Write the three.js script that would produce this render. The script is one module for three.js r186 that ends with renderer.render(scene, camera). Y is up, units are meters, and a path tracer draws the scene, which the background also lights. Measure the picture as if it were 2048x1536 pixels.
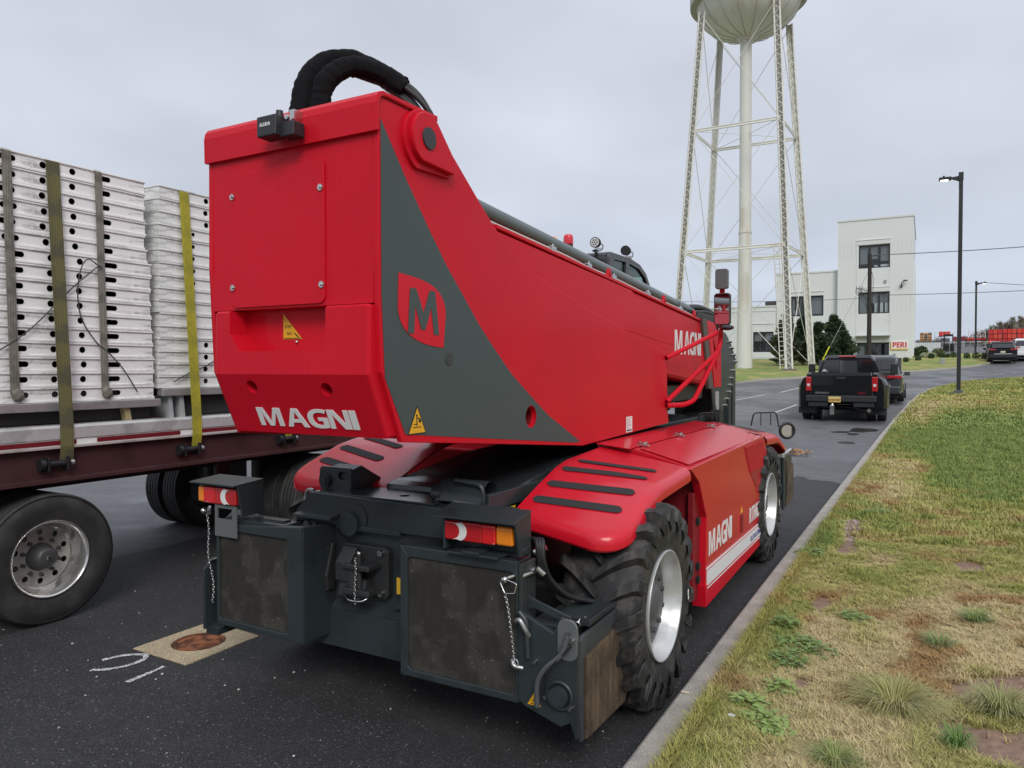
import * as THREE from 'three';
import { RoundedBoxGeometry } from 'three/addons/geometries/RoundedBoxGeometry.js';
import { mergeGeometries } from 'three/addons/utils/BufferGeometryUtils.js';
import { TextGeometry } from 'three/addons/geometries/TextGeometry.js';
import { FontLoader } from 'three/addons/loaders/FontLoader.js';
import { Brush, Evaluator, SUBTRACTION } from 'three-bvh-csg';

// ---------------------------------------------------------------- camera, sky, sun, exposure
const scene = new THREE.Scene();
const camera = new THREE.PerspectiveCamera(54.86, 4 / 3, 0.05, 3000);
camera.position.set(0, 2, 0);
{
  const yaw = Math.atan(826 / 1480), pitch = Math.atan(30 / 1480);
  camera.lookAt(-Math.sin(yaw) * Math.cos(pitch), 2 - Math.sin(pitch), -Math.cos(yaw) * Math.cos(pitch));
}
const renderer = new THREE.WebGLRenderer({ antialias: true });
renderer.toneMapping = THREE.LinearToneMapping;
renderer.toneMappingExposure = 1.2;
renderer.shadowMap.enabled = true;

// noise
function rng(s) { let a = s >>> 0; return () => { a = (a + 0x6D2B79F5) | 0; let t = Math.imul(a ^ a >>> 15, 1 | a); t = t + Math.imul(t ^ t >>> 7, 61 | t) ^ t; return ((t ^ t >>> 14) >>> 0) / 4294967296; }; }
function h2(x, y, s) { let n = (Math.imul(x, 374761393) + Math.imul(y, 668265263) + Math.imul(s, 1442695041)) | 0; n = Math.imul(n ^ n >>> 13, 1274126177); n = Math.imul(n ^ n >>> 15, 739982445); return ((n ^ n >>> 16) >>> 0) / 4294967296; }
const md = (a, p) => p ? ((a % p) + p) % p : a;
function vn(x, y, s, p = 0) {
  const xi = Math.floor(x), yi = Math.floor(y); let fx = x - xi, fy = y - yi;
  fx = fx * fx * (3 - 2 * fx); fy = fy * fy * (3 - 2 * fy);
  const x0 = md(xi, p), x1 = md(xi + 1, p), y0 = md(yi, p), y1 = md(yi + 1, p);
  const a = h2(x0, y0, s), b = h2(x1, y0, s), c = h2(x0, y1, s), d = h2(x1, y1, s);
  return a + (b - a) * fx + (c - a) * fy + (a - b - c + d) * fx * fy;
}
function fbm(x, y, s, o = 4, p = 0) { let v = 0, a = 0.5, n = 0; for (let i = 0; i < o; i++) { v += a * vn(x, y, s + i * 17, p); n += a; a *= 0.5; x *= 2; y *= 2; p *= 2; } return v / n; }
const clamp = (x, a = 0, b = 1) => Math.min(b, Math.max(a, x));
const ss = (a, b, x) => { x = clamp((x - a) / (b - a)); return x * x * (3 - 2 * x); };
const lerp = (a, b, t) => a + (b - a) * t;
const mix3 = (a, b, t) => [lerp(a[0], b[0], t), lerp(a[1], b[1], t), lerp(a[2], b[2], t)];

// overcast sky, the same cloud deck all round
{
  const w = 1024, h = 512, d = new Float32Array(w * h * 4);
  for (let j = 0; j < h; j++) for (let i = 0; i < w; i++) {
    const th = (i + 0.5) / w * Math.PI * 2 - Math.PI, ph = (j + 0.5) / h * Math.PI - Math.PI / 2;
    const y = Math.sin(ph), c = Math.cos(ph), x = c * Math.cos(th), z = c * Math.sin(th), ya = Math.max(y, 0);
    const k = 1 / (ya + 0.16), px = x * k, pz = z * k;
    let n = fbm(px * 1.1 + 20, pz * 1.1 + 9, 3, 5), m = fbm(px * 0.45 + 4, pz * 0.45 + 31, 8, 3);
    let v = 0.93 + (n - 0.5) * 0.46 + (m - 0.5) * 0.36;
    v = 0.83 * lerp(0.97, v, ss(0.0, 0.16, ya)) * (1 + 0.65 * ss(0.32, 1, ya));
    let col = mix3([0.600, 0.665, 0.775], [0.655, 0.690, 0.785], ss(0.05, 0.4, ya) * clamp(n * 1.6));
    if (y < -0.02) { v *= 0.35; }
    d.set([col[0] * v, col[1] * v, col[2] * v, 1], (j * w + i) * 4);
  }
  const t = new THREE.DataTexture(d, w, h, THREE.RGBAFormat, THREE.FloatType);
  t.mapping = THREE.EquirectangularReflectionMapping; t.magFilter = t.minFilter = THREE.LinearFilter; t.needsUpdate = true;
  scene.background = t; scene.environment = t;
}
const sun = new THREE.DirectionalLight(new THREE.Color(1, 0.965, 0.91), 1.5);
sun.position.set(28, 38, 30); sun.target.position.set(-2, 0, -8);
sun.castShadow = true; sun.shadow.radius = 44; sun.shadow.mapSize.set(2048, 2048);
Object.assign(sun.shadow.camera, { left: -60, right: 60, top: 60, bottom: -60, near: 1, far: 220 });
scene.add(sun, sun.target);

// ---------------------------------------------------------------- textures
const enc = (c) => { c = clamp(c); return Math.round(255 * (c <= 0.0031308 ? c * 12.92 : 1.055 * Math.pow(c, 1 / 2.4) - 0.055)); };
function tex(w, h, fn, srgb = true, rep = 1, rep2) {
  const d = new Uint8Array(w * h * 4);
  for (let j = 0; j < h; j++) for (let i = 0; i < w; i++) {
    const r = fn((i + 0.5) / w, (j + 0.5) / h, i, j), o = (j * w + i) * 4;
    if (srgb) { d[o] = enc(r[0]); d[o + 1] = enc(r[1]); d[o + 2] = enc(r[2]); } else { const q = Math.round(clamp(r) * 255); d[o] = d[o + 1] = d[o + 2] = q; }
    d[o + 3] = 255;
  }
  const t = new THREE.DataTexture(d, w, h); t.wrapS = t.wrapT = THREE.RepeatWrapping; t.magFilter = t.minFilter = THREE.LinearFilter;
  if (srgb) t.colorSpace = THREE.SRGBColorSpace;
  t.repeat.set(rep, rep2 ?? rep); t.needsUpdate = true; return t;
}
// cellular stones, periodic: value per pixel from nearest jittered cell
function cells(x, y, s, p) {
  const xi = Math.floor(x), yi = Math.floor(y); let b = 9, id = 0;
  for (let a = -1; a < 2; a++) for (let c = -1; c < 2; c++) {
    const X = md(xi + a, p), Y = md(yi + c, p), dx = xi + a + h2(X, Y, s) - x, dy = yi + c + h2(X, Y, s + 1) - y, dd = dx * dx + dy * dy;
    if (dd < b) { b = dd; id = h2(X, Y, s + 2); }
  }
  return [Math.sqrt(b), id];
}
const tAsphaltNew = tex(1536, 1536, (u, v) => {           // 3 m tile: tar with dark aggregate and a few pale stones
  const [d, id] = cells(u * 280, v * 280, 5, 280), n = fbm(u * 24, v * 24, 9, 4, 24), e = ss(0.62, 0.2, d);
  let c = 0.021 + 0.055 * id * id * e + 0.012 * (n - 0.5);
  if (id > 0.972) c += 0.06 * e * (id > 0.99 ? 3 : 1);
  return [c * 1.0, c * 1.0, c * 1.03];
}, true, 1 / 3);
const tAsphaltOld = tex(1536, 1536, (u, v) => {           // worn grey surface
  const [d, id] = cells(u * 300, v * 300, 25, 300), n = fbm(u * 16, v * 16, 19, 5, 16), e = ss(0.7, 0.2, d);
  let c = 0.088 + 0.060 * id * e + 0.055 * (n - 0.5); if (id > 0.985) c += 0.12 * e;
  return [c, c * 1.005, c * 1.04];
}, true, 1 / 3);
const tAsphaltBump = tex(1024, 1024, (u, v) => { const [d, id] = cells(u * 230, v * 230, 45, 230); return 0.25 + 0.6 * ss(0.7, 0.1, d) * (0.4 + 0.6 * id) + 0.15 * fbm(u * 30, v * 30, 4, 3, 30); }, false, 0.5);
const tWet = tex(512, 512, (u, v) => { const n = fbm(u * 6, v * 6, 71, 5, 6); return 0.38 + 0.36 * ss(0.34, 0.66, n); }, false, 0.13);
const tConcrete = tex(512, 512, (u, v) => { const [d, id] = cells(u * 120, v * 120, 65, 120), n = fbm(u * 8, v * 8, 6, 5, 8); const k = 0.37 + 0.18 * (n - 0.5) + 0.26 * (id - 0.5) * ss(0.6, 0.2, d); return [k * 0.98, k * 0.92, k * 0.83]; }, true, 1);
const tConcBump = tex(512, 512, (u, v) => { const [d, id] = cells(u * 110, v * 110, 85, 110); return 0.5 + 0.4 * (id - 0.5) * ss(0.6, 0.2, d) + 0.3 * (fbm(u * 10, v * 10, 3, 4, 10) - 0.5); }, false, 1);
const tDrops = tex(1024, 1024, (u, v) => {                // rain beads standing on paint
  const [d, id] = cells(u * 78, v * 78, 105, 78), r = 0.10 + 0.30 * Math.pow(id, 3); let h = d < r ? Math.sqrt(1 - (d / r) * (d / r)) * r * 2.2 : 0;
  const [d2, i2] = cells(u * 160, v * 160, 305, 160), r2 = i2 > 0.5 ? 0.28 : 0.0; if (d2 < r2) h = Math.max(h, 0.35 * Math.sqrt(1 - (d2 / r2) * (d2 / r2)));
  return clamp(h);
}, false, 1.6);
const tDirt = tex(512, 512, (u, v) => { const n = fbm(u * 7, v * 7, 41, 5, 7), m = fbm(u * 40, v * 40, 43, 3, 40); const k = 1 - 0.26 * ss(0.52, 0.75, n) - 0.10 * (m - 0.5); return [k, k * 0.985, k * 0.96]; }, true, 0.8);
const tRough = tex(512, 512, (u, v) => 0.5 + 0.5 * (fbm(u * 12, v * 12, 51, 5, 12) - 0.2), false, 0.9);

// ---------------------------------------------------------------- materials
const C = (r, g, b) => new THREE.Color().setRGB(r, g, b);
function M(c, rough = 0.5, metal = 0, o = {}) {
  const P = { color: Array.isArray(c) ? C(...c) : c, roughness: rough, metalness: metal, ...o };
  return ('clearcoat' in o || 'transmission' in o || 'sheen' in o) ? new THREE.MeshPhysicalMaterial(P) : new THREE.MeshStandardMaterial(P);
}
const tRedWear = tex(512, 512, (u, v) => { const n = fbm(u * 5, v * 5, 411, 5, 5), s = fbm(u * 90, v * 3, 421, 3, 3); const k = 0.93 + 0.14 * (n - 0.5), w = 0.03 * ss(0.60, 0.78, s) * ss(0.5, 0.7, n); return [0.60 * k + w * 0.2, 0.0075 * k + w * 0.08, 0.022 * k + w * 0.09]; }, true, 0.7);
const mRed = M([1, 1, 1], 0.42, 0, { map: tRedWear, clearcoat: 0.10, clearcoatRoughness: 0.1, specularIntensity: 0.2, bumpMap: tDrops, bumpScale: 0.0016 });
const mRedWet = M([1, 1, 1], 0.4, 0, { map: tRedWear, clearcoat: 0.55, clearcoatRoughness: 0.16, specularIntensity: 0.3, bumpMap: tDrops, bumpScale: 0.0005 });
const mRedPlain = M([0.60, 0.0075, 0.022], 0.42, 0, { clearcoat: 0.1, clearcoatRoughness: 0.2, specularIntensity: 0.35 });
const mRedDark = M([0.20, 0.006, 0.012], 0.5, 0);
const mDecal = M([0.062, 0.078, 0.078], 0.45, 0, { clearcoat: 0.08, clearcoatRoughness: 0.25, specularIntensity: 0.4, bumpMap: tDrops, bumpScale: 0.0008 });
const mChassis = M([0.026, 0.035, 0.038], 0.38, 0, { roughnessMap: null, map: tDirt });
const mChassisWet = M([0.026, 0.034, 0.037], 0.17, 0, { map: tDirt });
const mBlack = M([0.012, 0.012, 0.013], 0.5);
const mBlackRubber = M([0.016, 0.016, 0.017], 0.72);
const mHose = M([0.012, 0.012, 0.013], 0.55);
const mSteel = M([0.55, 0.55, 0.53], 0.32, 1, { roughnessMap: tRough });
const mGalv = M([0.50, 0.51, 0.52], 0.48, 0.8, { map: tDirt });
const mWhitePaint = M([0.78, 0.78, 0.76], 0.5);
const mDecalWhite = M([0.74, 0.74, 0.73], 0.4);
const mYellow = M([0.72, 0.42, 0.02], 0.5);
const mGlass = M([0.92, 0.94, 0.95], 0.03, 0, { transmission: 1, thickness: 0, ior: 1.45 });
const mGlassGreen = M([0.55, 0.72, 0.64], 0.04, 0, { transmission: 1, thickness: 0, ior: 1.45 });
const mMirror = M([0.75, 0.77, 0.78], 0.03, 1);
const mChrome = M([0.75, 0.75, 0.75], 0.12, 1);
const tTyre = tex(512, 512, (u, v) => { const n = fbm(u * 9, v * 9, 111, 5, 9), m = fbm(u * 60, v * 60, 121, 3, 60), t = ss(0.42, 0.72, n) * (0.4 + 0.9 * m); return mix3([0.015, 0.015, 0.016], [0.058, 0.052, 0.045], clamp(t)); }, true, 1.5);
const mTyre = M([1, 1, 1], 0.62, 0, { map: tTyre });
const mTruckTyre = M([1, 1, 1], 0.66, 0, { map: tex(256, 256, (u, v) => { const n = fbm(u * 7, v * 7, 131, 5, 7); return mix3([0.020, 0.020, 0.020], [0.040, 0.038, 0.035], ss(0.3, 0.75, n)); }, true, 1.2) });

// ---------------------------------------------------------------- helpers
const V = (x, y, z) => new THREE.Vector3(x, y, z);
const taken = {};
function numbered(n) { const k = taken[n] = (taken[n] ?? -1) + 1; return k ? n + '_' + String(k).padStart(3, '0') : n; }
function N(g) { const q = g.index ? g.toNonIndexed() : g.clone(); for (const k of Object.keys(q.attributes)) if (!['position', 'normal', 'uv', 'color'].includes(k)) q.deleteAttribute(k); if (!q.attributes.normal) q.computeVertexNormals(); if (!q.attributes.uv) q.setAttribute('uv', new THREE.BufferAttribute(new Float32Array(q.attributes.position.count * 2), 2)); q.morphAttributes = {}; q.groups = []; return q; }
function merge(gs) { gs = (Array.isArray(gs) ? gs : [gs]).flat(9).filter(Boolean).map(N); return gs.length === 1 ? gs[0] : mergeGeometries(gs, false); }
function boxUV(g) {   // uv in metres from the dominant axis of each face
  const p = g.attributes.position, n = g.attributes.normal, uv = g.attributes.uv;
  for (let i = 0; i < p.count; i += 3) {
    let ax = 0, ay = 0, az = 0; for (let k = 0; k < 3; k++) { ax += Math.abs(n.getX(i + k)); ay += Math.abs(n.getY(i + k)); az += Math.abs(n.getZ(i + k)); }
    for (let k = 0; k < 3; k++) { const j = i + k, x = p.getX(j), y = p.getY(j), z = p.getZ(j); if (ay >= ax && ay >= az) uv.setXY(j, x, z); else if (ax >= az) uv.setXY(j, z, y); else uv.setXY(j, x, y); }
  }
  return g;
}
function thing(name, label, category, base = [0, 0, 0], group) {
  const o = new THREE.Group(); o.name = numbered(name); o.position.set(...base); o.userData = { label, category }; if (group) o.userData.group = group;
  o.base = base; scene.add(o); return o;
}
function baseOf(p) { while (p && !p.base) p = p.parent; return p ? p.base : [0, 0, 0]; }
function mesh(name, gs, m, keepUV) { const g = merge(gs); if (!keepUV) boxUV(g); const o = new THREE.Mesh(g, m); o.name = name; o.castShadow = o.receiveShadow = true; return o; }
// a part: geometry in world coordinates, hung under its thing (or part)
function part(name, gs, m, parent, keepUV) {
  const o = mesh(name, gs, m, keepUV), b = baseOf(parent); o.geometry.translate(-b[0], -b[1], -b[2]); parent.add(o); return o;
}
function solo(name, gs, m, label, category, group, keepUV, base) {
  const o = mesh(name, gs, m, keepUV); if (base) { o.geometry.translate(-base[0], -base[1], -base[2]); o.position.set(...base); }
  o.name = numbered(name); o.userData = { label, category }; if (group) o.userData.group = group; scene.add(o); return o;
}
function struct(name, gs, m, keepUV, kind = 'structure') { const o = mesh(name, gs, m, keepUV); o.name = numbered(name); o.userData = { kind }; scene.add(o); return o; }
const box = (x0, x1, y0, y1, z0, z1, b = 0) => {
  const w = Math.abs(x1 - x0), h = Math.abs(y1 - y0), d = Math.abs(z1 - z0);
  const g = b ? new RoundedBoxGeometry(w, h, d, 2, Math.min(b, w / 2.01, h / 2.01, d / 2.01)) : new THREE.BoxGeometry(w, h, d);
  return g.translate((x0 + x1) / 2, (y0 + y1) / 2, (z0 + z1) / 2);
};
function shapeOf(pts, holes = []) { const s = pts instanceof THREE.Shape ? pts : new THREE.Shape(pts.map(p => new THREE.Vector2(p[0], p[1]))); for (const h of holes) s.holes.push(h instanceof THREE.Path ? h : new THREE.Path(h.map(p => new THREE.Vector2(p[0], p[1])))); return s; }
function ext(shape, depth, b = 0, cs = 12, seg = 2) { return new THREE.ExtrudeGeometry(shape, b ? { depth: depth - 2 * b, bevelEnabled: true, bevelSize: b, bevelThickness: b, bevelOffset: -b, bevelSegments: seg, curveSegments: cs } : { depth, bevelEnabled: false, curveSegments: cs }).translate(0, 0, b); }
// pts [z,y] pulled along x ; [x,y] along z ; [x,z] along y
const prismX = (pts, x0, x1, b = 0, holes = []) => ext(shapeOf(pts.map(p => [-p[0], p[1]]), holes.map(h => h.map(p => [-p[0], p[1]]))), x1 - x0, b).rotateY(Math.PI / 2).translate(x0, 0, 0);
const prismZ = (pts, z0, z1, b = 0, holes = []) => ext(shapeOf(pts, holes), z1 - z0, b).translate(0, 0, z0);
const prismY = (pts, y0, y1, b = 0, holes = []) => ext(shapeOf(pts.map(p => [p[0], -p[1]]), holes.map(h => h.map(p => [p[0], -p[1]]))), y1 - y0, b).rotateX(-Math.PI / 2).translate(0, y0, 0);
const ring2 = (cx, cy, rx, ry = rx, n = 20, a0 = 0) => Array.from({ length: n }, (_, i) => [cx + rx * Math.cos(a0 + i / n * Math.PI * 2), cy + ry * Math.sin(a0 + i / n * Math.PI * 2)]);
function rrect(x0, x1, y0, y1, r, n = 5) { const o = []; const cs = [[x1 - r, y1 - r, 0], [x0 + r, y1 - r, 1], [x0 + r, y0 + r, 2], [x1 - r, y0 + r, 3]]; for (const [cx, cy, q] of cs) for (let i = 0; i <= n; i++) { const a = (q + i / n) * Math.PI / 2; o.push([cx + r * Math.cos(a), cy + r * Math.sin(a)]); } return o; }
function cyl(a, b, r0, r1 = r0, seg = 14, open = false) {
  a = Array.isArray(a) ? V(...a) : a; b = Array.isArray(b) ? V(...b) : b; const d = b.clone().sub(a), l = d.length();
  const g = new THREE.CylinderGeometry(r1, r0, l, seg, 1, open); g.translate(0, l / 2, 0); g.applyQuaternion(new THREE.Quaternion().setFromUnitVectors(V(0, 1, 0), d.normalize())); return g.translate(a.x, a.y, a.z);
}
function tube(pts, r, n = 24, seg = 8, closed = false, tension = 0.5) { const c = new THREE.CatmullRomCurve3(pts.map(p => Array.isArray(p) ? V(...p) : p), closed, 'catmullrom', tension); return new THREE.TubeGeometry(c, n, r, seg, closed); }
// straight tubes with rounded bends
function pipe(pts, r, bend = 0.05, seg = 8) {
  pts = pts.map(p => V(...p)); const path = new THREE.CurvePath(); let prev = pts[0];
  for (let i = 1; i < pts.length; i++) {
    if (i < pts.length - 1) { const a = pts[i].clone().sub(pts[i - 1]), b = pts[i + 1].clone().sub(pts[i]), k = Math.min(bend, a.length() / 2.1, b.length() / 2.1); const p = pts[i].clone().addScaledVector(a.normalize(), -k), q = pts[i].clone().addScaledVector(b.normalize(), k); path.add(new THREE.LineCurve3(prev, p)); path.add(new THREE.QuadraticBezierCurve3(p, pts[i], q)); prev = q; } else path.add(new THREE.LineCurve3(prev, pts[i]));
  }
  return new THREE.TubeGeometry(path, pts.length * 12, r, seg, false);
}
const latheX = (prof, x, y, z, seg = 40, dir = 1) => { const g = new THREE.LatheGeometry(prof.map(p => new THREE.Vector2(p[1], p[0])), seg); return g.rotateZ(dir > 0 ? -Math.PI / 2 : Math.PI / 2).translate(x, y, z); };  // prof [offset along dir, radius]
const sphere = (x, y, z, r, sy = 1, a = 14, b = 10) => new THREE.SphereGeometry(r, a, b).scale(1, sy, 1).translate(x, y, z);
const bolt = (a, d, r = 0.012, h = 0.012) => cyl(a, [a[0] + d[0] * h, a[1] + d[1] * h, a[2] + d[2] * h], r, r * 0.9, 6);
// grid surface fn(u,v) -> [x,y,z]
function grid(fn, nu, nv, uvfn) {
  const pos = [], uv = [], idx = []; for (let j = 0; j <= nv; j++) for (let i = 0; i <= nu; i++) { const p = fn(i / nu, j / nv); pos.push(...p); uv.push(...(uvfn ? uvfn(p) : [p[0], p[2]])); }
  for (let j = 0; j < nv; j++) for (let i = 0; i < nu; i++) { const a = j * (nu + 1) + i, b = a + 1, c = a + nu + 1, d = c + 1; idx.push(a, c, b, b, c, d); }
  const g = new THREE.BufferGeometry(); g.setAttribute('position', new THREE.Float32BufferAttribute(pos, 3)); g.setAttribute('uv', new THREE.Float32BufferAttribute(uv, 2)); g.setIndex(idx); g.computeVertexNormals(); return g;
}
const font = await new FontLoader().loadAsync('fonts/droid/droid_sans_bold.typeface.json');
// lettering of height h lying in a local xy plane, origin at lower left
function text(s, h, o = {}) {
  const out = []; let x = 0; const d = o.d ?? 0.002, glyph = (ch) => { const g = new TextGeometry(ch, { font, size: 1, depth: 1, curveSegments: 6 }); g.computeBoundingBox(); return g; }, cap = glyph('N').boundingBox.max.y;
  for (const ch of s) {
    if (ch === ' ') { x += (o.space ?? 0.25) * h; continue; }
    const g = ch === 'I' ? new THREE.BoxGeometry(0.25, cap, 1).translate(0, cap / 2, 0.5) : glyph(ch); g.scale(h / cap, h / cap, d); g.computeBoundingBox(); const w = g.boundingBox.max.x - g.boundingBox.min.x; g.translate(x - g.boundingBox.min.x, 0, 0); x += w + (o.gap ?? 0.08) * h; out.push(g);
  }
  const g = merge(out); g.userData.w = x; if (o.w) g.scale(o.w / x, 1, 1); return g;
}
function canvasTex(w, h, draw) { const c = document.createElement('canvas'); c.width = w; c.height = h; const x = c.getContext('2d'); draw(x, w, h); const t = new THREE.CanvasTexture(c); t.colorSpace = THREE.SRGBColorSpace; return t; }
// ground height: level round the machine, then a gentle rise up the road
const gz = (z) => { const u = Math.max(0, -z - 6); return u <= 94 ? 0.0135 * u + 0.0004 * u * u : 0.0135 * 94 + 0.0004 * 94 * 94 + 0.03 * (u - 94); };
// ================================================================ setting: ground, road, kerbs, lawns
const poly = (tab, key) => (k) => { let i = 0; const s = tab[0][0] > tab[1][0] ? -1 : 1; while (i < tab.length - 2 && (k - tab[i + 1][0]) * s > 0) i++; const a = tab[i], b = tab[i + 1]; return lerp(a[1], b[1], (k - a[0]) / (b[0] - a[0])); };
const kerbX = poly([[8, -1.25], [0, -1.25], [-6, -1.245], [-9, -1.2], [-13.6, -1.11], [-19.5, -0.98], [-25.7, -0.8], [-31.6, -0.56], [-36.2, -0.3], [-41.4, 0.35], [-46, 1.5], [-48.7, 3.15], [-50.3, 4.83], [-53, 9], [-57, 18], [-61, 32]]);
const farZ = poly([[-60, -36], [-30, -38], [-14, -41.5], [-9.8, -44.6], [-8.66, -47.7], [-4.32, -53.5], [-0.6, -57.6], [1.54, -60.7], [3.56, -65], [4.56, -68.3], [4.9, -78]]);

struct('ground', grid((u, v) => { const x = lerp(-420, 420, u), z = lerp(60, -640, v); return [x, gz(z) - 0.15, z]; }, 40, 140), M([0.11, 0.105, 0.07], 0.95, 0, { map: tDirt }), true);
const mRoad = M([1, 1, 1], 1, 0, { map: tAsphaltOld, bumpMap: tAsphaltBump, bumpScale: 0.004, roughnessMap: tWet });
const mRoadNew = M([1, 1, 1], 0.72, 0, { map: tAsphaltNew, bumpMap: tAsphaltBump, bumpScale: 0.007 });
struct('road', grid((u, v) => { const x = lerp(-60, 45, u), z = lerp(14, -120, v); return [x, gz(z), z]; }, 30, 160), mRoad, true);
// darker, newer asphalt laid along the kerb, ragged edge
{
  const pts = []; const R = rng(4);
  for (let z = 10; z > -13; z -= 0.22) pts.push([kerbX(z) + 0.02, z]);
  for (let x = -1.3; x > -7.6; x -= 0.22) pts.push([x, -13.2 + 1.6 * fbm(x * 0.6, 2, 12, 3) + 0.16 * fbm(x * 4, 7, 13, 3)]);
  for (let z = -12.2; z < 10; z += 0.22) pts.push([-7.62 + 0.22 * fbm(z * 0.7, 3, 15, 3) + 0.1 * fbm(z * 5, 9, 16, 2), z]);
  const g = grid((u, v) => { const z = lerp(10, -10.6, v), xr = kerbX(z) + 0.02; const xl = -7.6 + 0.2 * fbm(z * 0.7, 3, 15, 3) + 0.1 * fbm(z * 5, 9, 16, 2); const x = lerp(xl, xr, u); const zz = v > 0.999 ? z - 0.5 - 4.2 * fbm(x * 0.55 + 3, 2, 12, 3) * ss(-9, -1.2, x) - 0.9 * fbm(x * 3.5, 7, 13, 3) - 0.3 * fbm(x * 14, 9, 14, 2) : z; return [x, gz(zz) + 0.006, zz]; }, 240, 90);
  struct('asphalt_patch', g, mRoadNew, true);
}
function kerbRun(name, P, w, h, m, step, side) {   // P: list of [x,z] road-side foot; sections with open joints
  const root = new THREE.Group(); root.name = numbered(name); root.userData = { kind: 'structure' }; scene.add(root);
  const c = new THREE.CatmullRomCurve3(P.map(p => V(p[0], 0, p[1])), false, 'catmullrom', 0.2), L = c.getLength(), n = Math.round(L / step);
  for (let i = 0; i < n; i++) {
    const st = []; const k = 3; for (let j = 0; j <= k; j++) { const u = (i + j / k) / n; const p = c.getPointAt(u), t = c.getTangentAt(u); const q = p.clone().addScaledVector(t, j === 0 ? 0.005 : j === k ? -0.005 : 0); st.push([q, V(-t.z, 0, t.x).multiplyScalar(side)]); }
    const prof = [[0, -0.12], [0.012, h - 0.03], [0.018, h - 0.012], [0.035, h], [w - 0.012, h + 0.004], [w, h - 0.008], [w, -0.12]];
    const pos = [], idx = []; for (const [q, nn] of st) for (const [o, y] of prof) { const x = q.x + nn.x * o, z = q.z + nn.z * o; pos.push(x, gz(z) + y, z); }
    const m7 = prof.length; for (let j = 0; j < k; j++) for (let a = 0; a < m7 - 1; a++) { const A = j * m7 + a, B = A + 1, D = A + m7, E = D + 1; side > 0 ? idx.push(A, B, D, B, E, D) : idx.push(A, D, B, B, D, E); }
    for (const [o, f] of [[0, 0], [k * m7, 1]]) for (let a = 1; a < m7 - 1; a++) f ? idx.push(o, o + a, o + a + 1) : idx.push(o, o + a + 1, o + a);
    const g = new THREE.BufferGeometry(); g.setAttribute('position', new THREE.Float32BufferAttribute(pos, 3)); g.setIndex(idx); const q = g.toNonIndexed(); q.computeVertexNormals();
    root.add(mesh('kerb_section', q, m));
  }
  return root;
}
const mKerb = M([0.92, 0.9, 0.88], 0.85, 0, { map: tConcrete, bumpMap: tConcBump, bumpScale: 0.004 });
{ const P = []; for (let z = 3; z > -40; z -= 1.5) P.push([kerbX(z), z]); for (let z = -40; z >= -57; z -= 0.8) P.push([kerbX(z), z]); kerbRun('kerb', P, 0.22, 0.13, mKerb, 2.75, 1); }
{ const P = []; for (let x = -34; x <= 4.5; x += 1.5) P.push([x, farZ(x)]); P.push([4.7, -69.5], [4.8, -72]); kerbRun('kerb', P, 0.2, 0.13, mKerb, 3, -1); }

// ---- near lawn: what grows where (matter only)
const SOIL = [[0.36, -4.2, 0.30, 0.30], [0.50, -5.05, 0.28, 0.16], [0.30, -4.85, 0.16, 0.14], [0.12, -4.3, 0.07, 0.10], [0.38, -7.75, 0.16, 0.28], [-0.72, -9.35, 0.12, 0.55], [-0.68, -8.2, 0.12, 0.5], [-0.68, -3.85, 0.09, 0.12], [-0.70, -6.2, 0.10, 0.2], [-0.62, -4.6, 0.07, 0.12], [0.05, -3.4, 0.12, 0.15], [-0.3, -4.75, 0.1, 0.12]];
const STRAW = [[0.3, -6.6, 0.5, 0.9], [-0.3, -3.9, 0.35, 0.5], [-0.35, -14.5, 0.6, 2.2], [-0.55, -12, 0.5, 1.4], [0.2, -11.5, 0.5, 1.4], [-0.25, -5.0, 0.45, 0.7], [0.5, -5.6, 0.4, 0.5], [0.9, -10.6, 0.3, 0.4], [-0.62, -5.6, 0.16, 0.3], [-0.35, -7.8, 0.2, 0.3], [1.0, -30, 1.6, 5], [-0.1, -26, 0.5, 4]];
const GREEN = [[1.2, -23, 1.6, 6], [0.8, -13, 0.5, 2.5], [0.1, -19, 0.7, 3], [0.35, -14, 0.4, 2], [1.5, -17, 0.8, 4], [-0.85, -5.5, 0.12, 0.8], [-0.95, -8, 0.1, 0.9]];
const gsum = (L, x, z) => { let s = 0; for (const [a, b, c, d] of L) { const q = ((x - a) / c) ** 2 + ((z - b) / d) ** 2; if (q < 9) s += Math.exp(-q); } return s; };
function lawnInfo(x, z) {
  const n1 = fbm(x * 3.1, z * 3.1, 201, 4), n2 = fbm(x * 1.1 + 9, z * 0.7, 211, 3), n3 = fbm(x * 9, z * 9, 221, 3);
  const soil = ss(0.42, 0.62, gsum(SOIL, x, z) * 0.95 + (n1 - 0.5) * 0.9 + (n3 - 0.5) * 0.3);
  const near = ss(-11, -5, z);
  let dry = 0.30 + 0.25 * near + (n1 - 0.5) * 1.1 + (n2 - 0.5) * 0.7 + 0.5 * gsum(STRAW, x, z) - 0.65 * gsum(GREEN, x, z);
  dry = clamp(dry); return { soil, dry, n1, n3 };
}
const cGreen = [0.190, 0.260, 0.065], cYel = [0.36, 0.35, 0.09], cStraw = [0.56, 0.46, 0.25], cRust = [0.36, 0.22, 0.085], cSoil = [0.22, 0.14, 0.10];
function grassCol(I) { let c = I.dry < 0.45 ? mix3(cGreen, cYel, I.dry / 0.45) : mix3(cYel, cStraw, (I.dry - 0.45) / 0.55); if (I.n1 > 0.58) c = mix3(c, cRust, ss(0.58, 0.72, I.n1) * I.dry); return c; }
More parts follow.
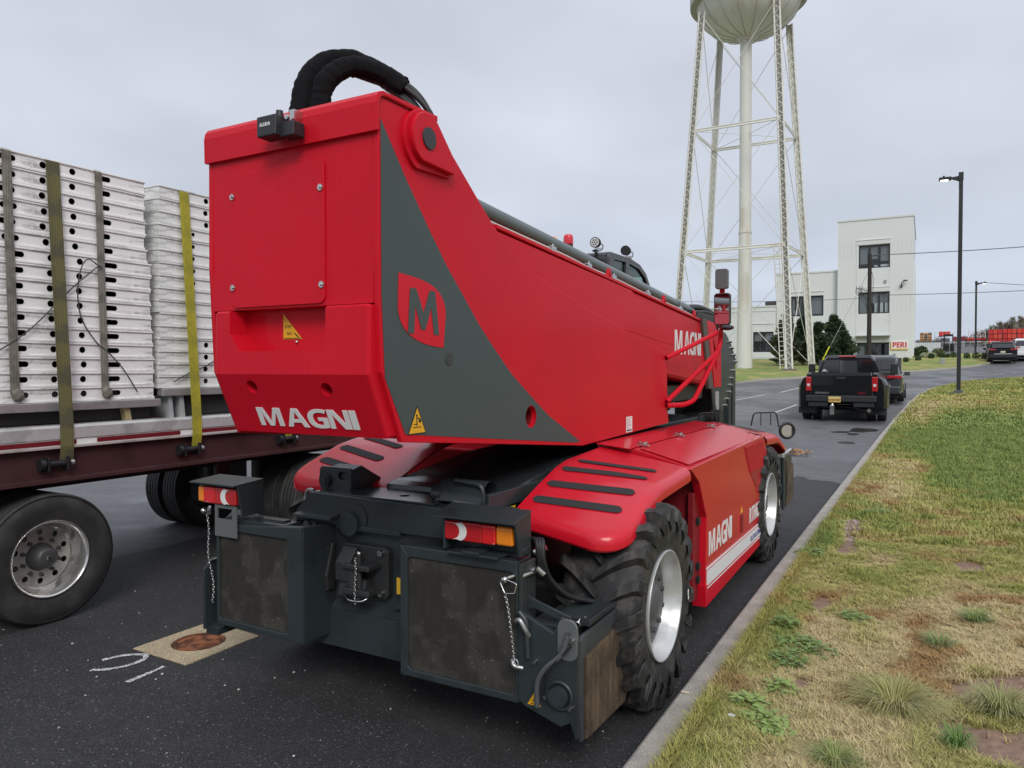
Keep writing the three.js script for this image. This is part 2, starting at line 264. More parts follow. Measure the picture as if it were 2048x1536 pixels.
const lawnY = (x, z) => { const d = Math.max(0, x - kerbX(z) - 0.2); return gz(z) + 0.128 + 0.10 * ss(0, 2.5, d) + 0.16 * ss(2, 9, d) + 0.03 * ss(0.05, 0.4, d) * (fbm(x * 1.7, z * 1.7, 231, 3) - 0.45); };
{
  const W = 1024, H = 2048, X0 = -1.15, X1 = 7.05, Z0 = 2, Z1 = -54;
  const map = tex(W, H, (u, v) => { const x = lerp(X0, X1, u), z = lerp(Z0, Z1, v); const I = lawnInfo(x, z), n = fbm(x * 45, z * 45, 241, 2); let c = mix3(grassCol(I), [0.16, 0.12, 0.075], z > -13 ? 0.45 : 0.15); c = mix3(c, cSoil, I.soil); const k = 0.72 + 0.56 * n; return [c[0] * k, c[1] * k, c[2] * k]; });
  const bump = tex(512, 512, (u, v) => fbm(u * 40, v * 40, 251, 4, 40), false, 3, 30);
  const uvf = (p) => [(p[0] - X0) / (X1 - X0), (p[2] - Z0) / (Z1 - Z0)];
  const g = grid((u, v) => { const z = v < 0.5 ? lerp(5, -13, v * 2) : lerp(-13, -60, v * 2 - 1); const x0 = kerbX(z) + 0.205, x = x0 + 34 * Math.pow(u, 2.2); return [x, lawnY(x, z), z]; }, 90, 240, uvf);
  struct('lawn', g, M([1, 1, 1], 0.95, 0, { map, bumpMap: bump, bumpScale: 0.02 }), true);
}
// grass blades
function tuftGeo(seed, nb, h, w, spread) {
  const R = rng(seed), pos = [], idx = []; for (let b = 0; b < nb; b++) {
    const a = R() * 6.283, r = spread * Math.sqrt(R()), x = r * Math.cos(a), z = r * Math.sin(a), d = R() * 6.283, hh = h * (0.55 + 0.6 * R()), ln = hh * (0.3 + 0.9 * R()), cx = Math.cos(d), cz = Math.sin(d), px = -cz * w / 2, pz = cx * w / 2, o = pos.length / 3;
    pos.push(x - px, 0, z - pz, x + px, 0, z + pz, x + cx * ln * 0.35 - px * 0.8, hh * 0.6, z + cz * ln * 0.35 - pz * 0.8, x + cx * ln * 0.35 + px * 0.8, hh * 0.6, z + cz * ln * 0.35 + pz * 0.8, x + cx * ln, hh * 0.92, z + cz * ln);
    idx.push(o, o + 1, o + 2, o + 1, o + 3, o + 2, o + 2, o + 3, o + 4);
  }
  const g = new THREE.BufferGeometry(); g.setAttribute('position', new THREE.Float32BufferAttribute(pos, 3)); g.setIndex(idx); g.computeVertexNormals(); return g;
}
const mBlade = M([1, 1, 1], 0.8, 0, { side: THREE.DoubleSide });
function grassField(name, geo, list) {
  const im = new THREE.InstancedMesh(geo, mBlade, list.length), m = new THREE.Matrix4(), q = new THREE.Quaternion(), e = new THREE.Euler(), c = new THREE.Color();
  list.forEach(([x, y, z, s, a, col, sy], i) => { e.set(0, a, 0); q.setFromEuler(e); m.compose(V(x, y, z), q, V(s, s * sy, s)); im.setMatrixAt(i, m); im.setColorAt(i, c.setRGB(...col)); });
  im.name = numbered(name); im.userData = { kind: 'stuff', label: name.replace(/_/g, ' '), category: 'grass' }; im.castShadow = im.receiveShadow = true; scene.add(im);
}
{
  const R = rng(77), near = [], mid = [], far = [];
  const put = (L, n, za, zb, smin, smax) => { for (let i = 0; i < n; i++) { const t = R(), z = lerp(za, zb, t), x0 = kerbX(z) + 0.20, x1 = Math.max(x0 + 1.2, 0.14 * -z + 1.5), x = lerp(x0, x1, R()); const I = lawnInfo(x, z); if (R() < I.soil * 0.985) continue; let c = grassCol({ ...I, dry: clamp(I.dry + (R() - 0.5) * 0.5) }); const k = 0.75 + 0.55 * R(); L.push([x, lawnY(x, z) - 0.004, z, lerp(smin, smax, R()), R() * 6.283, [c[0] * k, c[1] * k, c[2] * k], (0.45 + 0.75 * R() * (1 - 0.5 * I.dry)) * (0.45 + 1.15 * fbm(x * 4.5, z * 4.5, 233, 3))]); } };
  put(near, 95000, -2.6, -9, 0.6, 1.2); put(mid, 60000, -8.6, -22, 0.9, 1.7); put(far, 40000, -21, -53, 1.6, 2.8);
  grassField('lawn_grass', tuftGeo(1, 9, 0.052, 0.0036, 0.022), near); grassField('lawn_grass', tuftGeo(2, 8, 0.052, 0.0055, 0.035), mid); grassField('lawn_grass', tuftGeo(3, 8, 0.045, 0.009, 0.05), far);
  // shaggy fringe hanging over the kerb
  const fr = []; for (let i = 0; i < 9000; i++) { const z = lerp(-2.6, -22, Math.pow(R(), 1.3)), x = kerbX(z) + 0.19 + 0.05 * R(); const I = lawnInfo(x + 0.1, z); const c = mix3(grassCol(I), R() < 0.4 ? cRust : cYel, 0.35), k = 0.7 + 0.5 * R(); fr.push([x, lawnY(x, z) - 0.004, z, 0.8 + 0.7 * R(), R() * 6.28, c.map(q => q * k), 0.7 + 0.5 * R()]); }
  grassField('kerb_edge_grass', tuftGeo(4, 7, 0.055, 0.004, 0.02), fr);
}
// far lawn across the road
{
  const g = grid((u, v) => { const x = lerp(-60, 4.75, u), z = lerp(farZ(x) - 0.2, -80, v); return [x, gz(z) + 0.13 + 0.12 * ss(0, 6, farZ(x) - z), z]; }, 120, 40);
  const t = tex(512, 512, (u, v) => { const n = fbm(u * 8, v * 8, 261, 5, 8), m = fbm(u * 60, v * 60, 265, 3, 60); const c = mix3([0.165, 0.22, 0.045], [0.31, 0.27, 0.09], ss(0.42, 0.70, n)), k = 0.75 + 0.5 * m; return [c[0] * k, c[1] * k, c[2] * k]; }, true, 0.12);
  struct('far_lawn', g, M([1, 1, 1], 0.95, 0, { map: t }), true);
}
// asphalt apron of the yard beyond the lawn
// painted lines, worn
{
  const mLine = M([0.55, 0.55, 0.52], 0.7, 0, { map: tDirt });
  const line = (x0, z0, x1, z1, w) => { const d = V(x1 - x0, 0, z1 - z0).normalize(), n = V(-d.z, 0, d.x).multiplyScalar(w / 2); const g = grid((u, v) => { const x = lerp(x0, x1, v) + n.x * (u * 2 - 1), z = lerp(z0, z1, v) + n.z * (u * 2 - 1); return [x, gz(z) + 0.006, z]; }, 1, 12); return g; };
  for (const a of [[-7.5, -30.2, -6.6, -36.5, 0.10], [-4.6, -27, -4.4, -31, 0.10], [-9.6, -33, -9.0, -38.5, 0.10], [-6.2, -38, -5.6, -44, 0.10], [1.5, -52.6, 4.5, -56.5, 0.10]]) struct('road_marking', line(...a), mLine);
}
// wet oil stains behind the pickup
{
  const mStain = M([0.028, 0.026, 0.024], 0.28);
  const blob = (x, z, rx, rz, s) => grid((u, v) => { const a = u * 6.2832, k = 0.6 + 0.8 * fbm(2 + Math.cos(a) * 1.3, 2 + Math.sin(a) * 1.3, s, 3), X = x + v * rx * k * Math.cos(a), Z = z + v * rz * k * Math.sin(a); return [X, gz(Z) + 0.007, Z]; }, 36, 3);
  for (const a of [[-1.45, -22.3, 0.34, 0.55, 1], [-1.95, -21.6, 0.22, 0.22, 2], [-1.62, -21.2, 0.14, 0.28, 3], [-1.6, -19.2, 0.20, 0.2, 4], [-3.3, -17.4, 0.3, 0.12, 5]]) struct('road_stain', blob(...a), mStain);
}
// sprayed marks, concrete collar and rusty lid
{
  const tSpray = tex(512, 512, (u, v) => { const n = fbm(u * 70, v * 70, 281, 3, 70); const k = n > 0.42 ? 0.62 : 0.10; return [k, k, k * 0.98]; }, true, 1.6);
  const mSpray = M([1, 1, 1], 0.7, 0, { map: tSpray });
  const stroke = (P, w, s) => { const c = new THREE.CatmullRomCurve3(P.map(p => V(p[0], 0, p[1]))); return grid((u, v) => { const p = c.getPoint(v), t = c.getTangent(v), k = w * (0.6 + 0.8 * fbm(v * 9, s, 283, 3)) * (u - 0.5); return [p.x - t.z * k, 0.0095, p.z + t.x * k]; }, 2, 30); };
  const b0 = thing('spray_paint_mark', 'white sprayed hook and dash on the asphalt beside the rusty lid', 'paint mark', [-4.6, 0, -3.05]);
  part('hook_stroke', stroke([[-4.90, -3.02], [-4.84, -3.15], [-4.72, -3.22], [-4.66, -3.16], [-4.66, -3.04], [-4.72, -2.94], [-4.80, -2.88]], 0.04, 1), mSpray, b0); part('dash_stroke', stroke([[-4.43, -3.16], [-4.42, -3.02], [-4.415, -2.88]], 0.035, 4), mSpray, b0);
  const tCollar = tex(512, 512, (u, v) => { const [d, id] = cells(u * 80, v * 80, 291, 80), n = fbm(u * 5, v * 5, 293, 4, 5); const k = 0.30 + 0.35 * id * ss(0.6, 0.2, d) + 0.2 * (n - 0.5); return [k * 0.98, k * 0.80, k * 0.52]; }, true, 1.2);
  const col = thing('utility_cover', 'round rusty iron lid in a square tan concrete collar by the trailer wheel', 'utility cover', [-4.6, 0, -3.55]);
  part('collar', prismY([[-4.90, -3.25], [-4.32, -3.24], [-4.31, -3.86], [-4.62, -3.88], [-4.89, -3.87]].map(([x, z]) => [x, z]), 0.004, 0.016, 0.003, [ring2(-4.6, -3.56, 0.185, 0.185, 32)]), M([1, 1, 1], 0.9, 0, { map: tCollar, bumpMap: tConcBump, bumpScale: 0.004 }), col);
  const tRust = tex(256, 256, (u, v) => { const n = fbm(u * 6, v * 6, 301, 5, 6); return mix3([0.07, 0.022, 0.010], [0.27, 0.095, 0.035], ss(0.3, 0.65, n)); }, true, 3);
  const mRust = M([1, 1, 1], 0.85, 0, { map: tRust, bumpMap: tConcBump, bumpScale: 0.003 });
  part('lid_ring', prismY(ring2(-4.6, -3.56, 0.18, 0.18, 32), 0.004, 0.018, 0.002, [ring2(-4.6, -3.56, 0.155, 0.155, 32)]), mRust, col);
  const lid = part('lid', [prismY(ring2(-4.6, -3.56, 0.150, 0.150, 32), 0.004, 0.016, 0.003)], mRust, col);
  for (const x of [-4.71, -4.52]) part('lid_boss', box(x, x + 0.03, 0.016, 0.021, -3.60, -3.52), mRust, lid);
}
// leaves blown together, litter and pebbles
{
  const R = rng(15), gs = []; for (let i = 0; i < 60; i++) { const g = new THREE.PlaneGeometry(0.09, 0.06, 2, 1); const p = g.attributes.position; for (let k = 0; k < p.count; k++) p.setZ(k, 0.02 * Math.abs(p.getX(k) / 0.045)); g.rotateX(-1.57 + (R() - 0.5) * 1.4).rotateY(R() * 6.28).rotateZ((R() - 0.5) * 0.9); const z = -16.6 + (R() - 0.5) * 0.7; gs.push(g.translate(-2.55 + (R() - 0.5) * 0.9, gz(z) + 0.03 + 0.05 * R(), z)); }
  const o = solo('fallen_leaves', gs, M([0.36, 0.17, 0.06], 0.8, 0, { side: THREE.DoubleSide }), 'small drift of brown fallen leaves on the road past the front wheel', 'leaves', null, false, [-2.55, gz(-16.6), -16.6]);
  const peb = []; for (let i = 0; i < 240; i++) { const s = 0.004 + 0.008 * R() * R(), z = lerp(-2.3, -9, R()), x = lerp(-7, -1.3, R()); peb.push(new THREE.IcosahedronGeometry(s, 0).scale(1, 0.6, 1).translate(x, 0.007 + s * 0.35, z)); }
  const st = struct('loose_stones', peb, M([0.5, 0.48, 0.44], 0.8), false, 'stuff'); st.userData.label = 'pale loose stone chips scattered on the asphalt'; st.userData.category = 'stones';
  const bits = [[-0.87, 0.15, -3.98, 0.03], [-1.12, 0.14, -4.12, 0.035], [-1.0, 0.30, -16.5, 0.05], [-0.9, 0.42, -26.5, 0.07]];
  solo('litter', [box(-0.90, -0.865, 0.150, 0.158, -3.97, -3.995).rotateY(0)], M([0.75, 0.75, 0.78], 0.6), 'tiny crumpled white paper scrap in the grass near the kerb', 'litter');
  solo('litter', [box(-1.21, -1.165, 0.134, 0.142, -4.17, -4.185)], M([0.6, 0.52, 0.38], 0.6), 'pale cigarette end lying on the kerb top by the rear wheel', 'litter');
}
// weeds and tussocks in the near lawn
const mLeaf = M([0.17, 0.27, 0.05], 0.6, 0, { side: THREE.DoubleSide, transmission: 0.25, thickness: 0 });
const mLeafPale = M([0.27, 0.38, 0.09], 0.6, 0, { side: THREE.DoubleSide, transmission: 0.25, thickness: 0 });
function leafGeo(l, w) { const pos = [0, 0, 0, -w * 0.45, 0.012 * l * 8, l * 0.35, 0, 0.05 * l, l * 0.4, w * 0.45, 0.012 * l * 8, l * 0.35, -w * 0.4, 0.05 * l, l * 0.7, w * 0.4, 0.05 * l, l * 0.7, 0, 0.0, l]; const g = new THREE.BufferGeometry(); g.setAttribute('position', new THREE.Float32BufferAttribute(pos, 3)); g.setIndex([0, 2, 1, 0, 3, 2, 1, 2, 4, 2, 3, 5, 4, 2, 6, 2, 5, 6]); g.computeVertexNormals(); return g; }
function weed(x, z, r, h, n, label, pale, seed) {
  const R = rng(seed), y = lawnY(x, z), t = thing('leafy_weed', label, 'weed', [x, y, z], 'broadleaf weeds in the near lawn'), gs = [], stems = [];
  for (let k = 0; k < n; k++) { const a = R() * 6.283, d = r * Math.sqrt(R()), px = x + d * Math.cos(a), pz = z + d * Math.sin(a), py = y + h * (0.3 + 0.7 * R()) * (1 - 0.5 * d / r); const g = leafGeo(0.030 + 0.022 * R(), 0.022 + 0.014 * R()); g.rotateX((R() - 0.4) * 0.9).rotateY(R() * 6.283).translate(px, py, pz); gs.push(g); if (k % 4 === 0) stems.push(cyl([x + (px - x) * 0.5, y - 0.005, z + (pz - z) * 0.5], [px, py, pz], 0.0018, 0.0012, 4)); }
  part('stem', stems, mLeafPale, t); part('leaves', gs, pale ? mLeafPale : mLeaf, t);
}
[[-0.84, -4.20, 0.10, 0.07, 90, 'leafy weed nearest the kerb beside a scrap of white paper', 1], [-0.72, -4.02, 0.11, 0.07, 100, 'low green weed in front of the bare earth near the frame bottom', 1], [-0.72, -4.46, 0.09, 0.08, 70, 'bright green weed standing alone just behind the lowest weeds', 1], [-0.64, -3.92, 0.08, 0.06, 60, 'lowest and nearest of the leafy weeds in the lawn', 1], [-0.87, -5.60, 0.10, 0.12, 90, 'tall leafy weed at the kerb edge level with the rear tyre', 0], [-0.73, -5.25, 0.16, 0.08, 150, 'broad weed mat a step in from the kerb', 0], [-0.74, -4.92, 0.12, 0.09, 110, 'small darker weed between the mat and the bright weed', 0], [-0.58, -5.2, 0.12, 0.06, 80, 'thin weed on the lawn side of the broad mat', 0], [-0.44, -6.0, 0.12, 0.07, 80, 'weed sprouting among yellow grass farther from the kerb', 0], [-0.47, -10.1, 0.16, 0.12, 110, 'dark round weed above the patch of bare earth and pebbles', 0], [-0.98, -7.85, 0.14, 0.08, 100, 'weed at the kerb edge level with the red side skirt', 1]].forEach((a, i) => weed(...a, 300 + i));
function tussock(x, z, r, h, n, col, label, seed) {
  const R = rng(seed), y = lawnY(x, z), pos = [], idx = []; for (let b = 0; b < n; b++) { const a = R() * 6.283, d = r * 0.25 * Math.sqrt(R()), X = x + d * Math.cos(a), Z = z + d * Math.sin(a), e = a + (R() - 0.5) * 1.2, l = r * (0.5 + 0.8 * R()), hh = h * (0.4 + 0.8 * R()), w = 0.002, cx = Math.cos(e), cz = Math.sin(e), o = pos.length / 3; for (const [t, f] of [[0, 1], [0.35, 0.9], [0.7, 0.7]]) { const yy = y + hh * Math.sin(t * 2.4), q = l * t; pos.push(X + cx * q + cz * w * f, yy, Z + cz * q - cx * w * f, X + cx * q - cz * w * f, yy, Z + cz * q + cx * w * f); } pos.push(X + cx * l, y + hh * Math.sin(2.4), Z + cz * l); idx.push(o, o + 1, o + 2, o + 1, o + 3, o + 2, o + 2, o + 3, o + 4, o + 3, o + 5, o + 4, o + 4, o + 5, o + 6); }
  const g = new THREE.BufferGeometry(); g.setAttribute('position', new THREE.Float32BufferAttribute(pos, 3)); g.setIndex(idx); g.computeVertexNormals(); solo('grass_tussock', g, M(col, 0.75, 0, { side: THREE.DoubleSide, transmission: 0.2, thickness: 0 }), label, 'grass tussock', 'long grass tussocks in the near lawn', false, [x, y, z]);
}
tussock(-0.13, -4.52, 0.26, 0.10, 700, [0.36, 0.35, 0.12], 'wide pale tussock of long flattened grass in the lawn foreground', 401);
tussock(0.36, -4.62, 0.17, 0.11, 450, [0.33, 0.34, 0.13], 'long grass tussock on bare earth at the right frame edge', 402);
tussock(0.15, -4.10, 0.08, 0.09, 220, [0.16, 0.28, 0.06], 'small green tussock at the bottom of the frame on bare earth', 403);
tussock(0.33, -6.2, 0.12, 0.08, 220, [0.22, 0.30, 0.08], 'green tussock among pale straw at the right edge of the lawn', 404);
tussock(0.1, -5.6, 0.12, 0.07, 200, [0.22, 0.29, 0.09], 'green tussock in the middle of the straw patch', 405);
tussock(-0.35, -3.72, 0.13, 0.07, 260, [0.26, 0.31, 0.09], 'short green tussock near the bottom edge between weeds and bare earth', 406);
{ const R = rng(19), gs = []; for (let i = 0; i < 160; i++) { const s = 0.008 + 0.018 * R(), z = -9.1 + (R() - 0.5) * 1.1, x = -0.66 + (R() - 0.5) * 0.34; gs.push(new THREE.IcosahedronGeometry(s, 0).scale(1, 0.55, 1.2).rotateY(R() * 6).translate(x, lawnY(x, z) + s * 0.2, z)); } const st = struct('pebbles', gs, M([0.34, 0.26, 0.24], 0.8), false, 'stuff'); st.userData.label = 'reddish pebbles on the bare earth beside the dark weed'; st.userData.category = 'pebbles'; }
// ================================================================ flatbed trailer with stacked formwork panels
const tPanel = [0, 1, 2].map(s => tex(512, 256, (u, v) => { const n = fbm(u * 5, v * 10, 601 + s * 7, 5, 5), m = fbm(u * 60, v * 12, 621 + s * 7, 3, 12), [d, id] = cells(u * 90, v * 45, 641 + s, 45); let k = 0.84 - 0.34 * ss(0.55, 0.80, n) * (0.4 + m) - 0.06 * m; if (id > 0.985) k *= lerp(1, 0.35, ss(0.4, 0.15, d)); return [k, k * 0.985, k * 0.965]; }, true, 0.85, 3));
const mPanel = tPanel.map((t, i) => M([1, 1, 1], 0.5, 0.0, { map: t })), mPanelClean = M([0.93, 0.95, 0.94], 0.42, 0, { map: tPanel[2] });
const mPly = M([0.10, 0.06, 0.035], 0.7);
function panelGeos(len, holes, wid, d = 1) {    // local: one end at z=0 going to -len*d, right face at x=0, width to -wid, y 0..0.12
  const hs = holes.map(([z, t]) => t === 'o' ? rrect(d * z - 0.062, d * z + 0.062, 0.040, 0.084, 0.0215, 5) : t === 's' ? ring2(d * z, 0.066, 0.020, 0.020, 12) : ring2(d * z, 0.062, 0.0265, 0.0265, 16));
  const px = (P, x0, x1, b, h) => prismX(P.map(([z, y]) => [d * z, y]), x0, x1, b, h), bx = (x0, x1, y0, y1, z0, z1, b) => box(x0, x1, y0, y1, d * z0, d * z1, b);
  return {
    side: px([[0, 0.004], [-len, 0.004], [-len, 0.116], [0, 0.116]], -0.006, 0, 0, hs),
    flange: [px([[0.006, 0.0], [-len, 0.0], [-len, 0.016], [0.006, 0.020]], -0.04, 0.011, 0.003), px([[0.006, 0.104], [-len, 0.104], [-len, 0.1195], [0.006, 0.1195]], -0.04, 0.011, 0.003)],
    end: [bx(-wid, -0.006, 0.004, 0.116, -0.008, 0.0), bx(-wid, -0.0, 0.0, 0.014, -0.03, 0.008, 0.003), bx(-wid, -0.0, 0.106, 0.1195, -0.03, 0.008, 0.003)],
    far: [bx(-wid, -wid + 0.006, 0.004, 0.116, -len, -0.008), bx(-wid + 0.006, -0.006, 0.004, 0.116, -len, -len + 0.008)], sheet: bx(-wid + 0.006, -0.006, 0.09, 0.104, -len + 0.008, -0.008)
  };
}
const PX = -6.05;
{
  const R = rng(61), H = []; for (let k = 0; k < 3; k++) { const c = -0.745 - 0.9 * k; H.push([c - 0.375 + 0.75, 'o'], [c + 0.115, 'c'], [c - 0.115, 'c'], [c - 0.375, 'o']); }
  const holesA = [[-0.37, 'o'], [-0.63, 'c'], [-0.86, 'c'], [-1.12, 'o'], [-1.55, 'c'], [-1.78, 'c'], [-2.04, 'o']];
  const G1 = panelGeos(2.4, holesA, 1.0, -1), ords = ['bottom', 'second', 'third', 'fourth', 'fifth', 'sixth', 'seventh', 'eighth', 'ninth', 'tenth', 'eleventh', 'twelfth', 'thirteenth', 'fourteenth', 'fifteenth', 'top'];
  const off = [-0.07, -0.07, -0.07, -0.065, -0.06, -0.055, -0.05, -0.045, -0.05, -0.05, -0.02, 0, 0, 0.005, 0, 0];
  function panel(i, x, y, z, G, label, group, m) {
    const t = thing('formwork_panel', label, 'panel', [x, y, z], group); const P = (n, g) => { const o = mesh(n, g, m); t.add(o); return o; };
    P('side_frame', G.side); G.flange.forEach(f => P('flange', f)); P('end_frame', G.end); P('far_frame', G.far); const s = mesh('plywood_facing', G.sheet, mPly); t.add(s); return t;
  }
  // build once per dirt variant, clone the rest
  const protoCache = {};
  function place(key, i, x, y, z, G, label, group, m, flip) { let t; if (protoCache[key]) { t = protoCache[key].clone(); t.name = numbered('formwork_panel'); t.position.set(x, y, z); t.userData = { label, category: 'panel', group }; scene.add(t); } else { t = protoCache[key] = panel(i, x, y, z, G, label, group, m); } return t; }
  // panels run forward from the rear end: holes measured from the front end at z = -4.16
  for (let i = 0; i < 16; i++) { const zf = -4.16 + off[i] + (R() - 0.5) * 0.012; const v = i > 10 ? 0 : i > 5 ? 1 : 2; const t = place('a' + v, i, PX + (R() - 0.5) * 0.008, 1.735 + i * 0.12, zf, G1, `${ords[i]}${i === 0 || i === 15 ? '' : ' from bottom'} white panel of the strapped stack by the left frame edge`, 'panels of the left stack', mPanel[v]); }
  const holesB = [[-0.42, 's'], [-0.62, 'c'], [-0.92, 's'], [-1.15, 'c'], [-1.5, 'o']];
  const G2 = panelGeos(1.8, [[-0.50, 'c'], [-0.80, 'c'], [-1.1, 'o']], 1.0), G3 = panelGeos(1.8, [[-0.36, 's'], [-0.66, 'c']], 1.0);
  for (let i = 0; i < 16; i++) { const z = -4.285 - 0.004 * i * (i < 6 ? 1 : 0.3) + (R() - 0.5) * 0.01; place('b' + (i < 4 || i > 12 ? 0 : 1), i, PX + (R() - 0.5) * 0.008, 1.825 + i * 0.115, z, i < 4 || i > 12 ? G2 : G3, `${ords[i]}${i === 0 || i === 15 ? '' : ' from bottom'} white panel of the stack under the yellow strap`, 'panels of the right stack', mPanelClean).scale.y = 0.958; }
}
// rails under the stacks and dunnage
solo('stack_rail', [box(PX - 0.05, PX + 0.03, 1.665, 1.733, -4.285, -1.8, 0.006), box(PX - 0.95, PX - 0.87, 1.665, 1.733, -4.285, -1.8, 0.006)], mGalv, 'galvanised bearer rail under the left panel stack', 'rail', null, false, [-6.5, 1.665, -3]);
solo('stack_rail', [box(PX - 0.05, PX + 0.035, 1.755, 1.822, -6.1, -4.30, 0.006), box(PX - 0.95, PX - 0.87, 1.755, 1.822, -6.1, -4.30, 0.006)], mGalv, 'galvanised bearer rail under the right panel stack', 'rail', null, false, [-6.5, 1.755, -5.2]);
[[-3.98, 0.05, [0.30, 0.24, 0.12], 'short tan timber prop under the front of the left stack'], [-4.40, 0.04, [0.33, 0.34, 0.35], 'left of two grey steel feet under the right stack'], [-4.52, 0.04, [0.36, 0.37, 0.38], 'right of two grey steel feet under the right stack'], [-2.2, 0.05, [0.25, 0.2, 0.12], 'timber prop under the rear of the left stack']].forEach(([z, w, c, l], i) => solo('stack_support', [prismX([[z - w / 2 - 0.02, 1.552], [z + w / 2 - 0.02, 1.552], [z + w / 2, i < 1 || i > 2 ? 1.664 : 1.754], [z - w / 2, i < 1 || i > 2 ? 1.664 : 1.754]], PX - 0.93, PX + 0.0, 0.003)], M(c, 0.7), l, 'support'));
solo('packing_mat', box(PX - 0.94, PX - 0.07, 1.558, 1.664, -4.25, -1.82, 0.01), mBlackRubber, 'black packing under the left panel stack', 'packing');
solo('packing_mat', box(PX - 0.94, PX - 0.07, 1.558, 1.754, -6.05, -4.60, 0.01), mBlackRubber, 'black packing under the right panel stack', 'packing');
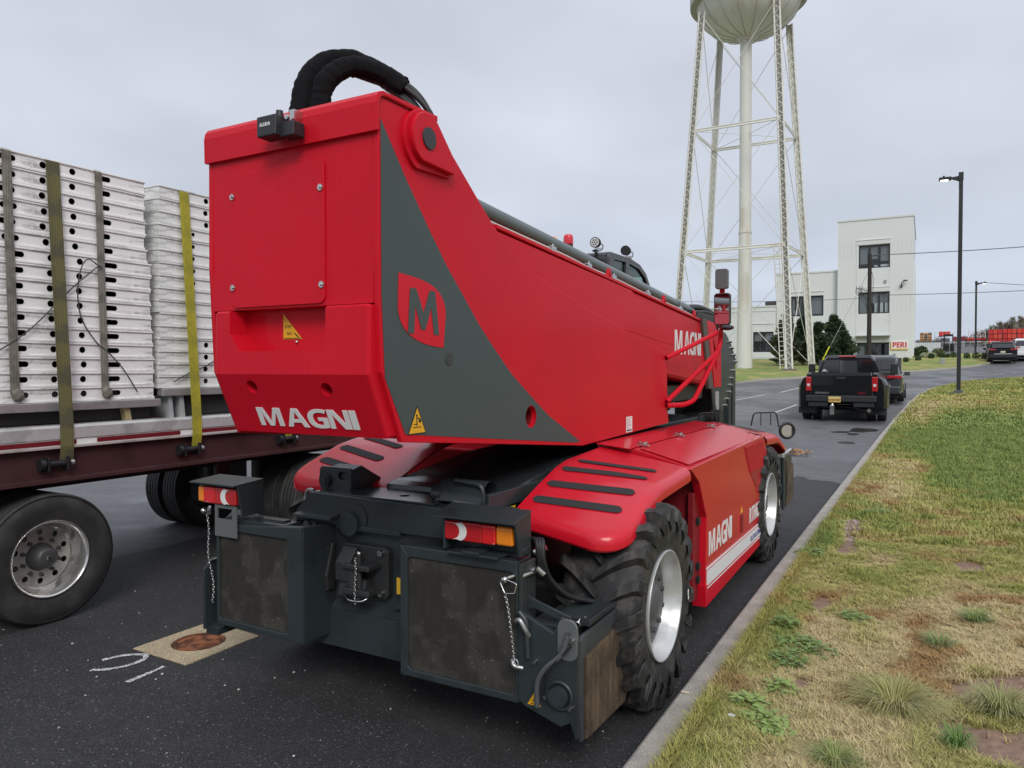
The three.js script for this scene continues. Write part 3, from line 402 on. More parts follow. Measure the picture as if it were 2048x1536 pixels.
// trailer
{
  const t = thing('flatbed_trailer', 'maroon flatbed trailer with aluminium deck edge, loaded with white panels', 'trailer', [-7.25, 0, -5]);
  const mAlu = M([0.60, 0.61, 0.62], 0.42, 0.35, { map: tDirt, roughnessMap: tRough }), mMaroon = M([0.058, 0.024, 0.025], 0.42, 0, { map: tDirt }), mMaroonRail = M([0.16, 0.012, 0.018], 0.4);
  part('deck', [box(-8.52, -5.98, 1.50, 1.55, -13, -0.6)], M([0.10, 0.075, 0.05], 0.8, 0, { map: tDirt }), t);
  for (let k = 0; k < 10; k++) part('deck_plank', box(-6.10 - k * 0.245, -6.10 - k * 0.245 - 0.236, 1.548, 1.556, -13, -0.6, 0.002), M([0.09 + 0.02 * (k % 3), 0.07, 0.05], 0.75, 0, { map: tDirt }), t);
  part('deck_edge', [prismZ([[-6.10, 1.555], [-5.97, 1.555], [-5.945, 1.535], [-5.945, 1.448], [-6.00, 1.448], [-6.02, 1.50], [-6.10, 1.50]], -13, -0.6, 0.003)], mAlu, t);
  part('side_rail', prismZ([[-5.965, 1.446], [-5.955, 1.446], [-5.955, 1.395], [-5.965, 1.395]], -13, -0.6), mWhitePaint, t);
  for (let k = 0; k < 9; k++) part('reflective_strip', box(-5.956, -5.952, 1.400, 1.436, -0.8 - k * 0.95, -0.8 - k * 0.95 - 0.78), mMaroonRail, t);
  part('rub_rail', box(-5.99, -5.945, 1.372, 1.394, -13, -0.6, 0.004), M([0.55, 0.50, 0.48], 0.45, 0.3, { map: tDirt }), t);
  part('main_beam', [prismZ([[-6.02, 1.37], [-6.0, 1.37], [-6.0, 1.14], [-5.96, 1.13], [-5.96, 1.105], [-6.10, 1.105], [-6.10, 1.13], [-6.02, 1.14]], -13, -0.6, 0.003), prismZ([[-8.48, 1.45], [-8.46, 1.45], [-8.46, 1.14], [-8.40, 1.13], [-8.40, 1.105], [-8.54, 1.105], [-8.54, 1.13], [-8.48, 1.14]], -13, -0.6, 0.003)], mMaroon, t);
  part('inner_frame', [box(-7.75, -7.60, 0.95, 1.50, -13, -0.8), box(-6.90, -6.75, 0.95, 1.50, -13, -0.8), ...[-1, -2.4, -4.5, -5.5, -7.2, -9].map(z => box(-8.46, -6.02, 1.2, 1.45, z - 0.06, z + 0.06))], M([0.035, 0.02, 0.02], 0.6), t);
  for (const z of [-3.28, -6.35]) { part('axle', [cyl([-8.2, 0.51, z], [-6.3, 0.51, z], 0.065), box(-7.75, -7.60, 0.5, 0.98, z - 0.3, z + 0.3, 0.05), box(-6.90, -6.75, 0.5, 0.98, z - 0.3, z + 0.3, 0.05)], mBlack, t); part('hanger', [box(-6.72, -6.66, 0.6, 1.12, z + 0.75, z + 0.95, 0.02)], mMaroon, t); }
  function truckWheel(x, z, dir, outer, parent, det) {
    const w = new THREE.Group(); w.name = 'wheel'; parent.add(w); const c = x - dir * 0.135, y = 0.512;
    const pr = [[-0.11, 0.29], [-0.125, 0.33], [-0.138, 0.40], [-0.130, 0.47], [-0.11, 0.497]]; for (let k = 0; k < 5; k++) { const o = -0.10 + k * 0.05; pr.push([o - 0.018, 0.508], [o + 0.018, 0.508], [o + 0.021, 0.494], [o + 0.029, 0.494]); } pr.push([0.11, 0.497], [0.130, 0.47], [0.136, 0.43], [0.139, 0.40], [0.132, 0.36], [0.128, 0.345], [0.124, 0.325], [0.11, 0.29]);
    part('tyre', latheX(pr, c, y, z, 56, dir), mTruckTyre, w);
    const mAl = M([0.66, 0.66, 0.65], 0.30, 0.85, { map: tDirt, roughnessMap: tRough });
    if (outer) {
      part('rim', latheX([[0.112, 0.292], [0.128, 0.302], [0.132, 0.296], [0.122, 0.282], [0.085, 0.270], [0.04, 0.262], [-0.02, 0.250], [-0.035, 0.235]], c, y, z, 56, dir), mAl, w);
      const holes = []; for (let k = 0; k < 10; k++) { const a = (k + 0.5) / 10 * 6.283; holes.push(ring2(0.195 * Math.cos(a), 0.195 * Math.sin(a), 0.024, 0.024, 12)); }
      const disc = ext(shapeOf(ring2(0, 0, 0.246, 0.246, 48), holes), 0.012, 0.002).rotateY(dir > 0 ? Math.PI / 2 : -Math.PI / 2).translate(c - dir * 0.045, y, z); part('wheel_disc', disc, M([0.66, 0.65, 0.62], 0.38, 0.7, { map: tDirt }), w);
      part('hub', latheX([[-0.034, 0.112], [-0.02, 0.105], [0.03, 0.085], [0.075, 0.080], [0.085, 0.055], [0.088, 0]], c, y, z, 28, dir), M([0.07, 0.07, 0.072], 0.5, 0.3), w); part('hub_cap', cyl([c + dir * 0.086, y, z], [c + dir * 0.10, y, z], 0.02, 0.012, 12), mSteel, w);
      for (let k = 0; k < 10; k++) { const a = k / 10 * 6.283; part('wheel_nut', bolt([c - dir * 0.034, y + 0.142 * Math.cos(a), z + 0.142 * Math.sin(a)], [dir, 0, 0], 0.017, 0.03), M([0.10, 0.09, 0.085], 0.5, 0.6), w); }
    } else part('rim', latheX([[0.10, 0.29], [0.12, 0.298], [0.10, 0.27], [0.02, 0.25], [0.0, 0]], c, y, z, 32, dir), mAl, w);
  }
  for (const z of [-3.28, -6.35]) { truckWheel(-5.955, z, 1, true, t); truckWheel(-6.29, z, 1, false, t); truckWheel(-8.545, z, -1, true, t); truckWheel(-8.21, z, -1, false, t); }
  for (const z of [-3.33, -4.55, -5.75, -1.9]) { const q = part('strap_winch', [box(-6.0, -5.93, 1.20, 1.31, z + 0.065, z + 0.085, 0.004), box(-6.0, -5.93, 1.20, 1.31, z - 0.085, z - 0.065, 0.004), cyl([-5.965, 1.255, z - 0.10], [-5.965, 1.255, z + 0.11], 0.028, 0.028, 12)], mBlack, t); part('winch_ratchet', cyl([-5.965, 1.255, z + 0.10], [-5.965, 1.255, z + 0.135], 0.048, 0.048, 14), mBlack, q); part('winch_cap', cyl([-5.965, 1.255, z - 0.13], [-5.965, 1.255, z - 0.10], 0.024, 0.024, 8), mGalv, q); }
}
// straps
function ribbon(P, z0, z1, th, lean = 0) {
  const out = [], n = P.length; const nor = P.map((p, i) => { const a = P[Math.max(0, i - 1)], b = P[Math.min(n - 1, i + 1)], dx = b[0] - a[0], dy = b[1] - a[1], l = Math.hypot(dx, dy); return [-dy / l, dx / l]; });
  const g = prismZ([...P.map((p, i) => [p[0] + nor[i][0] * th, p[1] + nor[i][1] * th]), ...P.slice().reverse().map((p, i) => { const k = n - 1 - i; return [p[0], p[1]]; })], 0, 1);
  const q = g.attributes.position; for (let i = 0; i < q.count; i++) { const y = q.getY(i), s = lean * (3.66 - y); q.setZ(i, lerp(z1, z0, q.getZ(i)) + s); } g.computeVertexNormals(); return g;
}
{
  const tWeb = (a, b) => tex(128, 512, (u, v) => { const n = fbm(u * 4, v * 12, 701, 4, 4), s = vn(u * 40, v * 3, 703, 3); const k = 0.75 + 0.4 * (s - 0.5); const c = mix3(a, b, ss(0.35, 0.7, n)); return [c[0] * k, c[1] * k, c[2] * k]; }, true, 4, 1);
  const mOlive = M([1, 1, 1], 0.85, 0, { map: tWeb([0.17, 0.155, 0.055], [0.115, 0.105, 0.055]) }), mYel = M([1, 1, 1], 0.8, 0, { map: tWeb([0.50, 0.43, 0.03], [0.36, 0.33, 0.03]) }), mTape = M([1, 1, 1], 0.85, 0, { map: tWeb([0.27, 0.25, 0.21], [0.17, 0.155, 0.13]) });
  const path = [[-7.2, 3.66], [-6.06, 3.66], [-6.03, 3.64], [-5.935, 1.56], [-5.935, 1.39], [-5.955, 1.28], [-5.975, 1.235]].reverse().map(p => [p[0], p[1]]).reverse();
  const P2 = path.map(p => p).reverse();
  solo('cargo_strap', ribbon(P2, -3.415, -3.31, 0.004, -0.016), mOlive, 'wide olive webbing strap over the left panel stack down to a winch', 'strap');
  solo('cargo_strap', ribbon(P2, -4.60, -4.50, 0.004, -0.022), mYel, 'bright yellow webbing strap over the right panel stack', 'strap');
  solo('cargo_strap', ribbon([[-5.935, 1.56], [-5.935, 1.39], [-5.955, 1.28], [-5.975, 1.235]].reverse(), -5.80, -5.71, 0.004, -0.0), mYel, 'short yellow strap end below the deck under the counterweight', 'strap');
  const P3 = [[-7.2, 3.66], [-6.05, 3.66], [-6.026, 3.64], [-6.024, 1.80]].reverse();
  solo('bundle_tape', ribbon(P3, -3.055, -2.99, 0.006, -0.022), mTape, 'narrow grey bundling tape on the left stack near the frame edge', 'tape');
  solo('bundle_tape', ribbon(P3, -3.76, -3.70, 0.006, -0.022), mTape, 'narrow grey bundling tape right of the wide olive strap', 'tape');
  for (const [z, l] of [[-3.08, 'knotted end of the grey tape nearest the frame edge'], [-3.785, 'knotted end of the grey tape right of the olive strap']]) { const R = rng(9), g = new THREE.IcosahedronGeometry(0.045, 2), p = g.attributes.position; for (let i = 0; i < p.count; i++) { const k = 0.7 + 0.6 * vn(p.getX(i) * 60 + 9, p.getY(i) * 60 + p.getZ(i) * 40, 5); p.setXYZ(i, p.getX(i) * k * 0.5, p.getY(i) * k * 1.1, p.getZ(i) * k); } g.computeVertexNormals(); solo('tape_knot', g.translate(-6.02, 1.80, z), mTape, l, 'tape knot'); }
  const mWire = M([0.06, 0.058, 0.055], 0.5, 0.4); const wx = -6.025;
  solo('steel_cable', tube([[wx, 2.02, -2.75], [wx, 2.17, -3.0], [wx, 2.33, -3.20], [wx, 2.60, -3.45], [wx, 2.73, -3.58], [wx + 0.02, 2.86, -3.72], [wx + 0.02, 2.83, -3.74]], 0.005, 60, 6), mWire, 'thin steel cable rising across the left stack to the tape', 'cable');
  solo('steel_cable', tube([[wx + 0.01, 2.85, -3.73], [wx + 0.02, 2.90, -3.62], [wx + 0.02, 2.80, -3.56], [wx + 0.01, 2.60, -3.54], [wx, 2.40, -3.58], [wx, 2.22, -3.70], [wx, 2.14, -3.80], [wx, 2.0, -3.93], [wx, 1.80, -4.06]], 0.005, 60, 6), mWire, 'looping steel cable from the tape down to the left stack corner', 'cable');
  solo('steel_cable', tube([[wx, 1.88, -4.42], [wx, 1.98, -4.62], [wx, 2.02, -4.75], [wx, 2.12, -4.95], [wx, 2.2, -5.2]], 0.005, 40, 6), mWire, 'steel cable running up behind the yellow strap', 'cable');
}
// ================================================================ rotating telehandler
const T = thing('rotating_telehandler', 'large red and grey rotating telehandler parked at the kerb, seen from behind', 'telehandler', [-2.65, 0, -6.4]);
const csg = new Evaluator(); csg.useGroups = false; csg.attributes = ['position', 'normal', 'uv'];
function cut(g, ...subs) { let a = new Brush(N(g)); a.updateMatrixWorld(); for (const s of subs) { const b = new Brush(N(s)); b.updateMatrixWorld(); a = csg.evaluate(a, b, SUBTRACTION); } const o = a.geometry; o.groups = []; return o; }
const XR = -2.08, XL = -3.168;
// ---- upper structure (boom tower)
const towerProfile = [[-2.535, 3.15], [-2.56, 3.185], [-2.95, 3.19], [-3.38, 2.885], [-3.51, 2.795], [-3.69, 2.69], [-3.86, 2.62], [-4.14, 2.545], [-4.48, 2.485], [-4.98, 2.40], [-5.52, 2.32], [-6.65, 2.14], [-6.69, 1.62], [-6.72, 1.50], [-4.74, 1.465], [-2.70, 1.665], [-2.555, 1.985], [-2.53, 2.5]];
const oval = ring2(-3.96, 1.712, 0.072, 0.068, 24);
const plateR = part('side_plate', prismX(towerProfile, XR - 0.03, XR, 0.004, [oval]), mRed, T);
part('side_plate', prismX(towerProfile, XL, XL + 0.03, 0.004), mRed, T);
part('tower_rear_wall', [box(XL + 0.03, XR - 0.03, 2.29, 3.16, -2.60, -2.535), box(XL + 0.03, XR - 0.03, 1.99, 2.29, -2.72, -2.665), prismX([[-2.72, 2.0], [-2.60, 2.0], [-2.72, 1.70], [-2.80, 1.70]], XL + 0.03, XR - 0.03)], mRed, T);
part('tower_floor', [prismX([[-2.70, 1.68], [-4.74, 1.475], [-6.70, 1.505], [-6.70, 1.54], [-4.74, 1.51], [-2.70, 1.72]], XL + 0.03, XR - 0.03), box(-3.0, -2.3, 1.3, 1.5, -7.0, -5.8)], mRedDark, T);
part('access_hole_tube', new THREE.CylinderGeometry(0.075, 0.075, 0.2, 20, 1, true).rotateZ(Math.PI / 2).translate(XR - 0.13, 1.712, -3.96), mRedDark, T);
part('tower_cap', prismX([[-2.512, 3.03], [-2.510, 3.15], [-2.517, 3.180], [-2.532, 3.200], [-2.56, 3.211], [-2.97, 3.222], [-2.97, 3.196], [-2.57, 3.192], [-2.545, 3.18], [-2.533, 3.15], [-2.532, 3.03]], XL - 0.006, XR + 0.012, 0.004), mRed, T);
const cover = part('rear_cover_plate', prismZ(rrect(-3.0, -2.385, 2.30, 2.955, 0.035), -2.534, -2.526, 0.002), mRed, T);
for (const [x, y] of [[-2.985, 2.845], [-2.405, 2.825], [-2.985, 2.40], [-2.400, 2.385]]) part('cover_bolt', [cyl([x, y, -2.526], [x, y, -2.519], 0.016, 0.015, 16), cyl([x, y, -2.519], [x, y, -2.512], 0.008, 0.007, 8)], mSteel, cover);
{
  const prof = [[-2.66, 2.285], [-2.515, 2.285], [-2.505, 2.275], [-2.500, 1.975], [-2.63, 1.685], [-2.78, 1.685]];
  const pocket = prismZ([[-3.00, 2.5], [-2.36, 2.5], [-2.36, 2.13], [-2.40, 2.085], [-2.915, 2.085], [-2.985, 2.17]], -2.625, -2.30);
  const slope = prismX([[-2.63, 2.165], [-2.44, 2.055], [-2.44, 2.5], [-2.63, 2.5]], -2.91, -2.405);
  const hole = (x, y) => cyl([x, y + 0.045, -2.63], [x, y - 0.045, -2.43], 0.034, 0.034, 20);
  const b = part('counterweight_bumper', cut(prismX(prof, -3.095, -2.108, 0.014), pocket, slope, hole(-2.86, 1.915), hole(-2.38, 1.905)), mRed, T);
  part('pocket_wall', box(-3.03, -2.37, 2.06, 2.295, -2.66, -2.62), mRed, b);
  for (const x of [-2.86, -2.38]) part('hole_lining', cyl([x, 1.94, -2.64], [x, 1.925, -2.59], 0.03, 0.03, 16), mBlack, b);
  const l1 = text('M', 0.098, { d: 0.003 }), l2 = text('AGNI', 0.098, { d: 0.003, gap: 0.045 });
  l1.scale(0.172 / l1.userData.w, 1, 1); l2.scale(0.455 / l2.userData.w, 1, 1); l2.translate(0.186, 0, 0);
  part('maker_lettering', merge([l1, l2]).rotateX(Math.atan2(0.130, 0.290)).translate(-2.885, 1.722, -2.6125), mDecalWhite, b);
  const tTri = canvasTex(128, 128, (c) => { c.fillStyle = '#d9a514'; c.fillRect(0, 0, 128, 128); c.fillStyle = '#161410'; c.font = 'bold 22px sans-serif'; c.fillText('NO', 24, 108); c.fillText('STEP', 8, 74); c.fillRect(4, 122, 116, 4); c.save(); c.translate(92, 112); c.rotate(0.6); c.fillRect(-22, -4, 36, 6); c.restore(); });
  const g = new THREE.ShapeGeometry(shapeOf([[0, 0], [0.125, 0], [0, 0.125]])); { const uv = g.attributes.uv; for (let i = 0; i < uv.count; i++) uv.setXY(i, uv.getX(i) / 0.125, uv.getY(i) / 0.125); }
  part('warning_sticker', g.translate(-2.74, 2.145, -2.617), M([1, 1, 1], 0.5, 0, { map: tTri }), b, true);
  part('pocket_screw', sphere(-2.65, 2.13, -2.618, 0.009), mSteel, b);
}
// ---- painted side graphics on the right plate
{
  const e = XR + 0.001;
  part('grey_livery', prismX([[-2.55, 3.09], [-2.72, 2.88], [-2.88, 2.70], [-3.05, 2.52], [-3.21, 2.375], [-3.37, 2.23], [-3.54, 2.10], [-3.72, 1.97], [-3.95, 1.84], [-4.19, 1.71], [-4.69, 1.50], [-4.62, 1.497], [-2.72, 1.70], [-2.575, 1.96], [-2.553, 2.33]], e, e + 0.0015, 0, [oval]), mDecal, plateR);
  const lf = new THREE.Shape(); lf.moveTo(2.67, 2.435); lf.bezierCurveTo(2.83, 2.425, 3.04, 2.42, 3.045, 2.27); lf.lineTo(3.025, 2.105); lf.bezierCurveTo(2.86, 2.11, 2.665, 2.14, 2.665, 2.29); lf.lineTo(2.67, 2.435);
  const g = ext(lf, 0.0015, 0, 16).rotateY(Math.PI / 2).translate(e + 0.0025, 0, 0);
  const leaf = part('leaf_emblem', g, mRedPlain, plateR); 
  const mPts = [[2.735, 2.165], [2.752, 2.375], [2.800, 2.375], [2.857, 2.265], [2.905, 2.375], [2.952, 2.375], [2.985, 2.165], [2.940, 2.165], [2.920, 2.295], [2.870, 2.185], [2.838, 2.185], [2.792, 2.295], [2.782, 2.165]];
  part('emblem_letter', ext(shapeOf(mPts), 0.0015).rotateY(Math.PI / 2).translate(e + 0.005, 0, 0), mDecal, plateR);
  const tW = canvasTex(128, 128, (c) => { c.fillStyle = '#dca21a'; c.fillRect(0, 0, 128, 128); c.fillStyle = '#15130f'; c.beginPath(); c.moveTo(64, 0); c.lineTo(0, 128); c.lineTo(128, 128); c.closePath(); c.lineWidth = 9; c.strokeStyle = '#15130f'; c.stroke(); c.fillRect(58, 52, 7, 40); c.fillRect(66, 56, 16, 6); c.beginPath(); c.arc(82, 70, 9, 0, 7); c.fill(); c.fillRect(36, 96, 56, 4); c.fillRect(40, 82, 20, 4); c.beginPath(); c.arc(61, 46, 6, 0, 7); c.fill(); });
  const tg = new THREE.ShapeGeometry(shapeOf([[0, 0], [0.145, 0], [0.0725, 0.135]])); { const uv = tg.attributes.uv; for (let i = 0; i < uv.count; i++) uv.setXY(i, uv.getX(i) / 0.145, uv.getY(i) / 0.135); }
  part('warning_sticker', tg.rotateY(Math.PI / 2).translate(e + 0.004, 1.695, -2.735), M([1, 1, 1], 0.5, 0, { map: tW }), plateR, true);
  const tL = canvasTex(96, 160, (c) => { c.fillStyle = '#e4e2de'; c.fillRect(0, 0, 96, 160); c.fillStyle = '#9a2226'; for (let i = 0; i < 9; i++) c.fillRect(12, 14 + i * 13, 70 - (i * 29 % 34), 4); c.fillStyle = '#222'; c.fillRect(10, 134, 76, 16); });
  const pg = new THREE.PlaneGeometry(0.14, 0.125); part('data_sticker', pg.rotateY(Math.PI / 2).translate(e + 0.002, 1.555, -5.66), M([1, 1, 1], 0.5, 0, { map: tL }), plateR, true);
  part('plug', cyl([XR, 2.05, -3.075], [XR + 0.006, 2.05, -3.075], 0.034, 0.032, 18), M([0.04, 0.04, 0.042], 0.6), plateR);
  // pivot boss: backing plate and teardrop cheek
  const drop = (s, dx) => { const r = 0.12 * s; const sh = new THREE.Shape(); const cz = 2.845, cy = 3.075; sh.absarc(cz, cy, r, Math.PI * 0.26, Math.PI * 1.38, false); sh.lineTo(3.04 + 0.02 * s, 2.955 - 0.02 * (s - 1)); sh.lineTo(3.075 + 0.01 * s, 3.01); return sh; };
  part('pivot_backing', ext(drop(1.22), 0.022, 0.003, 24).rotateY(Math.PI / 2).translate(XR - 0.002, -0.01, 0), mRed, plateR);
  const bo = part('pivot_boss', ext(drop(1.0), 0.03, 0.006, 24).rotateY(Math.PI / 2).translate(XR + 0.018, 0.0, 0), mRed, plateR);
  part('pivot_pin', cyl([XR + 0.046, 3.075, -2.845], [XR + 0.056, 3.075, -2.845], 0.052, 0.050, 28), M([0.03, 0.032, 0.034], 0.55), T);
}
// ---- rear camera on the cap
{
  const cg = part('rear_camera', [box(-2.675, -2.555, 3.055, 3.148, -2.485, -2.40, 0.006), box(-2.56, -2.475, 3.05, 3.115, -2.50, -2.43, 0.005), cyl([-2.57, 3.14, -2.44], [-2.57, 3.172, -2.44], 0.018, 0.016, 12)], M([0.02, 0.021, 0.024], 0.45), T);
  const tg = text('ALUDA', 0.016, { d: 0.001 }); part('camera_lettering', tg.translate(-2.655, 3.10, -2.3995), mDecalWhite, cg);
  part('camera_bracket', [box(-2.53, -2.50, 3.12, 3.175, -2.51, -2.46), cyl([-2.52, 3.135, -2.445], [-2.52, 3.135, -2.43], 0.012, 0.012, 8), cyl([-2.495, 3.125, -2.45], [-2.495, 3.125, -2.435], 0.008, 0.008, 8)], mSteel, cg);
}
// ---- hose bundle over the tower
{
  const wrap = (P, r, s) => { const c = new THREE.CatmullRomCurve3(P.map(p => V(...p))), g = new THREE.TubeGeometry(c, 90, r, 14), p = g.attributes.position, n = g.attributes.normal; for (let i = 0; i < p.count; i++) { const j = Math.floor(i / 15), k = i % 15 % 14; const f = 0.010 * (fbm(j * 0.55, k * 0.35, s, 2) - 0.4) + 0.008 * (fbm(j * 0.12, k * 0.3, s + 3, 2) - 0.5); p.setXYZ(i, p.getX(i) + n.getX(i) * f, p.getY(i) + n.getY(i) * f, p.getZ(i) + n.getZ(i) * f); } g.computeVertexNormals(); return g; };
  const mCloth = M([0.006, 0.006, 0.007], 0.9, 0, { specularIntensity: 0.3, sheen: 0.0 });
  part('hose_sleeve', wrap([[-2.74, 3.18, -2.73], [-2.74, 3.309, -2.746], [-2.74, 3.469, -2.80], [-2.7, 3.575, -2.89], [-2.62, 3.595, -2.971], [-2.5, 3.54, -3.045], [-2.38, 3.455, -3.1]], 0.056, 31), mCloth, T);
  part('hose_sleeve', wrap([[-2.63, 3.18, -2.76], [-2.64, 3.325, -2.772], [-2.62, 3.44, -2.80], [-2.56, 3.535, -2.91], [-2.46, 3.52, -3.02], [-2.36, 3.44, -3.09]], 0.050, 37), mCloth, T);
  for (let k = 0; k < 5; k++) part('hydraulic_hose', tube([[-2.62 + k * 0.02, 3.55 - (k % 2) * 0.02, -2.98], [-2.42 + k * 0.02, 3.47 - (k % 3) * 0.03, -3.07], [-2.31 + k * 0.018, 3.36 - (k % 3) * 0.03, -3.12], [-2.26 + k * 0.012, 3.22, -3.16], [-2.27 + k * 0.012, 3.0, -3.22]], 0.016, 30, 8), mHose, T);
}
// ---- telescopic boom, lying forward and slightly down
{
  const topY = (z) => lerp(2.79, 2.508, (z + 3.58) / (-7.99 + 3.58));
  const boom = part('boom_base_section', prismX([[-3.05, 2.825], [-3.58, 2.79], [-8.05, 2.505], [-8.30, 1.815], [-6.82, 1.93], [-3.4, 2.15]], -3.16, -2.118, 0.02), mRed, T);
  part('boom_reinforcement', prismX([[-3.15, 2.80], [-5.80, 2.645], [-5.90, 2.60], [-6.60, 2.45], [-7.96, 2.37], [-8.06, 2.365], [-8.22, 1.85], [-6.84, 1.95], [-3.4, 2.2]], -2.119, -2.108, 0.003), mRed, boom);
  part('boom_weld_seam', tube([[-2.109, 2.325, -5.5], [-2.109, 2.31, -5.8], [-2.109, 2.255, -6.6], [-2.109, 2.235, -6.98]], 0.005, 40, 6), mRed, boom);
  const m1 = text('M', 0.235), m2 = text('AGNI', 0.235, { gap: 0.06 }); m1.scale(0.27 / m1.userData.w, 1, 1); m2.scale(0.64 / m2.userData.w, 1, 1).translate(0.32, 0, 0);
  part('maker_lettering', merge([m1, m2]).rotateY(Math.PI / 2).translate(-2.107, 2.145, -6.99), mDecalWhite, boom);
  part('boom_top_edge', prismX([[-3.6, 2.79], [-8.02, 2.508], [-8.02, 2.53], [-3.6, 2.812]], -2.18, -2.104, 0.004), mRed, boom);
  part('wear_pad_strip', prismX([[-7.92, 2.545], [-8.10, 2.545], [-8.42, 1.78], [-8.22, 1.78]], -2.122, -2.085, 0.004), M([0.085, 0.065, 0.052], 0.6), boom);
  part('boom_inner_section', prismX([[-8.0, 2.47], [-9.05, 2.44], [-9.2, 1.85], [-8.2, 1.88]], -3.10, -2.20, 0.015), mRed, T);
  part('collar_plate', [prismX([[-8.14, 2.54], [-8.52, 2.52], [-8.80, 2.22], [-8.82, 1.79], [-8.50, 1.79], [-8.46, 1.9]], -2.125, -2.095, 0.004, [[[-8.40, 2.38], [-8.62, 2.16], [-8.60, 1.98], [-8.52, 2.0]]])], mRed, T);
  // boom tip head and carriage
  const head = part('boom_head', [prismX([[-9.0, 2.5], [-9.73, 2.47], [-10.06, 2.33], [-10.37, 2.11], [-10.22, 1.98], [-10.0, 1.7], [-9.6, 1.45], [-9.2, 1.45], [-9.0, 1.8]], -2.30, -2.26, 0.005), prismX([[-9.0, 2.5], [-9.73, 2.47], [-10.06, 2.33], [-10.37, 2.11], [-10.22, 1.98], [-10.0, 1.7], [-9.6, 1.45], [-9.2, 1.45], [-9.0, 1.8]], -3.0, -2.96, 0.005), box(-2.98, -2.28, 1.9, 2.3, -9.6, -9.1)], mChassis, T);
  for (const [y, z] of [[2.36, -9.95], [2.28, -10.06], [2.19, -10.18], [2.10, -10.29], [1.98, -10.15], [1.88, -10.06], [1.79, -9.99], [1.70, -9.93], [1.61, -9.82], [1.53, -9.7]]) part('head_bolt', bolt([-2.26, y, z], [1, 0, 0], 0.022, 0.03), mSteel, head);
  const car = part('fork_carriage', [box(-3.15, -2.32, 1.05, 2.01, -10.60, -10.45, 0.01), box(-2.50, -2.34, 1.0, 1.95, -10.45, -10.3, 0.01), box(-3.1, -2.9, 1.0, 1.95, -10.45, -10.3, 0.01), box(-2.6, -2.4, 1.1, 1.75, -10.3, -9.6, 0.01)], mChassis, T);
  part('tilt_cylinder', [cyl([-2.5, 1.95, -9.15], [-2.5, 1.32, -9.3], 0.06), cyl([-2.5, 1.95, -9.3], [-2.42, 1.2, -9.55], 0.03)], mBlack, T);
  part('carriage_box', [box(-2.42, -2.24, 1.45, 1.72, -9.32, -9.2, 0.01)], M([0.35, 0.34, 0.32], 0.5), T);
  part('lower_link', [prismX([[-8.6, 1.80], [-8.75, 1.80], [-9.0, 1.2], [-9.4, 1.12], [-9.4, 1.3], [-8.8, 1.45]], -2.50, -2.2, 0.008), cyl([-2.55, 1.42, -8.85], [-2.1, 1.42, -8.85], 0.10, 0.10, 18)], mBlack, T);
  part('under_boom_cylinder', [cyl([-2.5, 1.78, -5.9], [-2.5, 1.72, -8.5], 0.085, 0.085, 18), box(-2.9, -2.22, 1.66, 1.84, -8.45, -6.6, 0.02)], mBlack, T);
  // long tube on top, hydraulic line, clips and tabs
  part('boom_top_tube', [cyl([-2.30, 2.958, -3.35], [-2.30, 2.655, -7.95], 0.056, 0.056, 24), cyl([-2.30, 2.675, -7.6], [-2.30, 2.645, -8.15], 0.062, 0.062, 20)], M([0.085, 0.105, 0.105], 0.30), T);
  part('hose_carrier', [box(-2.42, -2.18, 2.50, 2.64, -9.2, -8.05, 0.03), tube([[-2.28, 2.66, -7.9], [-2.26, 2.70, -8.5], [-2.25, 2.64, -9.1], [-2.28, 2.5, -9.3]], 0.035, 24), tube([[-2.2, 2.62, -8.0], [-2.2, 2.65, -8.6], [-2.2, 2.6, -9.15]], 0.02, 24)], mBlack, T);
  const dz = (z) => topY(z) + 0.045;
  part('hydraulic_line', tube([-3.6, -4.6, -5.0, -5.6, -6.4, -7.2, -7.95].map((z, i) => [-2.16, dz(z) + (i % 2) * 0.008, z]), 0.008, 60, 6), M([0.62, 0.60, 0.54], 0.4, 0.4), T);
  for (const z of [-4.42, -5.02, -5.52, -6.35, -7.35]) part('line_clip', [box(-2.178, -2.145, topY(z) + 0.02, topY(z) + 0.075, z - 0.035, z + 0.035, 0.005), bolt([-2.16, topY(z) + 0.07, z], [0, 1, 0], 0.012, 0.02)], mSteel, T);
  for (const z of [-5.37, -6.75, -7.8]) part('lifting_tab', prismX([[z - 0.06, topY(z) + 0.01], [z - 0.02, topY(z) + 0.10], [z + 0.02, topY(z) + 0.10], [z + 0.06, topY(z) + 0.01]], -2.15, -2.132, 0.003, [[[z - 0.025, topY(z) + 0.03], [z, topY(z) + 0.075], [z + 0.025, topY(z) + 0.03]]]), mRed, T);
}
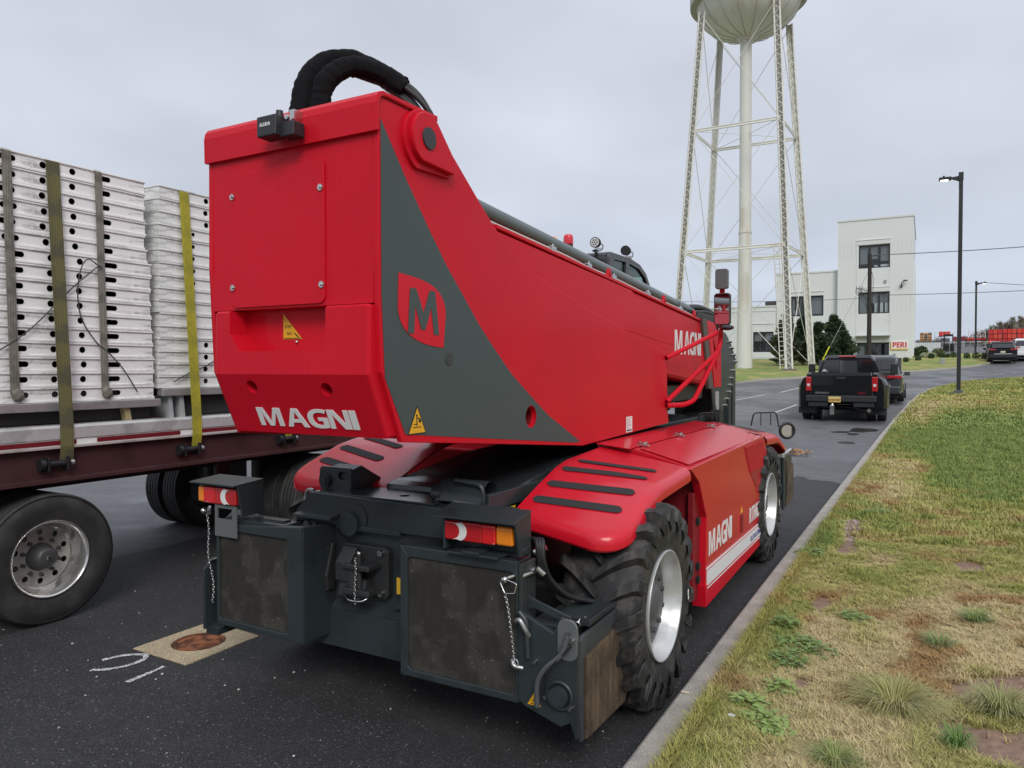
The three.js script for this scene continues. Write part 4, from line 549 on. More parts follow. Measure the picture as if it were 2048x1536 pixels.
// ---- mirror arm and mirrors on the right of the tower
{
  part('mirror_arm', [pipe([[-2.07, 2.10, -6.60], [-1.76, 2.36, -7.30], [-1.75, 2.37, -7.34]], 0.022), pipe([[-2.07, 1.70, -6.62], [-1.77, 2.16, -7.28], [-1.755, 2.25, -7.34], [-1.75, 2.39, -7.34]], 0.024, 0.08), pipe([[-2.07, 1.665, -6.60], [-1.97, 1.665, -6.84], [-1.90, 1.70, -6.92], [-1.77, 2.15, -7.27]], 0.024, 0.09)], mRed, T);
  part('mirror_post', [cyl([-1.745, 2.33, -7.32], [-1.745, 2.86, -7.32], 0.016), cyl([-1.72, 2.70, -7.31], [-1.72, 2.80, -7.31], 0.012)], mRed, T);
  const mH = M([0.022, 0.024, 0.025], 0.5), mc = (name, x0, x1, y0, y1, z) => { const h = part(name, prismZ(rrect(x0, x1, y0, y1, 0.03), z - 0.05, z, 0.008), mH, T); part('mirror_glass', prismZ(rrect(x0 + 0.010, x1 - 0.010, y0 + 0.010, y1 - 0.010, 0.024), z, z + 0.003), mMirror, h); return h; };
  const up = part('upper_mirror', prismZ(rrect(-1.79, -1.665, 2.775, 2.97, 0.025), -7.30, -7.25, 0.008), M([0.10, 0.105, 0.105], 0.3), T);
  mc('lower_mirror', -1.80, -1.642, 2.425, 2.735, -7.25);
  part('round_mirror', new THREE.SphereGeometry(0.065, 20, 10).scale(1, 0.42, 1).translate(-1.672, 2.40, -7.26), mH, T);
}
// ---- cab on the left of the boom
{
  const cx0 = -3.92, cx1 = -3.20, mCab = M([0.055, 0.062, 0.066], 0.38);
  const prof = [[-8.05, 1.55], [-8.05, 3.30], [-8.10, 3.365], [-8.75, 3.375], [-9.10, 3.34], [-9.35, 3.25], [-9.52, 3.10], [-9.68, 2.75], [-9.75, 2.2], [-9.65, 1.75], [-9.45, 1.55]];
  const hole = [[-8.16, 2.15], [-8.16, 3.27], [-8.20, 3.30], [-8.60, 3.315], [-8.60, 2.15]], hole2 = [[-8.70, 2.15], [-8.70, 3.315], [-9.08, 3.285], [-9.31, 3.20], [-9.46, 3.07], [-9.61, 2.74], [-9.67, 2.25], [-9.6, 2.15]];
  const fr = part('cab_side_frame', prismX(prof, cx1 - 0.05, cx1, 0.012, [hole, hole2]), mCab, T);
  part('cab_side_frame', prismX(prof, cx0, cx0 + 0.05, 0.012, [hole, hole2]), mCab, T);
  part('side_window', prismX(hole, cx1 - 0.03, cx1 - 0.024), mGlassGreen, fr); part('side_window', prismX(hole2, cx1 - 0.03, cx1 - 0.024), mGlassGreen, fr);
  part('cab_roof', prismX([[-8.05, 3.31], [-8.10, 3.365], [-8.75, 3.375], [-9.10, 3.34], [-9.35, 3.25], [-9.35, 3.21], [-9.1, 3.30], [-8.75, 3.335], [-8.12, 3.325]], cx0 + 0.05, cx1 - 0.05), mCab, T);
  part('windscreen', grid((u, v) => { const P = [[-9.35, 3.23], [-9.52, 3.08], [-9.68, 2.75], [-9.75, 2.2]], k = v * 2.999, i = Math.floor(k), f = k - i; return [lerp(cx0 + 0.05, cx1 - 0.05, u), lerp(P[i][1], P[i + 1][1], f), lerp(P[i][0], P[i + 1][0], f)]; }, 1, 12), mGlassGreen, T);
  part('cab_rear_wall', [box(cx0 + 0.05, cx1 - 0.05, 1.55, 2.4, -8.10, -8.05), box(cx0 + 0.05, cx0 + 0.14, 2.4, 3.33, -8.10, -8.05), box(cx1 - 0.14, cx1 - 0.05, 2.4, 3.33, -8.10, -8.05), box(cx0 + 0.14, cx1 - 0.14, 3.22, 3.33, -8.10, -8.05)], mCab, T);
  part('rear_window', box(cx0 + 0.14, cx1 - 0.14, 2.4, 3.22, -8.082, -8.076), mGlassGreen, T);
  part('cab_floor', [box(cx0, cx1, 1.47, 1.57, -9.65, -8.05), box(cx0 + 0.05, cx1 - 0.05, 1.57, 2.2, -9.7, -9.62)], mCab, T);
  part('driver_seat', [box(-3.8, -3.35, 1.9, 2.05, -8.9, -8.45, 0.04), box(-3.8, -3.35, 2.0, 2.75, -8.5, -8.38, 0.05), box(-3.7, -3.45, 1.57, 1.9, -8.8, -8.5)], mBlack, T);
  const mB = (c, x, y, label) => { const b = part('beacon', [new THREE.LatheGeometry([[0.058, 0], [0.062, 0.02], [0.060, 0.09], [0.050, 0.115], [0.02, 0.125], [0, 0.126]].map(p => new THREE.Vector2(...p)), 18).translate(x, y, -8.3)], M(c, 0.25, 0, { clearcoat: 0.6 }), T); b.userData.label = label; part('beacon_base', cyl([x, y - 0.14, -8.3], [x, y, -8.3], 0.045, 0.058, 16), mBlack, b); };
  mB([0.62, 0.012, 0.025], -3.84, 3.53, 'red warning beacon'); mB([0.85, 0.27, 0.01], -4.06, 3.52, 'amber warning beacon');
  const wl = (x, z, front) => { const b = part('work_light', [cyl([x, 3.47, z - 0.03], [x, 3.47, z + 0.03], 0.056, 0.062, 22), cyl([x, 3.40, z], [x, 3.30, z - 0.03], 0.018, 0.018, 8), box(x - 0.03, x + 0.03, 3.365, 3.385, z - 0.03, z + 0.03)], front ? mBlack : mBlack, T); if (front) { part('lens', cyl([x, 3.47, z + 0.031], [x, 3.47, z + 0.034], 0.052, 0.052, 22), M([0.62, 0.63, 0.62], 0.3, 0.2), b); const R = []; for (let k = 0; k < 7; k++) { const a = k * 1.047, r = k < 6 ? 0.030 : 0; R.push(cyl([x + r * Math.cos(a), 3.47 + r * Math.sin(a), z + 0.034], [x + r * Math.cos(a), 3.47 + r * Math.sin(a), z + 0.038], 0.011, 0.008, 8)); } part('led_reflector', R, M([0.16, 0.16, 0.16], 0.2, 0.6), b); } part('light_bracket', [cyl([x + 0.01, 3.41, z], [x + 0.01, 3.36, z], 0.02, 0.02, 8), box(x + 0.02, x + 0.07, 3.37, 3.40, z - 0.02, z + 0.02)], mSteel, b); part('light_cable', tube([[x + 0.05, 3.46, z], [x + 0.09, 3.43, z], [x + 0.08, 3.38, z]], 0.006, 12, 5), mBlack, b); };
  wl(-3.36, -8.02, true); wl(-3.26, -8.75, false);
  part('rear_cab_light', [cyl([-3.32, 3.24, -8.02], [-3.30, 3.22, -7.94], 0.06, 0.06, 16)], mBlack, T);
}
// ---- turntable and chassis
part('slew_ring', [cyl([-2.64, 1.16, -6.4], [-2.64, 1.46, -6.4], 0.62, 0.62, 40)], mBlack, T);
part('upper_deck', [box(-3.95, -2.25, 1.38, 1.46, -8.7, -5.6, 0.01), box(-3.95, -3.25, 1.50, 2.1, -7.9, -5.4, 0.05)], mChassis, T);
part('chassis_frame', [box(-3.20, -2.10, 0.52, 1.22, -9.3, -3.5, 0.01), box(-3.85, -1.45, 0.40, 0.55, -7.6, -5.4, 0.01)], mChassis, T);
part('rear_axle', [cyl([-3.75, 0.60, -4.25], [-1.55, 0.60, -4.25], 0.13, 0.13, 16), sphere(-2.65, 0.60, -4.25, 0.27), box(-3.5, -1.8, 0.45, 0.7, -4.45, -4.05, 0.05)], mBlack, T);
part('front_axle', [cyl([-3.75, 0.60, -7.97], [-1.55, 0.60, -7.97], 0.13, 0.13, 16), sphere(-2.65, 0.60, -7.97, 0.27)], mBlack, T);
// engine hood and skirt
{
  const hood = part('engine_hood', [
    prismX([[-5.04, 1.305], [-5.06, 1.318], [-7.68, 1.335], [-7.85, 1.15], [-7.80, 0.57], [-7.52, 0.29], [-5.44, 0.265], [-5.47, 0.90], [-5.26, 1.19]], -1.46, -1.40, 0.006),
    prismZ([[-1.402, 1.31], [-1.82, 1.425], [-2.10, 1.455], [-2.10, 1.20], [-1.46, 1.20]], -7.70, -5.06)], mRedWet, T);
  part('hood_seam_panel', prismZ([[-1.44, 1.327], [-1.795, 1.424], [-1.795, 1.430], [-1.44, 1.333]], -7.64, -5.12, 0), mRedWet, hood);
  part('inner_hood_panel', prismZ([[-1.825, 1.430], [-2.08, 1.457], [-2.08, 1.463], [-1.825, 1.436]], -7.64, -4.98), mRedWet, hood);
  for (const z of [-5.22, -6.13, -7.2]) part('hood_latch', [box(-1.86, -1.76, 1.432, 1.445, z - 0.02, z + 0.02, 0.004), box(-1.83, -1.79, 1.44, 1.46, z - 0.06, z + 0.015, 0.006), cyl([-1.85, 1.44, z - 0.05], [-1.85, 1.462, z - 0.05], 0.012, 0.012, 8)], mSteel, hood);
  const gr = part('grille_recess', prismX([[-6.75, 1.305], [-7.62, 1.318], [-7.70, 1.20], [-7.30, 0.86], [-7.0, 1.05]], -1.402, -1.396, 0.002), M([0.34, 0.008, 0.018], 0.4), hood);
  for (let k = 0; k < 11; k++) { const y = 1.295 - k * 0.024, z0 = -6.78 - k * 0.022, z1 = -7.62 - (k < 5 ? 0.01 * k : 0.05 - 0.03 * (k - 5)); part('grille_slat', box(-1.397, -1.388, y - 0.007, y + 0.004, z1, z0), mRed, hood); }
  part('top_vent_panel', prismZ([[-1.50, 1.345], [-1.74, 1.411], [-1.74, 1.415], [-1.50, 1.349]], -7.35, -6.6), M([0.40, 0.008, 0.02], 0.35, 0, { clearcoat: 0.5 }), hood);
  part('lower_sill', prismX([[-5.42, 0.40], [-5.44, 0.24], [-7.52, 0.275], [-7.58, 0.36]], -1.50, -1.394, 0.004), mRed, hood);
  const e = -1.3935;
  part('white_stripe', [prismX([[-5.47, 0.500], [-5.47, 0.395], [-7.58, 0.375], [-7.58, 0.475]], e - 0.0055, e + 0.0015), prismX([[-5.45, 0.527], [-5.45, 0.515], [-7.62, 0.490], [-7.62, 0.500]], e - 0.0055, e + 0.0012), prismX([[-5.47, 0.380], [-5.47, 0.370], [-7.56, 0.352], [-7.56, 0.362]], e - 0.0055, e + 0.0012)], mDecalWhite, hood);
  const a1 = text('M', 0.18), a2 = text('AGNI', 0.18, { gap: 0.05 }); a1.scale(0.20 / a1.userData.w, 1, 1); a2.scale(0.54 / a2.userData.w, 1, 1).translate(0.22, 0, 0);
  part('maker_lettering', merge([a1, a2]).rotateY(Math.PI / 2).translate(-1.3995, 0.60, -5.53), mDecalWhite, hood);
  part('model_lettering', text('RTH6.39', 0.14, { gap: 0.05, w: 0.62 }).rotateY(Math.PI / 2).translate(-1.3995, 0.575, -7.0), mDecalWhite, hood);
  part('stripe_lettering', text('ELEVATING', 0.045, { gap: 0.1, w: 0.5 }).rotateY(Math.PI / 2).translate(e + 0.002, 0.405, -7.02), M([0.08, 0.08, 0.25], 0.5), hood);
  part('door_handle', box(-1.402, -1.392, 0.56, 0.72, -6.70, -6.62, 0.006), mRedDark, hood); part('warning_sticker', prismX([[-6.62, 0.735], [-6.70, 0.735], [-6.66, 0.79]], -1.3995, -1.397), mYellow, hood);
  part('rear_shroud', [box(-2.05, -1.46, 0.4, 1.3, -5.55, -5.35, 0.01), box(-1.50, -1.45, 0.30, 1.1, -5.6, -5.3, 0.01)], mRedDark, T);
  for (const y of [0.55, 0.88, 0.45]) part('shroud_clip', box(-1.46, -1.425, y - 0.02, y + 0.03, -5.40, -5.35, 0.005), mBlack, T);
  part('body_panel', [box(-3.90, -3.2, 0.3, 1.35, -7.7, -5.1, 0.03)], mRed, T);
}
// fenders
const cxM = -2.65;
function fender(mx, mz) {   // mx = +1 right / -1 left, mz = +1 rear / -1 front
  const xi = mx > 0 ? -2.05 : -2.33, xo = -1.395, zr = -3.70, zf = -5.02;
  const yin = poly([[-3.6, 1.155], [-3.7, 1.19], [-4.0, 1.295], [-4.25, 1.375], [-4.42, 1.405], [-5.1, 1.44]]);
  const Y0 = (x, z) => mx > 0 ? yin(z) - 0.115 * (x + 2.05) / 0.63 : yin(z) + 0.06;
  const rc = 0.20, R = 0.055, map = (X, Y, Z) => [mx > 0 ? X : 2 * cxM - X, Y, mz > 0 ? Z : 2 * -6.42 - Z];
  const surf = (x, z) => Y0(x, z);
  // plan rectangle with rounded rear outer corner; outermost ring folded down into a lip
  const P = (u, v, dn) => {
    let x = lerp(xi, xo, Math.min(u, 1)), z = lerp(zf, zr, Math.min(v, 1)), d = Math.min(xo - x, z < zr ? 9 : 9, 9); const dx = x - (xo - rc), dz = z - (zr - rc); let ex = xo - x, ez = zr - z;
    if (dx > 0 && dz > 0) { const m = Math.max(dx, dz), l = Math.hypot(dx, dz) || 1; x = xo - rc + dx / l * m; z = zr - rc + dz / l * m; d = rc - m; } else d = Math.min(ex, ez);
    d = Math.max(d, 0); let y = surf(x, z); if (d < R) y -= R - Math.sqrt(Math.max(0, R * R - (R - d) * (R - d)));
    if (u > 1 || v > 1) { y -= 0.028 * Math.max(u > 1 ? 1 : 0, v > 1 ? 1 : 0); }
    return map(x - dn * (ex < 0.2 ? 1 : 0), y - dn, z - dn * (ez < 0.2 ? 1 : 0));
  };
  const us = [], vs = []; for (let i = 0; i <= 26; i++) us.push(1 - Math.pow(1 - i / 26, 1.6)); us.push(1.1); for (let i = 0; i <= 40; i++) vs.push(1 - Math.pow(1 - i / 40, 1.5)); vs.push(1.1);
  const sheet = (dn, flip) => { const nu = us.length - 1, nv = vs.length - 1, pos = [], idx = []; for (const v of vs) for (const u of us) { pos.push(...P(u, v, dn)); } for (let j = 0; j < nv; j++) for (let i = 0; i < nu; i++) { const a = j * (nu + 1) + i, b = a + 1, c = a + nu + 1, d = c + 1; (flip !== (mx * mz < 0)) ? idx.push(a, b, c, b, d, c) : idx.push(a, c, b, b, c, d); } const g = new THREE.BufferGeometry(); g.setAttribute('position', new THREE.Float32BufferAttribute(pos, 3)); g.setIndex(idx); g.computeVertexNormals(); return g; };
  const f = part('fender', [sheet(0, false), sheet(0.012, true)], mRedWet, T);
  for (const [xa, za, xb, zb] of [[-2.01, -3.85, -1.50, -3.985], [-2.01, -4.04, -1.50, -4.20], [-2.01, -4.25, -1.51, -4.46], [-1.99, -4.45, -1.53, -4.70]]) {
    const w = 0.036, L = Math.hypot(xb - xa, zb - za), tx = (xb - xa) / L, tz = (zb - za) / L;
    const g = grid((u, v) => { const s = v * L, h = w * Math.sqrt(clamp(1 - Math.pow(Math.max(0, Math.max(w - s, s - (L - w))) / w, 2))), o = (u * 2 - 1) * h; const x = xa + tx * s - tz * o, z = za + tz * s + tx * o; return map(x, surf(x, z) + 0.006, z); }, 4, 30);
    part('anti_slip_strip', mx * mz > 0 ? g : g, M([0.022, 0.023, 0.024], 0.85, 0, { side: THREE.DoubleSide }), f);
  }
  return f;
}
fender(1, 1); fender(-1, 1); fender(1, -1); fender(-1, -1);
// wheels
function machineWheel(x, z, dir) {
  const w = new THREE.Group(); w.name = 'wheel'; T.add(w); const c = x - dir * 0.245, y = 0.60;
  const carc = latheX([[-0.19, 0.33], [-0.222, 0.40], [-0.236, 0.46], [-0.226, 0.51], [-0.195, 0.540], [-0.1, 0.556], [0, 0.558], [0.1, 0.556], [0.195, 0.540], [0.226, 0.51], [0.236, 0.46], [0.232, 0.42], [0.224, 0.40], [0.228, 0.385], [0.222, 0.35], [0.212, 0.32]], c, y, z, 64, dir);
  const lugs = [], n = 20; for (const s of [-1, 1]) for (let k = 0; k < n; k++) {
    const th0 = (k + (s > 0 ? 0.5 : 0)) / n * Math.PI * 2, st = [], pos = [], idx = []; for (const [t, off, rb, rt, hw] of [[0, -0.016, 0.54, 0.600, 0.046], [0.3, 0.06, 0.54, 0.605, 0.050], [0.65, 0.14, 0.535, 0.604, 0.056], [0.92, 0.212, 0.51, 0.595, 0.066], [1.0, 0.240, 0.495, 0.572, 0.066], [1.07, 0.249, 0.455, 0.505, 0.052], [1.1, 0.238, 0.43, 0.455, 0.03]]) st.push([s * off, th0 - 0.30 * Math.pow(t, 0.85), rb, rt, hw]);
    for (const [o, a, rb, rt, hw] of st) for (const [r, q] of [[rb, -hw * 1.25], [rt, -hw * 0.80], [rt, hw * 0.80], [rb, hw * 1.25]]) { const A = a + q; pos.push(c + dir * o, y + r * Math.cos(A), z + dir * r * Math.sin(A)); }
    const ns = st.length; for (let j = 0; j < ns - 1; j++) for (let q = 0; q < 3; q++) { const a = j * 4 + q, b = a + 1, d = a + 4, e = d + 1; idx.push(a, b, d, b, e, d); } const l = (ns - 1) * 4; idx.push(0, 2, 1, 0, 3, 2, l, l + 1, l + 2, l, l + 2, l + 3);
    const g = new THREE.BufferGeometry(); g.setAttribute('position', new THREE.Float32BufferAttribute(pos, 3)); g.setIndex(idx); const q = g.toNonIndexed(); q.computeVertexNormals(); lugs.push(q);
  }
  part('tyre', [carc, ...lugs], mTyre, w);
  const mRim = M([0.60, 0.61, 0.62], 0.34, 0.5, { map: tDirt });
  part('rim', latheX([[0.214, 0.322], [0.230, 0.325], [0.234, 0.318], [0.226, 0.310], [0.188, 0.303], [0.174, 0.292], [0.118, 0.283], [0.098, 0.270], [0.085, 0.24], [-0.19, 0.28], [-0.2, 0.332]], c, y, z, 64, dir), mRim, w);
  part('hub_disc', latheX([[0.112, 0.282], [0.132, 0.255], [0.150, 0.20], [0.150, 0.12], [0.165, 0.10], [0.180, 0.085], [0.185, 0]], c, y, z, 40, dir), M([0.10, 0.105, 0.11], 0.5, 0.2), w);
  for (let k = 0; k < 10; k++) { const a = k / 10 * 6.283; part('wheel_nut', bolt([c + dir * 0.15, y + 0.16 * Math.cos(a), z + 0.16 * Math.sin(a)], [dir, 0, 0], 0.017, 0.016), M([0.07, 0.07, 0.072], 0.5, 0.3), w); }
  part('size_sticker', prismX([[-0.008, -0.032], [0.008, -0.032], [0.008, 0.032], [-0.008, 0.032]], 0, 0.004).translate(c + dir * 0.2365 - (dir < 0 ? 0.004 : 0), y - 0.05, z - 0.44), mDecalWhite, w);
}
machineWheel(-1.31, -4.25, 1); machineWheel(-1.36, -7.97, 1); machineWheel(-3.98, -4.25, -1); machineWheel(-3.95, -7.97, -1);

// ---- rear beam, stabilisers, lamps, hitch
const tPad = tex(512, 512, (u, v) => { const n = fbm(u * 6, v * 6, 501, 5, 6), s = fbm(u * 40, v * 8, 503, 3, 8), [d, id] = cells(u * 90, v * 90, 505, 90); let k = 0.017 + 0.018 * ss(0.42, 0.68, n) + 0.010 * (s - 0.5); const w = id > 0.985 ? 0.16 * ss(0.45, 0.2, d) * ss(0.45, 0.6, n) : 0; return [k * 1.12 + w, k * 1.0 + w, k * 0.80 + w]; }, true, 1.4);
const mPad = M([1, 1, 1], 0.85, 0, { map: tPad, bumpMap: tConcBump, bumpScale: 0.003 });
const tWood = tex(512, 512, (u, v) => { const n = fbm(u * 36, v * 2.4, 511, 5), m = fbm(u * 6, v * 6, 513, 4, 6); const k = 0.55 + 1.2 * (n - 0.25) + 0.5 * (fbm(u * 50, v * 40, 515, 2) - 0.5); return mix3([0.035 * k, 0.024 * k, 0.014 * k], [0.15 * k, 0.098 * k, 0.054 * k], clamp(m * 1.2)); }, true, 1.3);
const mWood = M([1, 1, 1], 0.8, 0, { map: tWood, bumpMap: tRough, bumpScale: 0.002 });
{
  part('lower_cross_beam', [prismX([[-3.36, 0.33], [-3.36, 0.56], [-3.40, 0.60], [-3.40, 1.08], [-3.62, 1.08], [-3.62, 0.33]], -3.30, -2.35, 0.006), prismX([[-3.35, 0.33], [-3.35, 0.56], [-3.62, 0.56], [-3.62, 0.33]], -3.29, -2.36, 0.004)], mChassis, T);
  part('upper_cross_beam', [prismZ([[-3.42, 1.06], [-3.42, 1.12], [-3.30, 1.245], [-2.36, 1.235], [-2.02, 1.20], [-2.02, 1.06]], -3.72, -3.36, 0.006)], mChassis, T);
  part('top_deck_plate', prismY([[-3.28, -3.37], [-2.38, -3.37], [-2.42, -3.68], [-3.06, -3.68]], 1.238, 1.250, 0.002, [ring2(-2.68, -3.50, 0.032, 0.03, 20)]), mChassisWet, T);
  part('centre_cover', [prismX([[-3.68, 1.20], [-3.70, 1.275], [-3.78, 1.29], [-4.6, 1.385], [-5.6, 1.42], [-5.6, 1.2]], -2.98, -2.12, 0.015)], mChassisWet, T);
  part('cover_flange', [box(-2.92, -2.14, 1.262, 1.280, -3.80, -3.72, 0.003), box(-2.14, -2.10, 1.0, 1.30, -5.2, -3.5, 0.004)], mChassis, T);
  part('step_sticker', box(-2.102, -2.097, 1.10, 1.20, -3.80, -3.72), mYellow, T);
  part('beam_flap', [prismX([[-3.27, 1.105], [-3.27, 1.120], [-3.40, 1.13], [-3.40, 1.115]], -3.36, -3.06, 0.003), box(-3.08, -2.60, 1.045, 1.075, -3.40, -3.345, 0.004)], mChassis, T);
  part('beam_pin_boss', [cyl([-2.97, 1.085, -3.42], [-2.97, 1.085, -3.33], 0.075, 0.072, 24), cyl([-2.93, 1.12, -3.42], [-2.93, 1.12, -3.352], 0.085, 0.085, 24)], mChassis, T);
  // lifting lugs on top
  const lug = (x0, dirx) => {
    const q = part('lifting_lug', [prismZ([...rrect(x0, x0 + 0.26, 1.235, 1.385, 0.03)], -3.53, -3.505, 0.004, [rrect(x0 + 0.155, x0 + 0.235, 1.305, 1.355, 0.022)]), prismX([[-3.53, 1.24], [-3.53, 1.37], [-3.62, 1.39], [-3.85, 1.27], [-3.85, 1.24]], x0 + 0.05, x0 + 0.25, 0.006), cyl([x0 + 0.06, 1.30, -3.51], [x0 + 0.06, 1.30, -3.48], 0.042, 0.042, 20), cyl([x0 + 0.06, 1.30, -3.482], [x0 + 0.06, 1.30, -3.470], 0.026, 0.026, 16)], mChassis, T); return q; };
  lug(-3.36);
  part('hose_guard', [prismX([[-3.46, 1.20], [-3.46, 1.30], [-3.52, 1.355], [-3.58, 1.36], [-3.64, 1.33], [-3.64, 1.20]], -2.44, -2.41, 0.004), grid((u, v) => { const a = lerp(0.15, 2.9, v); return [lerp(-2.42, -2.12, u), 1.235 + 0.135 * Math.sin(a), -3.55 + 0.10 * Math.cos(a)]; }, 1, 16), cyl([-2.46, 1.285, -3.50], [-2.40, 1.285, -3.50], 0.05, 0.05, 20), pipe([[-2.12, 1.20, -3.47], [-2.12, 1.36, -3.47], [-2.30, 1.375, -3.47]], 0.012, 0.05)], M([0.026, 0.035, 0.038], 0.35, 0, { side: THREE.DoubleSide }), T);
  part('valve_block', [box(-2.36, -2.18, 1.23, 1.31, -3.60, -3.50, 0.01), cyl([-2.33, 1.29, -3.48], [-2.16, 1.29, -3.48], 0.02), cyl([-2.30, 1.25, -3.46], [-2.14, 1.24, -3.46], 0.018)], M([0.18, 0.18, 0.18], 0.4, 0.5), T);
  part('hydraulic_hose', tube([[-2.2, 1.28, -3.5], [-2.05, 1.22, -3.45], [-1.95, 1.15, -3.5], [-1.9, 1.0, -3.6]], 0.014, 20), mHose, T);
  part('hydraulic_hose', tube([[-3.36, 1.235, -3.46], [-3.46, 1.22, -3.50], [-3.48, 1.15, -3.5], [-3.42, 1.10, -3.45]], 0.011, 20), M([0.45, 0.45, 0.44], 0.35, 0.5), T);
  // right and left stabiliser plates
  const plate = (x0, x1, y0, y1, z, dep, nm) => {
    const f = part('stabiliser_plate', [prismZ([[x0, y0], [x1, y0], [x1, y1], [x0, y1]], z - 0.05, z, 0.006, [rrect(x0 + 0.05, x1 - 0.012, y0 + 0.04, y1 - 0.06, 0.03)]), box(x0 + 0.01, x1 - 0.01, y0 + 0.01, y1 - 0.01, z - dep, z - 0.05, 0.004)], mChassis, T);
    part('rubber_pad', box(x0 + 0.045, x1 - 0.008, y0 + 0.036, y1 - 0.055, z - 0.06, z - 0.012, 0.004), mPad, f);
    for (const [cx, cy, dx, dy] of [[x0, y1, 1, -1], [x0, y0, 1, 1]]) part('weld_bead', cyl([cx + 0.006, cy + dy * 0.006, z + 0.0005], [cx + dx * 0.05, cy + dy * 0.05, z + 0.0005], 0.003, 0.003, 5), mChassis, f); return f;
  };
  plate(-2.485, -1.755, 0.335, 1.045, -3.20, 0.16);
  const lp = part('stabiliser_plate', [prismZ([[-3.86, 0.405], [-3.135, 0.405], [-3.135, 1.085], [-3.86, 1.03]], -3.17, -3.12, 0.006, [rrect(-3.835, -3.25, 0.445, 1.0, 0.015)]), box(-3.85, -3.14, 0.41, 1.02, -3.36, -3.17, 0.004), prismX([[-3.13, 0.405], [-3.13, 1.085], [-3.42, 1.06], [-3.42, 0.40]], -3.155, -3.128, 0.004)], mChassis, T);
  part('rubber_pad', box(-3.84, -3.245, 0.44, 1.005, -3.18, -3.135, 0.004), mPad, lp);
  part('plate_top_bar', [box(-3.80, -3.30, 1.03, 1.075, -3.28, -3.14, 0.004), box(-3.62, -3.36, 1.075, 1.085, -3.26, -3.2)], mChassisWet, lp);
  part('grab_handle', [prismX([[-3.10, 0.36], [-3.10, 0.74], [-3.18, 0.80], [-3.22, 0.80], [-3.22, 0.36]], -3.965, -3.945, 0.004), prismX([[-3.12, 0.33], [-3.12, 0.37], [-3.30, 0.40], [-3.30, 0.33]], -3.96, -3.85, 0.004), pipe([[-3.955, 0.70, -3.12], [-3.955, 0.79, -3.14], [-3.90, 0.80, -3.2]], 0.012, 0.04)], mChassis, T);
  // tow hitch
  const mCast = M([0.020, 0.021, 0.022], 0.55, 0, { bumpMap: tRough, bumpScale: 0.002 });
  const hitch = part('tow_hitch', [prismZ([...rrect(-3.04, -2.69, 0.665, 0.965, 0.03)], -3.40, -3.355, 0.006), prismX([[-3.35, 0.77], [-3.35, 0.95], [-3.33, 0.95], [-3.26, 0.87], [-3.26, 0.77]], -3.01, -2.90, 0.008), prismX([[-3.35, 0.68], [-3.35, 0.78], [-3.29, 0.78], [-3.27, 0.68]], -3.0, -2.80, 0.008), box(-2.94, -2.74, 0.845, 0.875, -3.36, -3.24, 0.008), box(-2.94, -2.74, 0.70, 0.735, -3.36, -3.24, 0.008), cyl([-2.84, 0.66, -3.28], [-2.84, 0.93, -3.28], 0.017, 0.017, 12), cyl([-2.90, 0.735, -3.30], [-2.90, 0.845, -3.30], 0.04, 0.04, 12)], mCast, T);
  for (const [x, y] of [[-2.97, 0.935], [-2.735, 0.935], [-2.735, 0.70], [-3.0, 0.70]]) part('hitch_bolt', bolt([x, y, -3.355], [0, 0, 1], 0.022, 0.022), mSteel, hitch);
  part('hitch_pin', [sphere(-2.84, 0.935, -3.28, 0.016), tube([[-2.93, 0.685, -3.26], [-2.88, 0.67, -3.24], [-2.80, 0.672, -3.245], [-2.77, 0.69, -3.27]], 0.006, 16)], mSteel, hitch);
  const links = []; for (let k = 0; k < 17; k++) { const y = 0.915 - k * 0.0155; links.push(new THREE.TorusGeometry(0.0085, 0.0022, 5, 10).scale(0.75, 1.2, 1).rotateY(k % 2 ? 1.57 : 0).translate(-2.825 + 0.004 * Math.sin(k * 0.4), y, -3.228)); } part('hitch_chain', links, mSteel, hitch);
  part('tow_ring_bracket', [prismX([[-3.38, 0.67], [-3.38, 0.95], [-3.355, 0.95], [-3.30, 0.76], [-3.31, 0.67]], -3.225, -3.11, 0.01), tube([[-3.20, 0.70, -3.35], [-3.19, 0.76, -3.30], [-3.13, 0.93, -3.34]], 0.014, 16)], mCast, T);
  for (const [x, y, w, h] of [[-2.985, 0.76, 0.035, 0.085], [-2.60, 0.76, 0.055, 0.095]]) part('yellow_sticker', box(x - w / 2, x + w / 2, y - h / 2, y + h / 2, -3.3585, -3.354), mYellow, T);
  part('beam_arch_plate', [prismZ([[-2.62, 0.66], [-2.62, 1.0], [-2.50, 1.0], [-2.50, 0.6], [-2.66, 0.62]], -3.40, -3.37, 0.004)], mChassis, T);
  // lamps
  const lensMat = (c) => M(c, 0.18, 0, { clearcoat: 0.8, clearcoatRoughness: 0.08 }), mRL = lensMat([0.45, 0.008, 0.012]), mWL = lensMat([0.72, 0.72, 0.70]), mAL = lensMat([0.78, 0.22, 0.01]), mRL2 = lensMat([0.62, 0.012, 0.015]);
